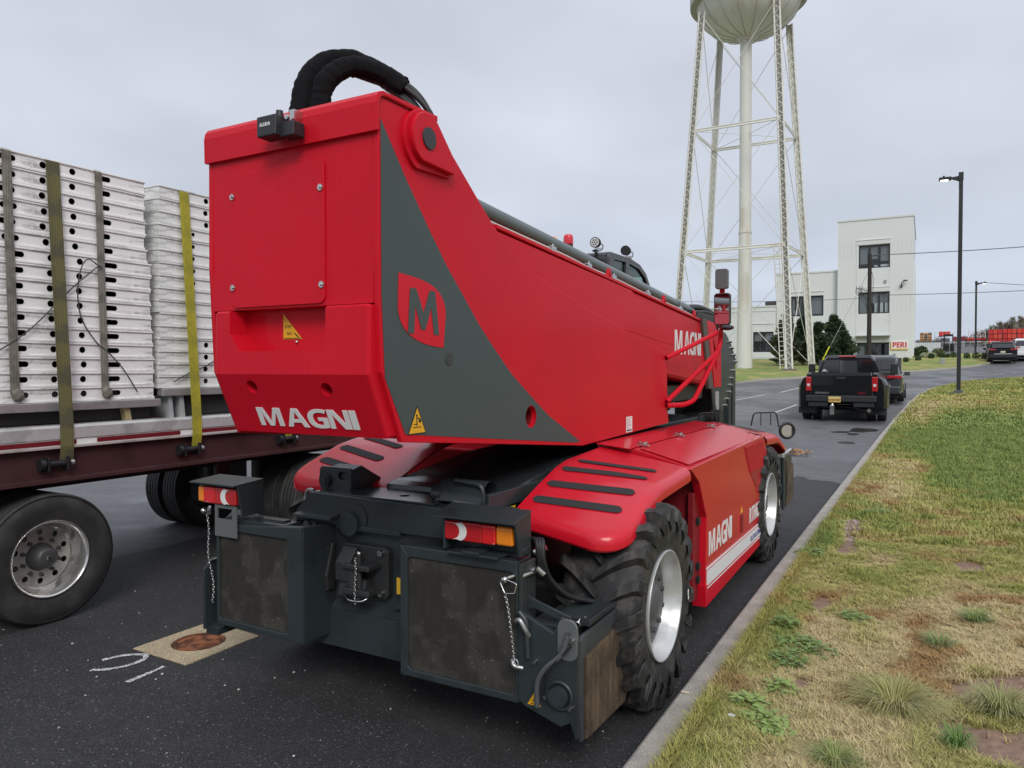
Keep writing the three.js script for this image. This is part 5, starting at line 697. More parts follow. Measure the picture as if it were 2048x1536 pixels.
  const lamp = (x0, x1, y0, y1, z, mirror, nm) => {
    const L = new THREE.Group(); L.name = nm; T.add(L); const w = x1 - x0, f = (t) => mirror ? x1 - t * w : x0 + t * w, B = (a, b, c, d, e, g, r) => box(Math.min(a, b), Math.max(a, b), c, d, e, g, r);
    part('lamp_housing', [B(f(0.0), f(1.0), y0 - 0.008, y1 + 0.008, z - 0.075, z - 0.01, 0.012)], mBlack, L);
    part('red_lens', B(f(0.02), f(0.235), y0, y1, z - 0.02, z + 0.012, 0.012), mRL, L); const cr = new THREE.Shape(); 
    part('white_reverse_lens', prismZ((() => { const o = [], q = []; const cy = (y0 + y1) / 2, r = (y1 - y0) / 2; for (let i = 0; i <= 12; i++) { const a = -1.35 + i / 12 * 2.7; o.push([f(0.20) + (mirror ? -1 : 1) * r * 0.95 * Math.cos(a) * 0.95 + (mirror ? -1 : 1) * 0.018, cy + r * 0.97 * Math.sin(a)]); q.unshift([f(0.155) + (mirror ? -1 : 1) * r * 0.78 * Math.cos(a), cy + r * 0.80 * Math.sin(a)]); } const P = [...o, ...q]; return mirror ? P.reverse() : P; })(), z + 0.009, z + 0.016, 0.002), mWL, L);
    const am = mirror ? 0.83 : 0.742; part('red_lens', B(f(0.235), f(0.55), y0, y1, z - 0.02, z + 0.010, 0.008), mRL, L); part('red_lens', B(f(0.552), f(am - 0.002), y0, y1, z - 0.02, z + 0.013, 0.010), mRL2, L);
    part('amber_lens', B(f(am), f(0.975), y0 + 0.002, y1 - 0.002, z - 0.02, z + 0.011, 0.014), mAL, L);
    for (const t of [0.17, 0.72]) for (const y of [y0 + 0.008, y1 - 0.008]) part('lens_screw', sphere(f(t), y, z + 0.014, 0.0045, 1, 8, 6), mSteel, L);
    return L;
  };
  lamp(-2.195, -1.765, 1.112, 1.212, -3.20, false, 'tail_lamp');
  part('lamp_guard', [prismX([[-3.13, 1.238], [-3.13, 1.248], [-3.31, 1.285], [-3.31, 1.274]], -2.215, -1.735, 0.002), prismX([[-3.15, 1.238], [-3.20, 1.07], [-3.31, 1.07], [-3.31, 1.274]], -1.752, -1.738, 0.002), box(-2.20, -1.74, 1.05, 1.27, -3.315, -3.30), box(-2.20, -2.185, 1.06, 1.25, -3.34, -3.20)], mChassis, T);
  part('lamp_bracket', [box(-2.15, -1.85, 1.048, 1.062, -3.36, -3.16, 0.003), box(-2.05, -1.95, 1.062, 1.075, -3.26, -3.15, 0.003)], mChassis, T);
  lamp(-4.0, -3.64, 1.165, 1.268, -3.10, true, 'tail_lamp');
  part('lamp_guard', [prismX([[-3.05, 1.288], [-3.05, 1.297], [-3.28, 1.315], [-3.28, 1.305]], -4.02, -3.615, 0.002), prismX([[-3.08, 1.29], [-3.12, 1.10], [-3.28, 1.10], [-3.28, 1.31]], -3.63, -3.616, 0.002), box(-4.01, -3.62, 1.10, 1.30, -3.285, -3.27)], mChassis, T);
  part('plate_holder', prismZ([[-3.85, 0.965], [-3.655, 0.965], [-3.655, 1.16], [-3.85, 1.16]], -3.112, -3.104, 0, [[[-3.825, 1.075], [-3.695, 1.075], [-3.695, 1.14], [-3.825, 1.14]]]), M([0.13, 0.14, 0.14], 0.45, 0.2), T);
  const ch = []; for (let k = 0; k < 34; k++) ch.push(new THREE.TorusGeometry(0.0085, 0.0023, 5, 9).scale(0.7, 1.25, 1).rotateY(k % 2 ? 1.57 : 0).translate(-3.93 + 0.05 * ss(0, 34, k) + 0.012 * Math.sin(k * 0.3), 1.09 - k * 0.0165, -3.11)); part('pin_chain', [ch, cyl([-3.97, 1.12, -3.16], [-3.90, 1.10, -3.10], 0.012, 0.012, 8), sphere(-3.95, 1.11, -3.10, 0.018)].flat(), mSteel, T);
  // right stabiliser box with stowed foot
  const arm = part('stabiliser_leg', [prismZ([[-1.755, 0.36], [-1.72, 0.33], [-1.52, 0.27], [-1.47, 0.30], [-1.44, 0.22], [-1.425, 0.24], [-1.425, 0.70], [-1.46, 0.79], [-1.52, 0.80], [-1.56, 0.72], [-1.755, 0.80]], -3.235, -3.205, 0.004), box(-1.75, -1.50, 0.36, 0.70, -3.80, -3.235, 0.006)], mChassis, T);
  part('leg_top_plate', [prismZ([[-1.755, 0.78], [-1.755, 0.86], [-1.50, 0.785], [-1.50, 0.745], [-1.70, 0.80]], -3.29, -3.275, 0.003), box(-1.72, -1.53, 0.70, 0.735, -3.42, -3.27, 0.006), prismX([[-3.35, 0.73], [-3.35, 0.76], [-3.75, 0.76], [-3.75, 0.73]], -1.62, -1.43, 0.004)], mChassis, T);
  part('foot_pivot_plate', [prismZ(rrect(-1.535, -1.43, 0.60, 0.80, 0.045), -3.212, -3.198, 0.003), cyl([-1.47, 0.715, -3.21], [-1.47, 0.715, -3.188], 0.012), ], M([0.16, 0.175, 0.18], 0.35, 0.4), T);
  for (const [x, y] of [[-1.505, 0.665], [-1.455, 0.705]]) part('pivot_bolt', bolt([x, y, -3.198], [0, 0, 1], 0.013, 0.02), mSteel, T);
  for (const [x, y] of [[-1.655, 0.565], [-1.575, 0.545], [-1.595, 0.405], [-1.465, 0.375]]) part('leg_bolt', bolt([x, y, -3.205], [0, 0, 1], 0.012, 0.022), mSteel, arm);
  part('knob', [cyl([-1.525, 0.425, -3.21], [-1.525, 0.425, -3.165], 0.052, 0.048, 24), cyl([-1.525, 0.425, -3.166], [-1.525, 0.425, -3.158], 0.034, 0.034, 20)], mChassis, arm); part('knob_collar', new THREE.TorusGeometry(0.066, 0.010, 8, 24).translate(-1.525, 0.425, -3.20), mChassis, arm);
  part('leg_tube', tube([[-1.47, 0.74, -3.18], [-1.50, 0.64, -3.17], [-1.58, 0.56, -3.165], [-1.625, 0.48, -3.165], [-1.63, 0.36, -3.17]], 0.014, 24), M([0.10, 0.11, 0.115], 0.3, 0.3), arm);
  part('link_rod', tube([[-1.45, 0.685, -3.17], [-1.53, 0.60, -3.16], [-1.57, 0.53, -3.16], [-1.605, 0.42, -3.17]], 0.006, 20), mBlack, arm);
  const tg = new THREE.ShapeGeometry(shapeOf([[0, 0], [0.075, 0], [0.0375, 0.065]])); const uv = tg.attributes.uv; for (let i = 0; i < uv.count; i++) uv.setXY(i, uv.getX(i) / 0.075, uv.getY(i) / 0.065);
  part('warning_sticker', tg.translate(-1.70, 0.345, -3.2035), M([1, 1, 1], 0.5, 0, { map: canvasTex(96, 96, (c) => { c.fillStyle = '#d8a015'; c.fillRect(0, 0, 96, 96); c.fillStyle = '#14120e'; c.fillRect(30, 60, 44, 5); c.save(); c.translate(48, 58); c.rotate(-0.8); c.fillRect(-4, -6, 30, 8); c.restore(); c.fillRect(20, 84, 56, 4); }) }), arm, true);
  const foot = part('stabiliser_foot', [prismX([[-3.27, 0.19], [-3.215, 0.60], [-3.22, 0.68], [-3.30, 0.705], [-3.86, 0.715], [-3.88, 0.62], [-3.88, 0.20], [-3.80, 0.17]], -1.455, -1.435, 0.004)], M([0.05, 0.06, 0.065], 0.5, 0, { map: tDirt }), T);
  part('wooden_pad', prismX([[-3.29, 0.20], [-3.29, 0.60], [-3.86, 0.645], [-3.885, 0.63], [-3.885, 0.26], [-3.80, 0.18]], -1.437, -1.415, 0.006), mWood, foot);
  part('foot_chain', [0, 1, 2, 3, 4].map(k => new THREE.TorusGeometry(0.014, 0.0045, 6, 10).rotateY(k % 2 ? 1.57 : 0.3).translate(-1.49 + 0.006 * k, 0.735 + 0.01 * (k % 2), -3.33 - k * 0.02)), mSteel, T);
  // pin, clip and chain beside the right plate
  part('lock_pin', [cyl([-1.80, 0.965, -3.155], [-1.70, 0.985, -3.40], 0.012, 0.012, 10), sphere(-1.80, 0.962, -3.15, 0.02), tube([[-1.82, 0.95, -3.14], [-1.79, 0.90, -3.135], [-1.74, 0.905, -3.14], [-1.73, 0.95, -3.145], [-1.79, 0.967, -3.14]], 0.0042, 30, 6, true, 0.1)], mSteel, T);
  const lk = []; for (let k = 0; k < 30; k++) lk.push(new THREE.TorusGeometry(0.0085, 0.0023, 5, 9).scale(0.7, 1.25, 1).rotateY(k % 2 ? 1.57 : 0).translate(-1.79 + 0.055 * Math.pow(k / 30, 0.7), 0.885 - k * 0.0118, -3.14)); part('lock_chain', lk, mSteel, T);
  part('chain_hook', [tube([[-1.745, 0.76, -3.17], [-1.715, 0.775, -3.15], [-1.69, 0.73, -3.16], [-1.685, 0.69, -3.19]], 0.011, 16), tube([[-1.755, 0.575, -3.15], [-1.74, 0.55, -3.14], [-1.70, 0.54, -3.155]], 0.010, 12), new THREE.TorusGeometry(0.018, 0.0035, 6, 14).translate(-1.735, 0.565, -3.138)], mGalv, T);
  part('plate_side_rail', [pipe([[-1.74, 0.80, -3.19], [-1.70, 0.76, -3.19], [-1.69, 0.58, -3.19]], 0.014, 0.04), box(-1.755, -1.735, 0.34, 1.03, -3.36, -3.21, 0.004)], M([0.03, 0.036, 0.036], 0.4), T);
  for (let k = 0; k < 3; k++) part('hydraulic_hose', tube([[-1.78 + k * 0.02, 1.12, -3.38], [-1.70 + k * 0.012, 1.13, -3.30 - k * 0.01], [-1.685 + k * 0.012, 1.04, -3.30], [-1.68 + k * 0.015, 0.93, -3.36], [-1.64 + k * 0.02, 0.83, -3.46], [-1.56 + k * 0.02, 0.77, -3.60]], 0.013, 30, 8), mHose, T);
  part('hose_fitting', [cyl([-1.72, 1.075, -3.31], [-1.66, 1.10, -3.33], 0.015, 0.015, 8), cyl([-1.70, 1.0, -3.30], [-1.67, 0.965, -3.32], 0.020, 0.020, 8), cyl([-1.75, 0.965, -3.22], [-1.70, 0.985, -3.36], 0.015, 0.015, 8)], mSteel, T);
  // front stabilisers
  const ff = part('stabiliser_foot', [prismX([[-9.35, 0.30], [-9.35, 0.92], [-9.45, 0.98], [-9.95, 0.90], [-9.98, 0.32]], -1.50, -1.47, 0.02), box(-3.8, -1.5, 0.40, 0.95, -9.6, -9.25, 0.01)], mChassis, T);
  part('wooden_pad', prismX([[-9.50, 0.33], [-9.50, 0.88], [-9.96, 0.80], [-9.97, 0.34]], -1.472, -1.452, 0.006), mWood, ff); part('foot_bracket', [box(-1.62, -1.46, 0.93, 1.0, -9.42, -9.28, 0.02), cyl([-1.5, 0.95, -9.35], [-1.42, 1.02, -9.5], 0.02)], mGalv, ff);
  // front hand rails and headlamp
  for (const [x0, x1, z] of [[-1.66, -1.40, -8.35], [-2.16, -1.98, -8.0]]) part('hand_rail', [pipe([[x0, 1.38, z], [x0 + 0.03, 1.52, z], [x1 - 0.03, 1.52, z - 0.2], [x1, 1.36, z - 0.2]], 0.008, 0.04), cyl([lerp(x0, x1, 0.35), 1.38, z - 0.07], [lerp(x0, x1, 0.35), 1.52, z - 0.07], 0.005), cyl([lerp(x0, x1, 0.7), 1.38, z - 0.14], [lerp(x0, x1, 0.7), 1.52, z - 0.14], 0.005)], mBlack, T);
  const hl = part('front_work_lamp', [new THREE.TorusGeometry(0.085, 0.018, 8, 24).rotateY(0.6).translate(-1.40, 1.28, -9.1), cyl([-1.40, 1.28, -9.1], [-1.44, 1.28, -9.18], 0.08, 0.05, 20)], mBlack, T); part('lens', new THREE.CircleGeometry(0.08, 20).rotateY(0.6).translate(-1.395, 1.28, -9.095), M([0.5, 0.5, 0.5], 0.15, 0.6), hl);
}
// ================================================================ water tower
{
  const gB = 1.9, mT = M([0.76, 0.755, 0.715], 0.55, 0, { map: tex(256, 512, (u, v) => { const n = fbm(u * 6, v * 6, 801, 5, 6), s = fbm(u * 40, v * 2, 803, 3, 2); const t = ss(0.58, 0.78, n) * (0.3 + s); const k = 0.97 - 0.10 * n; return mix3([k, k * 0.995, k * 0.96], [0.66, 0.52, 0.36], clamp(t * 0.55)); }, true, 0.14, 0.05) });
  const t = thing('water_tower', 'tall cream steel water tower with bowl tank on four lattice legs', 'water tower', [-12.1, gB, -58.8]);
  const cx = -12.1, cz = -58.8, Yt = 29.2, hb = 3.0, ht = 2.72;
  const corner = (i, y) => { const f = (y - gB) / (28.6 - gB), bx = [-8.42, -16.85, -7.72, -16.25][i], tx = [-9.58, -14.96, -9.50, -14.86][i], zz = i < 2 ? lerp(-55.55, -56.15, f) : lerp(-61.95, -61.45, f); return V(lerp(bx, tx, f), y, zz); };
  const tank = part('tank_bowl', new THREE.LatheGeometry([[0, -2.35], [0.7, -2.33], [1.6, -2.12], [2.6, -1.65], [3.35, -0.95], [3.75, -0.2], [3.85, 0.2], [3.85, 5], [3.3, 7], [0, 8]].map(p => new THREE.Vector2(...p)), 48).translate(cx, 29.7, cz), mT, t);
  for (let k = 0; k < 16; k++) { const a = k / 16 * 6.283; part('bowl_seam', tube([[0.75, -2.33], [1.6, -2.13], [2.6, -1.66], [3.36, -0.95], [3.77, -0.2]].map(([r, y]) => [cx + r * Math.cos(a), 29.69 + y, cz + r * Math.sin(a)]), 0.022, 14, 4), M([0.48, 0.47, 0.42], 0.6), tank); }
  part('balcony', [new THREE.CylinderGeometry(4.3, 4.3, 0.12, 48, 1, true).translate(cx, 29.95, cz), new THREE.RingGeometry(3.8, 4.3, 48).rotateX(Math.PI / 2).translate(cx, 29.9, cz), new THREE.CylinderGeometry(4.32, 4.32, 0.5, 48, 1, true).translate(cx, 30.2, cz)], M([0.42, 0.40, 0.35], 0.6, 0, { side: THREE.DoubleSide }), t);
  for (let k = 0; k < 24; k++) { const a = k / 24 * 6.283; part('balcony_post', cyl([cx + 4.3 * Math.cos(a), 30, cz + 4.3 * Math.sin(a)], [cx + 4.3 * Math.cos(a), 31.1, cz + 4.3 * Math.sin(a)], 0.03, 0.03, 5), mT, t); }
  part('hand_rail', [new THREE.TorusGeometry(4.3, 0.035, 6, 48).rotateX(Math.PI / 2).translate(cx, 31.1, cz), new THREE.TorusGeometry(4.3, 0.025, 6, 48).rotateX(Math.PI / 2).translate(cx, 30.65, cz)], mT, t);
  part('riser_pipe', [cyl([cx - 0.12, gB, cz], [cx - 0.12, 12.5, cz], 0.60, 0.46, 28), cyl([cx - 0.12, 12.5, cz], [cx - 0.15, 27.6, cz], 0.45, 0.43, 28), cyl([cx - 0.12, 12.45, cz], [cx - 0.12, 12.6, cz], 0.50, 0.50, 28), cyl([cx - 0.15, 27.1, cz], [cx - 0.15, 27.5, cz], 0.5, 0.75, 28)], mT, t);
  for (let i = 0; i < 4; i++) {
    const leg = new THREE.Group(); leg.name = 'leg'; t.add(leg); const a = corner(i, gB), b = corner(i, 28.9), d = b.clone().sub(a).normalize(); const q = i < 2 ? 1 : -1, w = 0.20, chan = [];
    for (const s of [-1, 1]) { const o = V(s * w, 0, 0); const n = 10; for (let k = 0; k < n; k++) chan.push(cyl(a.clone().lerp(b, k / n).add(o), a.clone().lerp(b, (k + 1) / n).add(o), 0.075, 0.075, 6)); }
    part('leg_channel', chan, mT, leg); part('leg_back_plate', (() => { const g = new THREE.BoxGeometry(0.36, a.distanceTo(b), 0.03); g.translate(0, a.distanceTo(b) / 2, -0.09); g.applyQuaternion(new THREE.Quaternion().setFromUnitVectors(V(0, 1, 0), d)); return g.translate(a.x, a.y, a.z); })(), i === 0 || i === 1 ? M([0.30, 0.29, 0.26], 0.7) : mT, leg);
    const bars = [], n = 78; for (let k = 0; k < n; k++) { const p = a.clone().lerp(b, k / n), r = a.clone().lerp(b, (k + 1) / n); const s = k % 2 ? 1 : -1; bars.push(cyl(p.clone().add(V(s * w, 0, 0.06)), r.clone().add(V(-s * w, 0, 0.06)), 0.026, 0.026, 4)); }
    const lc = part('leg_lacing', bars, mT, leg); lc.userData.kind = 'stuff'; part('footing', box(a.x - 0.45, a.x + 0.45, gB - 0.4, gB + 0.12, a.z - 0.45, a.z + 0.45, 0.03), M([0.45, 0.43, 0.40], 0.85, 0, { map: tConcrete }), leg);
  }
  for (const y of [10.9, 20.0]) for (const [i, j] of [[0, 1], [0, 2], [1, 3], [2, 3]]) { const a = corner(i, y), b = corner(j, y), g = []; for (const dy of [-0.09, 0.09]) g.push(cyl(a.clone().add(V(0, dy, 0)), b.clone().add(V(0, dy, 0)), 0.045, 0.045, 6)); const web = new THREE.BoxGeometry(0.025, 0.2, a.distanceTo(b)); web.lookAt(b.clone().sub(a)); web.translate((a.x + b.x) / 2, y, (a.z + b.z) / 2); part('strut', [...g, web], mT, t); }
  for (const [y0, y1] of [[gB + 0.4, 10.9], [10.9, 20], [20, 28.6]]) for (const [i, j] of [[0, 1], [0, 2], [1, 3], [2, 3]]) { part('tie_rod', cyl(corner(i, y0), corner(j, y1), 0.026, 0.026, 5), mT, t); part('tie_rod', cyl(corner(j, y0), corner(i, y1), 0.026, 0.026, 5), mT, t); }
  for (const y of [10.9, 20]) for (let i = 0; i < 4; i++) part('spider_rod', cyl(corner(i, y), [cx, y, cz], 0.02, 0.02, 5), mT, t);
  part('ladder', [0, 1].map(s => cyl([-9.0 + s * 0.35, 2.0, -55.3], [-9.55 + s * 0.35, 10.8, -55.6], 0.035, 0.035, 5)).concat(Array.from({ length: 26 }, (_, k) => { const f = (k + 1) / 27; return cyl([lerp(-9.0, -9.55, f), lerp(2, 10.8, f), lerp(-55.3, -55.6, f)], [lerp(-8.65, -9.2, f), lerp(2, 10.8, f), lerp(-55.3, -55.6, f)], 0.02, 0.02, 4); })), mT, t);
}
// ================================================================ white office building
const bx = -0.97;   // right front corner; wall runs left along x at z = -72.85
const BZ = -72.85, BG = gz(-72.85) - 0.15;
const tWall = tex(512, 512, (u, v) => { const row = Math.floor(v * 64), bu = u * 24 + (row % 2) * 0.5, e = Math.min(Math.abs((v * 64) % 1 - 0.5) < 0.42 ? 1 : 0.93, Math.abs(bu % 1 - 0.5) < 0.46 ? 1 : 0.95); const n = fbm(u * 5, v * 5, 821, 5, 5), s = fbm(u * 30, v * 2, 823, 3, 2); const k = 0.74 * e * (1 - 0.07 * ss(0.5, 0.8, n) - 0.06 * ss(0.55, 0.8, s)); return [k * 0.98, k * 1.0, k * 1.0]; }, true, 0.2);
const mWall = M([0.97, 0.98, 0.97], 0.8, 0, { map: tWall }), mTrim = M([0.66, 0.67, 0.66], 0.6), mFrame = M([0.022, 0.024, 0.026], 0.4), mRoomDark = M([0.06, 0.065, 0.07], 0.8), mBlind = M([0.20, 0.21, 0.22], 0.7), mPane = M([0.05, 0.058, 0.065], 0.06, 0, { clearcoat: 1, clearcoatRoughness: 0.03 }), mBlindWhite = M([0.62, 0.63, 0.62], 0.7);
{
  const B = thing('office_building', 'white painted brick office building with stair tower and dark windows behind the water tower', 'building', [-6, BG, BZ - 6]);
  const wins = [[-4.29, -1.81, 10.93, 12.98, 'c'], [-4.29, -1.81, 6.91, 8.80, 'c'], [-4.37, -1.81, BG + 0.1, 4.33, 'd']];
  const X = (o) => bx + o, hole = ([a, b, c, d]) => [[X(a), c], [X(b), c], [X(b), d], [X(a), d]];
  // tower front with recessed window bay, wing and low wing
  part('tower_wall', [prismZ([[X(-6.0), BG], [X(0), BG], [X(0), 15.2], [X(-6.0), 15.2]], BZ - 0.35, BZ, 0, wins.map(hole)), box(X(-0.35), X(0), BG, 15.2, BZ - 13.2, BZ - 0.35), box(X(-6.0), X(-5.65), BG, 15.2, BZ - 13.2, BZ - 0.35), box(X(-6), X(0), BG, 15.2, BZ - 13.5, BZ - 13.2)], mWall, B);
  part('tower_roof', [box(X(-5.65), X(-0.35), 14.6, 14.8, BZ - 13.2, BZ - 0.35)], M([0.2, 0.2, 0.2], 0.9), B);
  part('parapet_coping', [box(X(-6.06), X(0.06), 15.2, 15.36, BZ - 13.56, BZ + 0.06, 0.01)], mTrim, B);
  const lw = [[-10.05, -7.23, 6.9, 8.78]], lo = [[-13.38, -11.5, 3.6, 5.52]];
  const zW = BZ - 0.5;
  part('wing_wall', [prismZ([[X(-11.36), BG], [X(-6.0), BG], [X(-6.0), 10.85], [X(-11.36), 10.85]], zW - 0.35, zW, 0, lw.map(hole)), box(X(-11.36), X(-11.0), BG, 10.85, zW - 13, zW - 0.35), box(X(-11.36), X(-6), BG, 10.85, zW - 13.3, zW - 13)], mWall, B);
  part('wing_roof', box(X(-11.0), X(-6.0), 10.4, 10.6, zW - 13, zW - 0.35), M([0.2, 0.2, 0.2], 0.9), B);
  part('wing_coping', box(X(-11.42), X(-6.01), 10.85, 11.0, zW - 13.3, zW + 0.06, 0.01), mTrim, B);
  const zL = BZ + 0.0;
  part('low_wing_wall', [prismZ([[X(-34), BG - 1], [X(-11.36), BG - 1], [X(-11.36), 7.85], [X(-34), 7.85]], zL - 0.35, zL, 0, [...lo, [-18, -16, 3.6, 5.5], [-22.5, -20.5, 3.6, 5.5]].map(hole)), box(X(-34), X(-11.37), BG - 1, 7.85, zL - 12.3, zL - 12), box(X(-34), X(-33.65), BG - 1, 7.85, zL - 12, zL - 0.35)], mWall, B);
  part('low_wing_roof', box(X(-33.6), X(-11.4), 7.5, 7.7, zL - 12, zL - 0.35), M([0.2, 0.2, 0.2], 0.9), B);
  part('low_wing_coping', [box(X(-34.05), X(-11.30), 7.85, 7.98, zL - 12.3, zL + 0.06, 0.01), box(X(-34), X(-11.33), 7.45, 7.53, zL, zL + 0.04)], mTrim, B);
  part('base_band', [box(X(-34), X(-11.37), BG - 1, 2.75, zL, zL + 0.05), box(X(-34), X(-11.37), 3.05, 3.12, zL, zL + 0.03)], M([0.60, 0.61, 0.62], 0.7), B);
  // thin pilaster lines of the recessed bay and lintels
  part('bay_reveal', [box(X(-4.46), X(-4.40), BG, 13.4, BZ, BZ + 0.03), box(X(-1.78), X(-1.72), BG, 13.4, BZ, BZ + 0.03)], mWall, B);
  for (const [y0, y1] of [[13.02, 13.40], [8.84, 9.2]]) part('lintel', [box(X(-4.40), X(-1.78), y0, y1, BZ + 0.002, BZ + 0.05, 0.005), box(X(-4.44), X(-1.74), y1, y1 + 0.06, BZ, BZ + 0.09, 0.005)], mTrim, B);
  part('door_canopy', [box(X(-4.45), X(-1.75), 4.36, 4.90, BZ + 0.002, BZ + 0.06, 0.005), box(X(-4.5), X(-1.7), 4.90, 4.98, BZ, BZ + 0.5, 0.01)], M([0.45, 0.46, 0.46], 0.6), B);
  part('lintel', [box(X(-10.1), X(-7.18), 9.12, 9.2, zW, zW + 0.06, 0.005)], mTrim, B); part('lintel', [box(X(-13.45), X(-11.42), 6.25, 6.33, zL, zL + 0.06, 0.005)], mTrim, B);
  part('downpipe', cyl([X(-6.08), BG, BZ - 0.4], [X(-6.08), 11, BZ - 0.4], 0.06, 0.06, 8), mTrim, B);
  function win([a, b, c, d], z, cols, blinds, seed) {
    const W = part('window', [box(X(a), X(b), c, c + 0.10, z - 0.25, z - 0.12), box(X(a), X(b), d - 0.10, d, z - 0.25, z - 0.12), box(X(a), X(a) + 0.09, c + 0.1, d - 0.1, z - 0.25, z - 0.12), box(X(b) - 0.09, X(b), c + 0.1, d - 0.1, z - 0.25, z - 0.12), ...cols.map(f => box(lerp(X(a), X(b), f) - 0.075, lerp(X(a), X(b), f) + 0.075, c + 0.1, d - 0.1, z - 0.25, z - 0.12))], mFrame, B);
    const e = [0, ...cols, 1]; for (let i = 0; i < e.length - 1; i++) part('pane', box(lerp(X(a), X(b), e[i]) + 0.08, lerp(X(a), X(b), e[i + 1]) - 0.08, c + 0.10, d - 0.10, z - 0.20, z - 0.19), mGlass, W);
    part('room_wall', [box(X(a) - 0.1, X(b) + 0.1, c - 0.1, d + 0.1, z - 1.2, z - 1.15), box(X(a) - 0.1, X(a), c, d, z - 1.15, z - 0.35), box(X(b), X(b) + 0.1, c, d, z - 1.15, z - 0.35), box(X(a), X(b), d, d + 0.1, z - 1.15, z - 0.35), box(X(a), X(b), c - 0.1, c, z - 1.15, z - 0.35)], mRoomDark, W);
    for (const [f0, f1, g0, g1, m] of blinds) part('window_blind', box(lerp(X(a), X(b), f0), lerp(X(a), X(b), f1), lerp(c, d, g0), lerp(c, d, g1), z - 0.34, z - 0.32), m, W);
    return W;
  }
  win(wins[0], BZ, [0.35, 0.67], [[0.03, 0.33, 0.2, 0.95, mBlind], [0.37, 0.65, 0.4, 0.95, mBlind], [0.69, 0.97, 0.3, 0.95, mBlind], [0.70, 0.96, 0.06, 0.16, mBlindWhite], [0.5, 0.62, 0.06, 0.14, mBlindWhite]]);
  win(wins[1], BZ, [0.35, 0.67], [[0.03, 0.33, 0.05, 0.95, mBlind], [0.37, 0.65, 0.5, 0.95, mBlind], [0.52, 0.64, 0.05, 0.5, mBlindWhite], [0.70, 0.80, 0.05, 0.5, mBlindWhite], [0.85, 0.96, 0.05, 0.5, mBlindWhite], [0.69, 0.97, 0.5, 0.95, mBlind]]);
  const dr = win(wins[2], BZ, [0.32, 0.62], [[0.03, 0.3, 0.1, 0.95, mBlind]]); part('door_handle', box(X(-2.75), X(-2.72), BG + 0.9, BG + 1.3, BZ - 0.12, BZ - 0.08), mSteel, dr);
  win(lw[0], zW, [0.36, 0.60], [[0.03, 0.34, 0.1, 0.95, mBlind], [0.10, 0.16, 0.3, 0.95, mBlindWhite], [0.22, 0.26, 0.3, 0.95, mBlindWhite], [0.63, 0.97, 0.1, 0.95, mBlind]]);
  win(lo[0], zL, [0.5], [[0.05, 0.48, 0.55, 0.95, mBlind], [0.53, 0.96, 0.55, 0.95, mBlind]]); win([-18, -16, 3.6, 5.5], zL, [0.5], []); win([-22.5, -20.5, 3.6, 5.5], zL, [0.5], []);
  // tall slits on the right flank
  for (const z of [-2.2, -5.4, -8.4]) { const s = part('slit_window', box(bx, bx + 0.012, BG + 0.6, 11.6, BZ + z - 0.5, BZ + z + 0.5), mFrame, B); part('slit_mullion', box(bx, bx + 0.10, BG + 0.6, 11.6, BZ + z - 0.62, BZ + z - 0.5), mWall, s); part('slit_mullion', box(bx, bx + 0.10, BG + 0.6, 11.6, BZ + z + 0.5, BZ + z + 0.62), mWall, s); }
  const sg = thing('company_sign', 'white sign board with red lettering and yellow edge beside the entrance', 'sign', [X(-0.96), 3.7, BZ + 0.1]);
  part('sign_board', box(X(-1.62), X(-0.32), 3.78, 4.44, BZ + 0.03, BZ + 0.10, 0.01), M([0.80, 0.79, 0.76], 0.5), sg); part('yellow_edge', [box(X(-1.66), X(-0.32), 3.68, 3.78, BZ + 0.03, BZ + 0.11, 0.01), box(X(-1.68), X(-1.62), 3.68, 4.40, BZ + 0.03, BZ + 0.105, 0.01)], M([0.80, 0.50, 0.08], 0.5), sg);
  part('sign_lettering', text('PERI', 0.46, { d: 0.02, w: 1.12, gap: 0.1 }).translate(X(-1.52), 3.88, BZ + 0.10), M([0.62, 0.012, 0.03], 0.45), sg);
  const wl = thing('wall_lamp', 'small dark wall lamp on the upper right of the white building', 'lamp', [X(-0.78), 9.3, BZ]); part('lamp_arm', [cyl([X(-0.9), 9.15, BZ], [X(-0.9), 9.15, BZ + 0.12], 0.09), tube([[X(-0.9), 9.2, BZ + 0.1], [X(-0.85), 9.5, BZ + 0.2], [X(-0.6), 9.62, BZ + 0.4]], 0.035, 12)], mFrame, wl); part('lamp_head', box(X(-0.75), X(-0.42), 9.6, 9.68, BZ + 0.2, BZ + 0.6, 0.02), mFrame, wl);
  solo('wall_vent', [cyl([X(-2.15), 9.75, BZ], [X(-2.15), 9.75, BZ + 0.12], 0.11, 0.09, 12), box(X(-2.22), X(-2.08), 9.55, 9.66, BZ + 0.02, BZ + 0.1)], M([0.3, 0.3, 0.3], 0.6), 'small round vent between the upper windows of the white building', 'vent');
  solo('roof_unit', [box(X(-12.4), X(-11.42), 8.02, 8.45, zL - 1.6, zL - 0.6, 0.02), box(X(-12.3), X(-11.5), 7.98, 8.03, zL - 1.5, zL - 0.7)], M([0.05, 0.045, 0.04], 0.6), 'dark low air unit on the flat roof left of the building', 'roof unit');
}
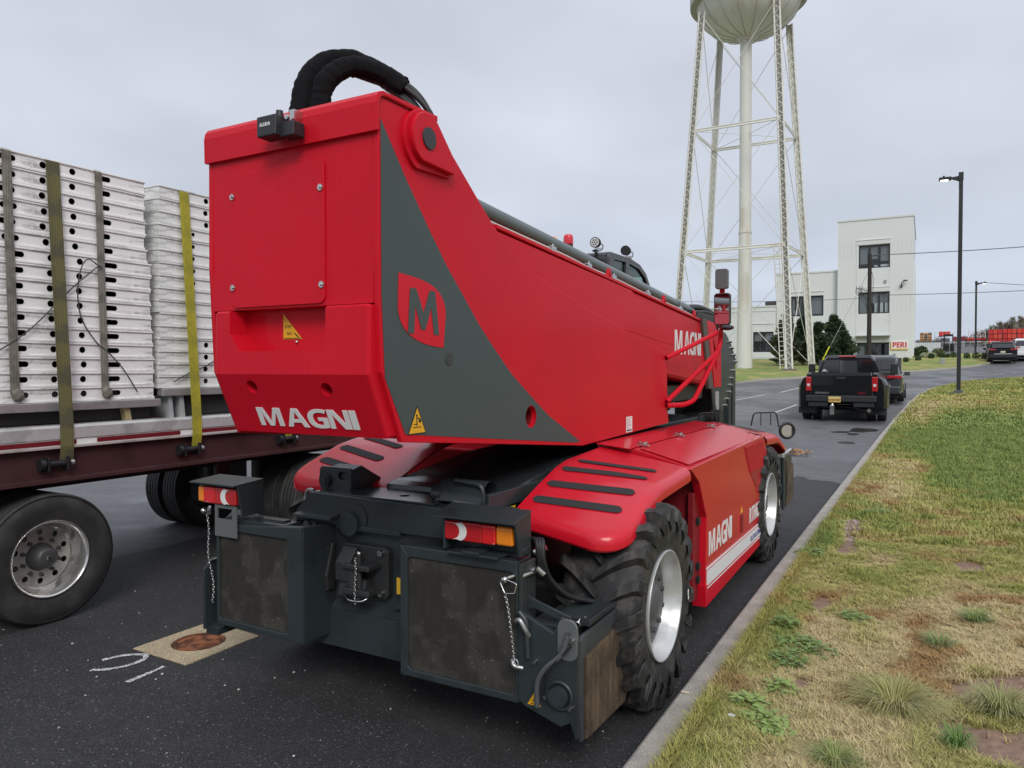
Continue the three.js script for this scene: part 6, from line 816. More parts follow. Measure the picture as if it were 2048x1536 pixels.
// ================================================================ poles, lamps, wires
const mPole = M([0.018, 0.019, 0.020], 0.45);
function streetLamp(x, z, h, dir, label, gY) {
  const y = gY, t = thing('street_lamp', label, 'street lamp', [x, y, z], 'parking lot lamps');
  part('pole', box(x - 0.075, x + 0.075, y + 0.1, y + h, z - 0.075, z + 0.075, 0.012), mPole, t);
  part('base', [box(x - 0.17, x + 0.17, y + 0.06, y + 0.16, z - 0.17, z + 0.17, 0.015), cyl([x, y - 0.2, z], [x, y + 0.07, z], 0.34, 0.32, 24)], M([0.10, 0.10, 0.10], 0.7), t);
  part('arm', [box(x - 0.09, x + 0.09, y + h - 0.3, y + h + 0.02, z - 0.09, z + 0.09, 0.01), prismZ([[x + dir * 0.07, y + h - 0.12], [x + dir * 0.07, y + h - 0.34], [x + dir * 0.35, y + h - 0.22], [x + dir * 0.36, y + h - 0.15]], z - 0.05, z + 0.05, 0.01)], mPole, t);
  const a = Math.min(x + dir * 0.34, x + dir * 0.80), b = Math.max(x + dir * 0.34, x + dir * 0.80); const hd = part('lamp_head', [box(a, b, y + h - 0.24, y + h - 0.13, z - 0.18, z + 0.18, 0.03), cyl([x + dir * 0.62, y + h - 0.13, z], [x + dir * 0.62, y + h - 0.05, z], 0.05, 0.04, 10)], mPole, t);
  part('led_panel', box(x + dir * 0.60 - 0.14, x + dir * 0.60 + 0.14, y + h - 0.252, y + h - 0.243, z - 0.12, z + 0.12), new THREE.MeshStandardMaterial({ color: 0xffffff, emissive: C(1, 0.98, 0.95), emissiveIntensity: 2.2 }), hd);
  const s = new THREE.SpotLight(C(1, 0.97, 0.92), 60, 0, 1.1, 0.6); s.position.set(dir * 0.62, h - 0.27, 0); s.target.position.set(dir * 0.62, 0, 0); s.castShadow = true; s.shadow.radius = 8; t.add(s, s.target); return t;
}
{
  const y1 = lawnY(1.23, -36.1);
  streetLamp(1.23, -36.1, 9.2, -1, 'tall black square lamp post on the near lawn with its lamp lit', y1);
  streetLamp(3.87, -77.0, 6.7, 1, 'smaller distant lamp post beside the hedge strip with its lamp lit', gz(-77) + 0.05);
  const px = -3.74, pz = -62.5, py = gz(pz) + 0.2; const p = thing('utility_pole', 'dark wooden utility pole in front of the white building', 'utility pole', [px, py, pz]);
  part('pole', cyl([px, py - 0.3, pz], [px, 10.75, pz], 0.18, 0.13, 14), M([0.030, 0.024, 0.020], 0.85), p);
  part('cross_arm', [cyl([px, 10.55, pz], [px + 0.5, 10.60, pz + 0.1], 0.04), cyl([px, 7.9, pz], [px - 0.9, 8.2, pz], 0.03), cyl([px, 7.0, pz], [px - 0.7, 8.1, pz], 0.025)], mPole, p);
  for (const dx of [-0.55, -0.75, -0.95]) { const q = part('cutout_insulator', [cyl([px + dx, 7.85, pz], [px + dx + 0.06, 8.35, pz], 0.04, 0.03, 8)], M([0.25, 0.24, 0.23], 0.4), p); part('lead_wire', tube([[px + dx, 7.85, pz], [px + dx * 0.6, 7.3, pz], [px, 6.3, pz]], 0.015, 10, 4), mPole, q); }
  part('guy_wire', cyl([px, 9.6, pz], [px - 3.4, gz(-62.5) + 0.2, pz + 0.4], 0.018, 0.018, 5), M([0.5, 0.5, 0.48], 0.5, 0.5), p);
  part('guy_guard', cyl([px - 2.75, 3.75, pz + 0.33], [px - 3.4, gz(-62.5) + 0.25, pz + 0.4], 0.055, 0.055, 8), M([0.70, 0.72, 0.04], 0.5), p);
  part('drop_cable', tube([[px - 0.15, 10, pz + 0.05], [px + 0.22, 9, pz + 0.05], [px + 0.2, 7.2, pz + 0.05], [px + 0.1, 6.3, pz]], 0.02, 20, 5), mPole, p);
  const wire = (a, b, sag, l, r = 0.02) => { const P = []; for (let k = 0; k <= 12; k++) { const f = k / 12; P.push([lerp(a[0], b[0], f), lerp(a[1], b[1], f) - sag * 4 * f * (1 - f), lerp(a[2], b[2], f)]); } solo('overhead_wire', tube(P, r, 40, 4), M([0.10, 0.11, 0.12], 0.6), l, 'wire', null, false, a); };
  wire([px + 0.5, 10.62, pz + 0.1], [30, 11.6, -58], 0.7, 'upper overhead wire running right from the utility pole', 0.028);
  wire([px, 7.6, pz], [34, 9.5, -70], 0.6, 'lower overhead wire running right from the utility pole', 0.022);
  wire([3.87 + 0.9, 9.55, -77], [30, 6.9, -70], 0.4, 'sloping wire running right from the distant lamp post', 0.022);
  wire([px, 7.4, pz], [-40, 10.5, -66], 0.8, 'overhead wire running left from the utility pole behind the tower', 0.018);
}
// ================================================================ trees, shrubs
function leafCloud(R, n, sample, size, cols, elong = 1.6) {
  const pos = [], col = [], nor = [], up = V(0, 1, 0), a = V(0, 0, 0), b = V(0, 0, 0), q = new THREE.Quaternion(), e = new THREE.Euler();
  for (let i = 0; i < n; i++) { const s = sample(R), p = s.p, sz = size * (0.6 + 0.8 * R()); e.set(R() * 6.28, R() * 6.28, R() * 6.28); q.setFromEuler(e); if (s.d) { q.setFromUnitVectors(V(1, 0, 0), s.d.clone().add(V(R() - 0.5, R() - 0.5, R() - 0.5).multiplyScalar(0.9)).normalize()); } a.set(sz * elong, 0, 0).applyQuaternion(q); b.set(0, sz * 0.5, 0).applyQuaternion(q).applyAxisAngle(a.clone().normalize(), R() * 6.28); const c = cols[Math.floor(R() * cols.length)], k = 0.75 + 0.5 * R(); for (const [u, v] of [[-0.5, 0], [0, -1], [0.5, 0], [-0.5, 0], [0.5, 0], [0, 1]]) { pos.push(p.x + a.x * u + b.x * v, p.y + a.y * u + b.y * v, p.z + a.z * u + b.z * v); col.push(c[0] * k, c[1] * k, c[2] * k); } }
  const g = new THREE.BufferGeometry(); g.setAttribute('position', new THREE.Float32BufferAttribute(pos, 3)); g.setAttribute('color', new THREE.Float32BufferAttribute(col, 3)); g.computeVertexNormals(); return g;
}
const mFol = M([1, 1, 1], 0.75, 0, { vertexColors: true, side: THREE.DoubleSide });
function evergreen(x, z, h, r, label, seed, cols) {
  const R = rng(seed), y = gz(z) + 0.2, t = thing('evergreen_tree', label, 'tree', [x, y, z], 'evergreens by the water tower');
  part('trunk', [cyl([x, y - 0.2, z], [x, y + h * 0.9, z], 0.12, 0.03, 8)], M([0.07, 0.05, 0.035], 0.9), t);
  const br = []; for (let k = 0; k < 110; k++) { const f = Math.pow(R(), 1.0), a = R() * 6.28, l = r * 1.3 * (1 - f) * (0.6 + 0.6 * R()) + 0.2; br.push([V(x, y + h * (0.04 + 0.92 * f), z), V(Math.cos(a), 0.25 + 0.3 * R(), Math.sin(a)).normalize(), l]); }
  part('branches', br.map(([p, d, l]) => cyl(p, p.clone().addScaledVector(d, l * 0.85), 0.025, 0.008, 4)), M([0.06, 0.045, 0.03], 0.9), t);
  const g = leafCloud(R, 9000, (R) => { const [p, d, l] = br[Math.floor(R() * br.length)], f = Math.sqrt(R()); return { p: p.clone().addScaledVector(d, l * f).add(V(R() - 0.5, R() - 0.5, R() - 0.5).multiplyScalar(0.46 * (1.15 - f * 0.75))), d }; }, 0.085, cols, 3.4);
  part('crown', g, mFol, t, true);
}
const cEv = [[0.042, 0.075, 0.038], [0.060, 0.100, 0.045], [0.032, 0.060, 0.034], [0.085, 0.12, 0.05]];
evergreen(-9.7, -62.4, 4.2, 1.25, 'leftmost evergreen with a browning crown behind the tower leg', 901, [...cEv, [0.11, 0.095, 0.05], [0.13, 0.11, 0.06]]);
evergreen(-8.6, -63.6, 4.0, 1.1, 'dark evergreen between the two right tower legs', 902, cEv);
evergreen(-7.4, -63.6, 3.4, 1.2, 'low spreading evergreen right of the tower leg', 903, cEv);
evergreen(-6.3, -64.2, 4.0, 1.3, 'tallest right-hand evergreen in front of the white building', 904, cEv);
evergreen(-5.6, -63.0, 2.6, 1.0, 'smallest evergreen beside the utility pole guy guard', 905, cEv);
function shrub(x, z, rx, ry, label, seed, cols, n = 900, sz = 0.07, name = 'shrub') {
  const R = rng(seed), y = gz(z) + 0.18, t = thing(name, label, 'shrub', [x, y, z], 'shrubs along the building'); part('stem', [cyl([x, y - 0.1, z], [x, y + ry, z], 0.03, 0.015, 5)], M([0.06, 0.045, 0.03], 0.9), t);
  part('foliage', leafCloud(R, n, (R) => { const a = R() * 6.28, c = R() * 2 - 1, s = Math.sqrt(1 - c * c), r = Math.pow(R(), 0.25) * (0.85 + 0.3 * vn(a * 2, c * 3, seed)); return { p: V(x + rx * r * s * Math.cos(a), y + ry + ry * r * c, z + rx * r * s * Math.sin(a)) }; }, sz, cols), mFol, t, true);
}
const cSh = [[0.05, 0.085, 0.03], [0.07, 0.11, 0.035], [0.035, 0.06, 0.025]], cFl = [[0.45, 0.46, 0.30], [0.30, 0.33, 0.16], [0.55, 0.55, 0.42]];
shrub(-0.32, -75.2, 0.62, 0.50, 'large clipped dome shrub at the right corner of the white building', 921, cSh, 2200, 0.08, 'dome_shrub');
shrub(0.25, -74.2, 0.6, 0.26, 'pale flowering low bush in front of the dome shrub', 922, cFl, 1200, 0.06, 'flowering_bush');
shrub(1.0, -75.6, 0.5, 0.4, 'loose green bush right of the dome shrub', 923, [[0.09, 0.11, 0.04], [0.12, 0.13, 0.05]], 900);
[[-2.14, -66.7, 0.22, 'small round bush by the entrance steps'], [-1.34, -67.4, 0.22, 'small round bush below the company sign'], [-0.5, -69.3, 0.24, 'small round bush at the building corner'], [0.45, -72.3, 0.26, 'small round bush under the flowering bush'], [1.26, -73.7, 0.27, 'small round bush beside the forklift'], [1.66, -73.6, 0.2, 'smallest round bush of the far row'], [2.11, -73.6, 0.28, 'small round bush left of the near lamp post'], [3.03, -72.1, 0.27, 'small round bush right of the near lamp post'], [3.66, -72.0, 0.29, 'small round bush under the distant lamp'], [4.21, -71.8, 0.27, 'small round bush at the right end of the row']].forEach(([x, z, r, l], i) => shrub(x, z, r, r, l, 940 + i, cSh, 420, 0.06, 'round_bush'));
solo('lawn_stone', [box(0.98, 1.32, gz(-65) + 0.2, gz(-65) + 0.62, -65.2, -64.8, 0.06), cyl([1.15, gz(-65) + 0.1, -65], [1.15, gz(-65) + 0.24, -65], 0.42, 0.40, 14)], M([0.30, 0.30, 0.29], 0.8), 'small grey stone marker on the far lawn', 'marker');
// bare wooded hill far right
{
  const R = rng(71), ridge = poly([[-80, 8.2], [6, 8.6], [9.2, 10.0], [12.2, 11.2], [14.5, 12.3], [17, 13.1], [22, 14], [60, 15], [140, 15]]);
  const g = grid((u, v) => { const x = lerp(-80, 140, u), z = -178 - 40 * v; return [x, lerp(gz(-178) - 1.5, ridge(x) - 0.9 + 0.5 * fbm(x * 0.6, v * 4, 31, 3), ss(0, 0.6, v)), z]; }, 140, 10);
  struct('hill', g, M([0.125, 0.105, 0.075], 0.95));
  for (let i = 0; i < 46; i++) {
    const x = lerp(-4, 27, (i + R()) / 46), z = -186 - 10 * R(), top = ridge(x) + 0.7 * R() - 0.2, h = 3.2 + 1.6 * R(), y0 = top - h; const t = thing('bare_tree', 'bare brown tree in the row on the far hill behind the yard', 'tree', [x, y0, z], 'bare trees on the far hill'), br = [];
    for (let k = 0; k < 26; k++) { const f = 0.25 + 0.7 * R(), a = R() * 6.28, l = 0.5 + 0.9 * (1.1 - f); const p = V(x, y0 + h * f * 0.85, z), d = V(Math.cos(a), 0.7 + R(), Math.sin(a)).normalize(); br.push([p, d, l]); }
    part('trunk', [cyl([x, y0 - 1, z], [x, y0 + h * 0.85, z], 0.14, 0.04, 5), ...br.map(([p, d, l]) => cyl(p, p.clone().addScaledVector(d, l), 0.05, 0.015, 4))], M([0.15, 0.125, 0.10], 0.9), t);
    part('crown', leafCloud(R, 330, (R) => { const [p, d, l] = br[Math.floor(R() * br.length)]; return { p: p.clone().addScaledVector(d, l * (0.3 + 0.8 * R())).add(V(R() - 0.5, R() - 0.5, R() - 0.5).multiplyScalar(0.5)), d }; }, 0.07, [[0.19, 0.155, 0.12], [0.24, 0.20, 0.15], [0.15, 0.13, 0.10], [0.22, 0.20, 0.13]], 7), mFol, t, true);
  }
}
// ================================================================ storage yard
{
  const R = rng(83); const y0 = (z) => gz(z);
  // yard slab
  function stack(x0, x1, z, base, rows, h, m, name, label, group, depth = 1.2) {
    const t = thing(name, label, 'stack', [(x0 + x1) / 2, base, z], group); for (let r = 0; r < rows; r++) { const yb = base + r * h; const n = Math.max(2, Math.round((x1 - x0) / 0.45)); const dx = (x1 - x0) / n; for (let k = 0; k < n; k++) part('stacked_frame', box(x0 + k * dx + 0.02, x0 + (k + 1) * dx - 0.02, yb + 0.04, yb + h - 0.02, z - depth + 0.1 * R(), z, 0.01), Array.isArray(m) ? m[Math.floor(R() * m.length)] : m, t); part('stack_bearer', box(x0, x1, yb, yb + 0.04, z - depth, z + 0.01), mBlack, t); } return t;
  }
  const mR = [M([0.60, 0.03, 0.02], 0.5), M([0.52, 0.02, 0.02], 0.5), M([0.62, 0.06, 0.03], 0.55)], mO = [M([0.42, 0.20, 0.06], 0.7), M([0.30, 0.16, 0.06], 0.7), M([0.20, 0.13, 0.07], 0.7), M([0.5, 0.26, 0.08], 0.7)], mS = [M([0.16, 0.165, 0.17], 0.5, 0.3), M([0.30, 0.31, 0.32], 0.5, 0.3), M([0.09, 0.09, 0.095], 0.6), M([0.22, 0.21, 0.20], 0.6)];
  stack(6.05, 7.25, -96, 4.75, 3, 0.52, mR, 'red_stillage', 'left red stillage block at the right edge of the yard', 'red stillages in the yard'); stack(7.32, 8.55, -96, 4.75, 3, 0.53, mR, 'red_stillage', 'middle red stillage block at the right edge of the yard', 'red stillages in the yard'); stack(8.62, 9.85, -96, 4.75, 3, 0.53, mR, 'red_stillage', 'right red stillage block cut by the frame edge', 'red stillages in the yard');
  stack(-0.56, 0.66, -98, 5.1, 4, 0.28, mO, 'timber_stack', 'brown and orange timber stack beside the white building', 'yard stacks');
  stack(1.35, 2.5, -98, 5.75, 1, 0.55, mR, 'red_pallet', 'red load held up above the forklift mast', 'yard stacks'); stack(2.72, 3.95, -98, 5.2, 1, 0.5, M([0.22, 0.02, 0.03], 0.6), 'dark_red_stack', 'dark red pack left of the near lamp post', 'yard stacks'); stack(4.05, 5.0, -98, 5.0, 2, 0.24, mR, 'red_pallet', 'low red pack right of the near lamp post', 'yard stacks'); stack(5.05, 5.95, -98, 4.95, 2, 0.26, [...mR, ...mO], 'mixed_stack', 'red and orange pack left of the red stillages', 'yard stacks');
  stack(-0.6, 0.7, -98, gz(-98) - 0.1, 2, 0.34, mS, 'stillage_rack', 'grey rack under the timber stack', 'yard racks'); stack(1.0, 2.4, -97, gz(-97) - 0.1, 3, 0.36, mS, 'stillage_rack', 'grey stillage rack behind the forklift', 'yard racks'); stack(2.5, 3.9, -97, gz(-97) - 0.1, 2, 0.36, mS, 'stillage_rack', 'grey stillage rack left of the distant lamp', 'yard racks'); stack(4.0, 5.5, -97, gz(-97) - 0.1, 2, 0.36, mS, 'stillage_rack', 'grey stillage rack right of the distant lamp', 'yard racks'); stack(5.6, 9.9, -97.5, gz(-97) - 0.1, 1, 0.36, mS, 'stillage_rack', 'long grey rack under the red stillages', 'yard racks');
  for (let i = 0; i < 5; i++) { const x = [2.8, 4.3, 4.7, 5.2, 0.95][i]; const t = thing('scaffold_frame', ['white scaffold frame above the dark red pack', 'white scaffold frame right of the near lamp post', 'tall white scaffold frame beside the low red pack', 'white scaffold frame above the mixed pack', 'white scaffold frame next to the timber stack'][i], 'scaffold', [x, 5.2, -99], 'white scaffold frames'); const mW = M([0.65, 0.66, 0.66], 0.5); for (const dx of [0, 0.7]) part('standard', cyl([x + dx, gz(-99), -99], [x + dx, 6.3 + 0.3 * (i % 2), -99], 0.03, 0.03, 5), mW, t); for (const y of [5.2, 5.7, 6.2]) part('ledger', cyl([x, y, -99], [x + 0.7, y, -99], 0.025, 0.025, 5), mW, t); part('brace', cyl([x, 5.2, -99], [x + 0.7, 6.2, -99], 0.02, 0.02, 5), mW, t); }
  const F = thing('forklift', 'dark forklift standing in the yard behind the bushes', 'forklift', [2.1, gz(-88), -88]); const fy = gz(-88) - 0.2; part('mast', [box(1.68, 1.76, fy + 0.5, 5.5, -88.1, -88), box(2.4, 2.48, fy + 0.5, 5.5, -88.1, -88), box(1.7, 2.45, 5.35, 5.45, -88.08, -88.02), box(1.7, 2.45, 4.3, 4.38, -88.08, -88.02)], mBlack, F); part('body', box(1.6, 2.6, fy + 0.2, fy + 1.0, -90, -88.15, 0.08), mBlack, F); part('overhead_guard', [box(1.65, 2.5, fy + 1.9, fy + 1.98, -89.6, -88.3), ...[[1.68, -88.4], [2.46, -88.4], [1.68, -89.5], [2.46, -89.5]].map(([x, z]) => cyl([x, fy + 0.9, z], [x, fy + 1.95, z], 0.03))], mBlack, F); for (const x of [1.68, 2.5]) for (const z of [-88.5, -89.6]) part('wheel', cyl([x - 0.1, fy + 0.3, z], [x + 0.1, fy + 0.3, z], 0.3, 0.3, 16), mBlackRubber, F);
  const fence = thing('yard_fence', 'pale slatted fence panel behind the dome shrub', 'fence', [0.4, gz(-86), -86]); for (let k = 0; k < 12; k++) part('fence_slat', box(-0.9 + k * 0.19, -0.9 + k * 0.19 + 0.16, gz(-86) - 0.1, 4.68, -86.03, -86), M([0.62, 0.66, 0.64], 0.6), fence); part('fence_rail', [box(-0.95, 1.4, 4.5, 4.56, -86.07, -86.03), box(-0.95, 1.4, 3.8, 3.86, -86.07, -86.03)], M([0.5, 0.52, 0.52], 0.6), fence);
  const cf = thing('chain_link_fence', 'thin wire fence with posts behind the row of bushes', 'fence', [3, gz(-79), -79]); for (let k = 0; k < 9; k++) part('fence_post', cyl([1.4 + k * 0.55, gz(-79) - 0.1, -79], [1.4 + k * 0.55, gz(-79) + 1.35, -79], 0.025, 0.025, 5), mGalv, cf); part('fence_rail', cyl([1.4, gz(-79) + 1.33, -79], [5.8, gz(-79) + 1.33, -79], 0.02, 0.02, 5), mGalv, cf);
}
// ================================================================ vehicles
const mCarBlack = M([0.006, 0.007, 0.008], 0.35, 0, { clearcoat: 0.35, clearcoatRoughness: 0.06, specularIntensity: 0.3 }), mCarGlass = M([0.012, 0.014, 0.016], 0.05, 0, { clearcoat: 1 }), mLampRed = M([0.40, 0.006, 0.012], 0.2, 0, { clearcoat: 1 }), mPlastic = M([0.014, 0.015, 0.016], 0.6);
function carWheel(t, x, y, z, r, w, m) { const g = new THREE.Group(); g.name = 'wheel'; t.add(g); part('tyre', latheX([[-w / 2, r * 0.62], [-w / 2, r * 0.9], [-w * 0.38, r], [w * 0.38, r], [w / 2, r * 0.9], [w / 2, r * 0.62]], x, y + r, z, 28, 1), mBlackRubber, g); part('rim', latheX([[w * 0.48, r * 0.63], [w * 0.45, r * 0.58], [w * 0.2, r * 0.5], [w * 0.25, r * 0.2], [w * 0.3, 0]], x, y + r, z, 24, 1), m, g); part('rim', latheX([[w * 0.48, r * 0.63], [w * 0.45, r * 0.58], [w * 0.2, r * 0.5], [w * 0.25, r * 0.2], [w * 0.3, 0]], x, y + r, z, 24, -1), m, g); }
// stack of cross sections along z: each [z, [[x,y]...]] symmetric, closed
function loft(secs) { const n = secs[0][1].length, pos = [], idx = []; for (const [z, P] of secs) for (const [x, y] of P) pos.push(x, y, z); for (let s = 0; s < secs.length - 1; s++) for (let k = 0; k < n; k++) { const a = s * n + k, b = s * n + (k + 1) % n, c = a + n, d = b + n; idx.push(a, c, b, b, c, d); } for (const [o, f] of [[0, 1], [(secs.length - 1) * n, 0]]) for (let k = 1; k < n - 1; k++) f ? idx.push(o, o + k, o + k + 1) : idx.push(o, o + k + 1, o + k); const g = new THREE.BufferGeometry(); g.setAttribute('position', new THREE.Float32BufferAttribute(pos, 3)); g.setIndex(idx); const q = g.toNonIndexed(); q.computeVertexNormals(); return q; }
{
  // dually pickup, tail to the camera
  const g0 = gz(-25), cx = -2.22, Z = -24.45, y = (v) => g0 + v, T2 = thing('pickup_truck', 'black dual rear wheel pickup truck parked at the kerb ahead of the telehandler', 'pickup truck', [cx, g0, -27.5]);
  const bx2 = (x0, x1, y0, y1, z0, z1, b) => box(cx + x0, cx + x1, y(y0), y(y1), z0, z1, b);
  part('bed_side', [prismX([[Z - 0.05, y(0.78)], [Z - 0.05, y(1.44)], [Z - 0.25, y(1.49)], [Z - 2.35, y(1.49)], [Z - 2.4, y(0.75)]], cx + 0.86, cx + 0.99, 0.03)], mCarBlack, T2); part('bed_side', [prismX([[Z - 0.05, y(0.78)], [Z - 0.05, y(1.44)], [Z - 0.25, y(1.49)], [Z - 2.35, y(1.49)], [Z - 2.4, y(0.75)]], cx - 0.99, cx - 0.86, 0.03)], mCarBlack, T2);
  part('bed_floor', [bx2(-0.9, 0.9, 0.8, 0.9, Z - 2.35, Z - 0.05), bx2(-0.9, 0.9, 0.9, 1.44, Z - 2.4, Z - 2.33)], mPlastic, T2);
  const tg = part('tailgate', [prismX([[Z, y(0.80)], [Z + 0.015, y(1.1)], [Z + 0.01, y(1.40)], [Z - 0.03, y(1.49)], [Z - 0.09, y(1.49)], [Z - 0.09, y(0.80)]], cx - 0.84, cx + 0.84, 0.02)], mCarBlack, T2); part('tailgate_handle', bx2(-0.13, 0.13, 1.29, 1.36, Z + 0.005, Z + 0.025, 0.01), mPlastic, tg);
  part('tailgate_lettering', text('DURAMAX', 0.055, { w: 0.40 }).translate(cx - 0.72, y(0.845), Z + 0.012), mChrome, tg); part('maker_badge', text('GMC', 0.065, { w: 0.24 }).translate(cx + 0.46, y(0.84), Z + 0.012), M([0.25, 0.02, 0.03], 0.3, 0.5), tg);
  for (const s of [-1, 1]) { const f = part('tail_lamp', bx2(s > 0 ? 0.84 : -1.0, s > 0 ? 1.0 : -0.84, 0.92, 1.36, Z - 0.12, Z + 0.015, 0.03), mLampRed, T2); part('reverse_lamp', bx2(s > 0 ? 0.88 : -0.96, s > 0 ? 0.96 : -0.88, 1.07, 1.15, Z + 0.01, Z + 0.02, 0.01), M([0.6, 0.55, 0.55], 0.2), f);
    // flared dually fender
    part('dually_fender', loft([[Z - 0.02, 0.62], [Z - 0.25, 0.9], [Z - 0.6, 1.0], [Z - 1.3, 1.0], [Z - 1.75, 0.85], [Z - 2.1, 0.3]].map(([z, k]) => { const o = 0.99 + 0.27 * k; return [z, [[s * 0.95, y(0.42)], [s * o, y(0.42)], [s * (o + 0.01), y(0.9)], [s * o, y(1.12)], [s * (0.99 + 0.17 * k), y(1.29)], [s * (0.99 + 0.02 * k), y(1.36)], [s * 0.95, y(1.36)]].map(([a, b]) => [cx + a, b])]; })), mCarBlack, T2);
    part('mud_flap', bx2(s > 0 ? 0.72 : -1.24, s > 0 ? 1.24 : -0.72, 0.22, 0.52, Z - 0.30, Z - 0.28, 0.005), mPlastic, T2);
    for (const o of [1.08, 0.78]) carWheel(T2, cx + s * o, g0, Z - 1.0, 0.40, 0.24, mGalv); carWheel(T2, cx + s * 0.92, g0, Z - 4.9, 0.40, 0.25, mChrome);
    const mi = part('door_mirror', bx2(s > 0 ? 1.20 : -1.42, s > 0 ? 1.42 : -1.20, 1.42, 1.78, Z - 3.95, Z - 3.85, 0.03), mPlastic, T2); part('mirror_arm', [bx2(s > 0 ? 0.95 : -1.22, s > 0 ? 1.22 : -0.95, 1.55, 1.59, Z - 3.95, Z - 3.9), bx2(s > 0 ? 0.95 : -1.22, s > 0 ? 1.22 : -0.95, 1.42, 1.46, Z - 3.95, Z - 3.9)], mPlastic, mi);
  }
  const bm = part('bumper', [bx2(-0.98, 0.98, 0.60, 0.80, Z - 0.02, Z + 0.16, 0.04), bx2(-0.92, -0.35, 0.45, 0.62, Z - 0.02, Z + 0.10, 0.03), bx2(0.35, 0.92, 0.45, 0.62, Z - 0.02, Z + 0.10, 0.03)], mPlastic, T2);
  const pt = canvasTex(128, 64, (c) => { c.fillStyle = '#cda85a'; c.fillRect(0, 0, 128, 64); c.fillStyle = '#d9bf7a'; c.fillRect(0, 0, 128, 20); c.fillStyle = '#2a2118'; c.font = 'bold 34px sans-serif'; c.fillText('W30-96F', 2, 50, 124); }); const pg = new THREE.PlaneGeometry(0.34, 0.17); part('licence_plate', pg.translate(cx - 0.16, y(0.68), Z + 0.164), M([1, 1, 1], 0.5, 0, { map: pt }), bm, true);
  part('tow_ball_mount', [bx2(-0.28, -0.16, 0.22, 0.50, Z + 0.12, Z + 0.24, 0.01), bx2(-0.27, -0.17, 0.40, 0.50, Z - 0.3, Z + 0.15, 0.01), sphere(cx - 0.22, y(0.52), Z + 0.18, 0.045)], mChrome, T2); part('exhaust_pipe', cyl([cx + 0.45, y(0.36), Z - 0.6], [cx + 0.78, y(0.36), Z + 0.02], 0.055, 0.06, 14), M([0.20, 0.19, 0.18], 0.4, 0.8), T2);
  part('chassis', [bx2(-0.5, -0.35, 0.4, 0.6, Z - 5.4, Z - 0.1), bx2(0.35, 0.5, 0.4, 0.6, Z - 5.4, Z - 0.1), cyl([cx - 0.9, y(0.4), Z - 1.0], [cx + 0.9, y(0.4), Z - 1.0], 0.08), bx2(-0.95, 0.95, 0.42, 0.8, Z - 4.4, Z - 2.4, 0.03)], mBlack, T2);
  // cab
  const zc = Z - 2.42; const sec = (z, yt, wt, wb) => [z, [[-0.97, 0.55], [0.97, 0.55], [0.99, 0.95], [wb, 1.40], [wt, yt - 0.12], [wt - 0.10, yt], [-wt + 0.10, yt], [-wt, yt - 0.12], [-wb, 1.40], [-0.99, 0.95]].map(([a, b]) => [cx + a, y(b)])];
  const cab = part('cab', loft([sec(zc, 1.97, 0.76, 0.97), sec(zc - 0.18, 2.06, 0.75, 0.97), sec(zc - 1.1, 2.08, 0.75, 0.97), sec(zc - 1.6, 2.0, 0.77, 0.965), sec(zc - 2.35, 1.42, 0.9, 0.96)]), mCarBlack, T2);
  part('hood', loft([sec(zc - 2.3, 1.44, 0.9, 0.96), sec(zc - 3.2, 1.36, 0.88, 0.95), sec(zc - 3.75, 1.15, 0.85, 0.93)]), mCarBlack, T2);
  const rw = part('rear_window', prismZ([[cx - 0.87, y(1.45)], [cx + 0.87, y(1.45)], [cx + 0.70, y(1.90)], [cx - 0.70, y(1.90)]], zc + 0.0, zc + 0.02, 0.004), mCarGlass, T2); part('window_slider', [bx2(-0.28, -0.26, 1.47, 1.88, zc + 0.018, zc + 0.026), bx2(0.26, 0.28, 1.47, 1.88, zc + 0.018, zc + 0.026)], mPlastic, rw); part('slider_pane', bx2(-0.26, 0.26, 1.48, 1.87, zc + 0.019, zc + 0.023), M([0.05, 0.055, 0.06], 0.08, 0, { clearcoat: 1 }), rw);
  part('window_sticker', prismZ([[cx - 0.82, y(1.52)], [cx - 0.62, y(1.52)], [cx - 0.68, y(1.56)], [cx - 0.74, y(1.61)], [cx - 0.78, y(1.56)]], zc + 0.021, zc + 0.024), M([0.5, 0.5, 0.5], 0.5), rw);
  for (const s of [-1, 1]) part('side_window', prismX([[zc - 0.2, y(1.48)], [zc - 0.25, y(1.90)], [zc - 1.5, y(1.92)], [zc - 2.1, y(1.48)]], s > 0 ? cx + 0.80 : cx - 0.94, s > 0 ? cx + 0.94 : cx - 0.80), mCarGlass, T2);
  part('brake_light', bx2(-0.30, 0.22, 1.985, 2.045, zc - 0.06, zc + 0.03, 0.02), M([0.42, 0.05, 0.05], 0.2, 0, { clearcoat: 1 }), T2);
}
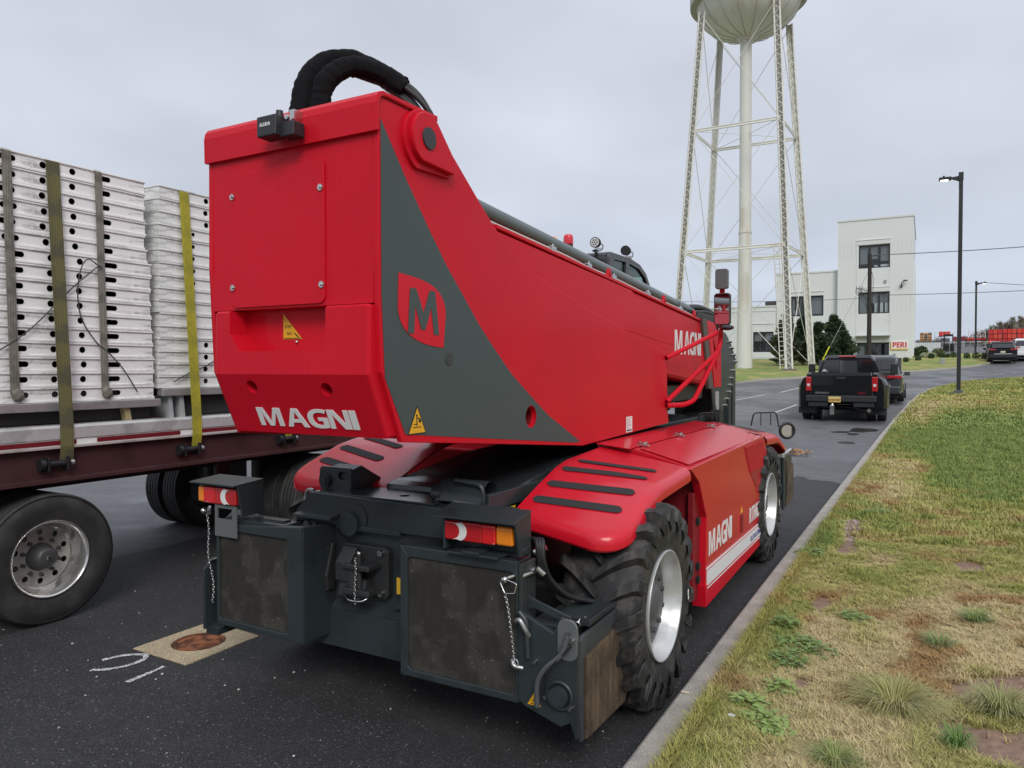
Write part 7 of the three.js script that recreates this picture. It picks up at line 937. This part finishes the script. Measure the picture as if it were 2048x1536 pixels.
// generic sport utility vehicle; tail toward +z
function suv(name, label, cx, zr, len, wid, ht, paint, group, plate, chromeTrim, yaw = 0) {
  const g0 = gz(zr - len / 2), t = thing(name, label, 'car', [cx, g0, zr - len / 2], group), y = (v) => g0 + v, hw = wid / 2; const B = (x0, x1, y0, y1, z0, z1, b) => box(cx + x0, cx + x1, y(y0), y(y1), zr + z0, zr + z1, b);
  const sec = (z, yb, yt, w, wt, yw) => [zr + z, [[-w * 0.92, yb], [w * 0.92, yb], [w, yb + 0.15], [w * 1.0, yw - 0.1], [w * 0.97, yw], [wt, yt - 0.08], [wt - 0.08, yt], [-wt + 0.08, yt], [-wt, yt - 0.08], [-w * 0.97, yw], [-w * 1.0, yw - 0.1], [-w, yb + 0.15]].map(([a, b]) => [cx + a, y(b)])];
  part('body', loft([sec(0.0, 0.42, 1.02, hw * 0.90, hw * 0.86, 1.0), sec(-0.04, 0.34, 1.06, hw * 0.96, hw * 0.88, 1.04), sec(-0.45, 0.28, 1.10, hw, hw * 0.9, 1.06), sec(-len * 0.6, 0.28, 1.08, hw, hw * 0.9, 1.04), sec(-len * 0.72, 0.28, 1.06, hw, hw * 0.86, 1.0), sec(-len * 0.95, 0.30, 0.92, hw * 0.95, hw * 0.8, 0.86), sec(-len, 0.40, 0.75, hw * 0.85, hw * 0.7, 0.7)]), paint, t);
  part('cabin', loft([[-0.05, 1.06, 0.88], [-0.22, ht - 0.12, 0.76], [-0.42, ht - 0.03, 0.74], [-len * 0.35, ht, 0.74], [-len * 0.5, ht - 0.05, 0.73], [-len * 0.72, 1.05, 0.85]].map(([z, yt, k]) => { const top = Math.max(yt, 1.04); return [zr + z, [[-hw * 0.94, 0.98], [hw * 0.94, 0.98], [hw * k, top - 0.04], [hw * k - 0.08, top], [-hw * k + 0.08, top], [-hw * k, top - 0.04]].map(([a, b]) => [cx + a, y(b)])]; })), paint, t);
  part('rear_window', prismX([[zr - 0.02 + 0.02, y(1.10)], [zr - 0.165, y(ht - 0.20)], [zr - 0.30, y(ht - 0.20)], [zr - 0.2, y(1.10)]], cx - hw * 0.74, cx + hw * 0.74, 0.01), mCarGlass, t);
  for (const s of [-1, 1]) part('side_window', prismX([[zr - 0.40, y(1.10)], [zr - 0.50, y(ht - 0.14)], [zr - len * 0.48, y(ht - 0.16)], [zr - len * 0.64, y(1.10)]], s > 0 ? cx + hw * 0.80 : cx - hw * 0.93, s > 0 ? cx + hw * 0.93 : cx - hw * 0.80), mCarGlass, t);
  for (const s of [-1, 1]) part('tail_lamp', B(s > 0 ? hw * 0.48 : -hw * 0.97, s > 0 ? hw * 0.97 : -hw * 0.48, 0.92, 1.03, -0.15, 0.02, 0.02), mLampRed, t);
  part('bumper', [B(-hw * 0.92, hw * 0.92, 0.32, 0.62, -0.15, 0.07, 0.06)], paint === mCarBlack ? mPlastic : paint, t); if (chromeTrim) part('bumper_trim', B(-hw * 0.6, hw * 0.6, 0.60, 0.66, 0.03, 0.085, 0.02), mChrome, t);
  part('licence_plate', B(-0.16, 0.16, 0.72, 0.86, 0.0, 0.03), M([0.6, 0.55, 0.4], 0.5), t);
  for (const s of [-1, 1]) { for (const z of [-0.9, -len * 0.80]) carWheel(t, cx + s * (hw - 0.10), g0, zr + z, 0.36, 0.24, mGalv); part('door_mirror', B(s > 0 ? hw * 0.97 : -hw * 1.18, s > 0 ? hw * 1.18 : -hw * 0.97, 1.02, 1.18, -len * 0.62 - 0.05, -len * 0.62 + 0.05, 0.03), paint, t); part('roof_rail', B(s * hw * 0.66 - 0.02, s * hw * 0.66 + 0.02, ht - 0.01, ht + 0.04, -len * 0.5, -0.5, 0.01), chromeTrim ? mChrome : mPlastic, t); }
  part('underbody', B(-hw * 0.85, hw * 0.85, 0.18, 0.34, -len + 0.3, -0.2), mBlack, t); return t;
}
const mCarWhite = M([0.74, 0.75, 0.76], 0.3, 0, { clearcoat: 1, clearcoatRoughness: 0.08 }), mCarGrey = M([0.05, 0.055, 0.06], 0.3, 0.3, { clearcoat: 1 });
suv('parked_car', 'black sport utility vehicle with chrome trim on the far road', 5.22, -68.0, 4.7, 1.92, 1.62, mCarBlack, 'cars at the right frame edge', true, true);
suv('parked_car', 'white sport utility vehicle behind the black one at the frame edge', 7.1, -71.5, 4.8, 1.95, 1.72, mCarWhite, 'cars at the right frame edge', true, false);
suv('parked_car', 'pale van partly hidden behind the white vehicle', 9.2, -78, 5.0, 2.0, 2.1, mCarWhite, 'cars at the right frame edge', true, false);
suv('parked_car', 'dark chromed vehicle half hidden ahead of the black pickup', -1.78, -32.0, 5.2, 2.1, 1.86, mCarGrey, null, true, true);
renderer.render(scene, camera);
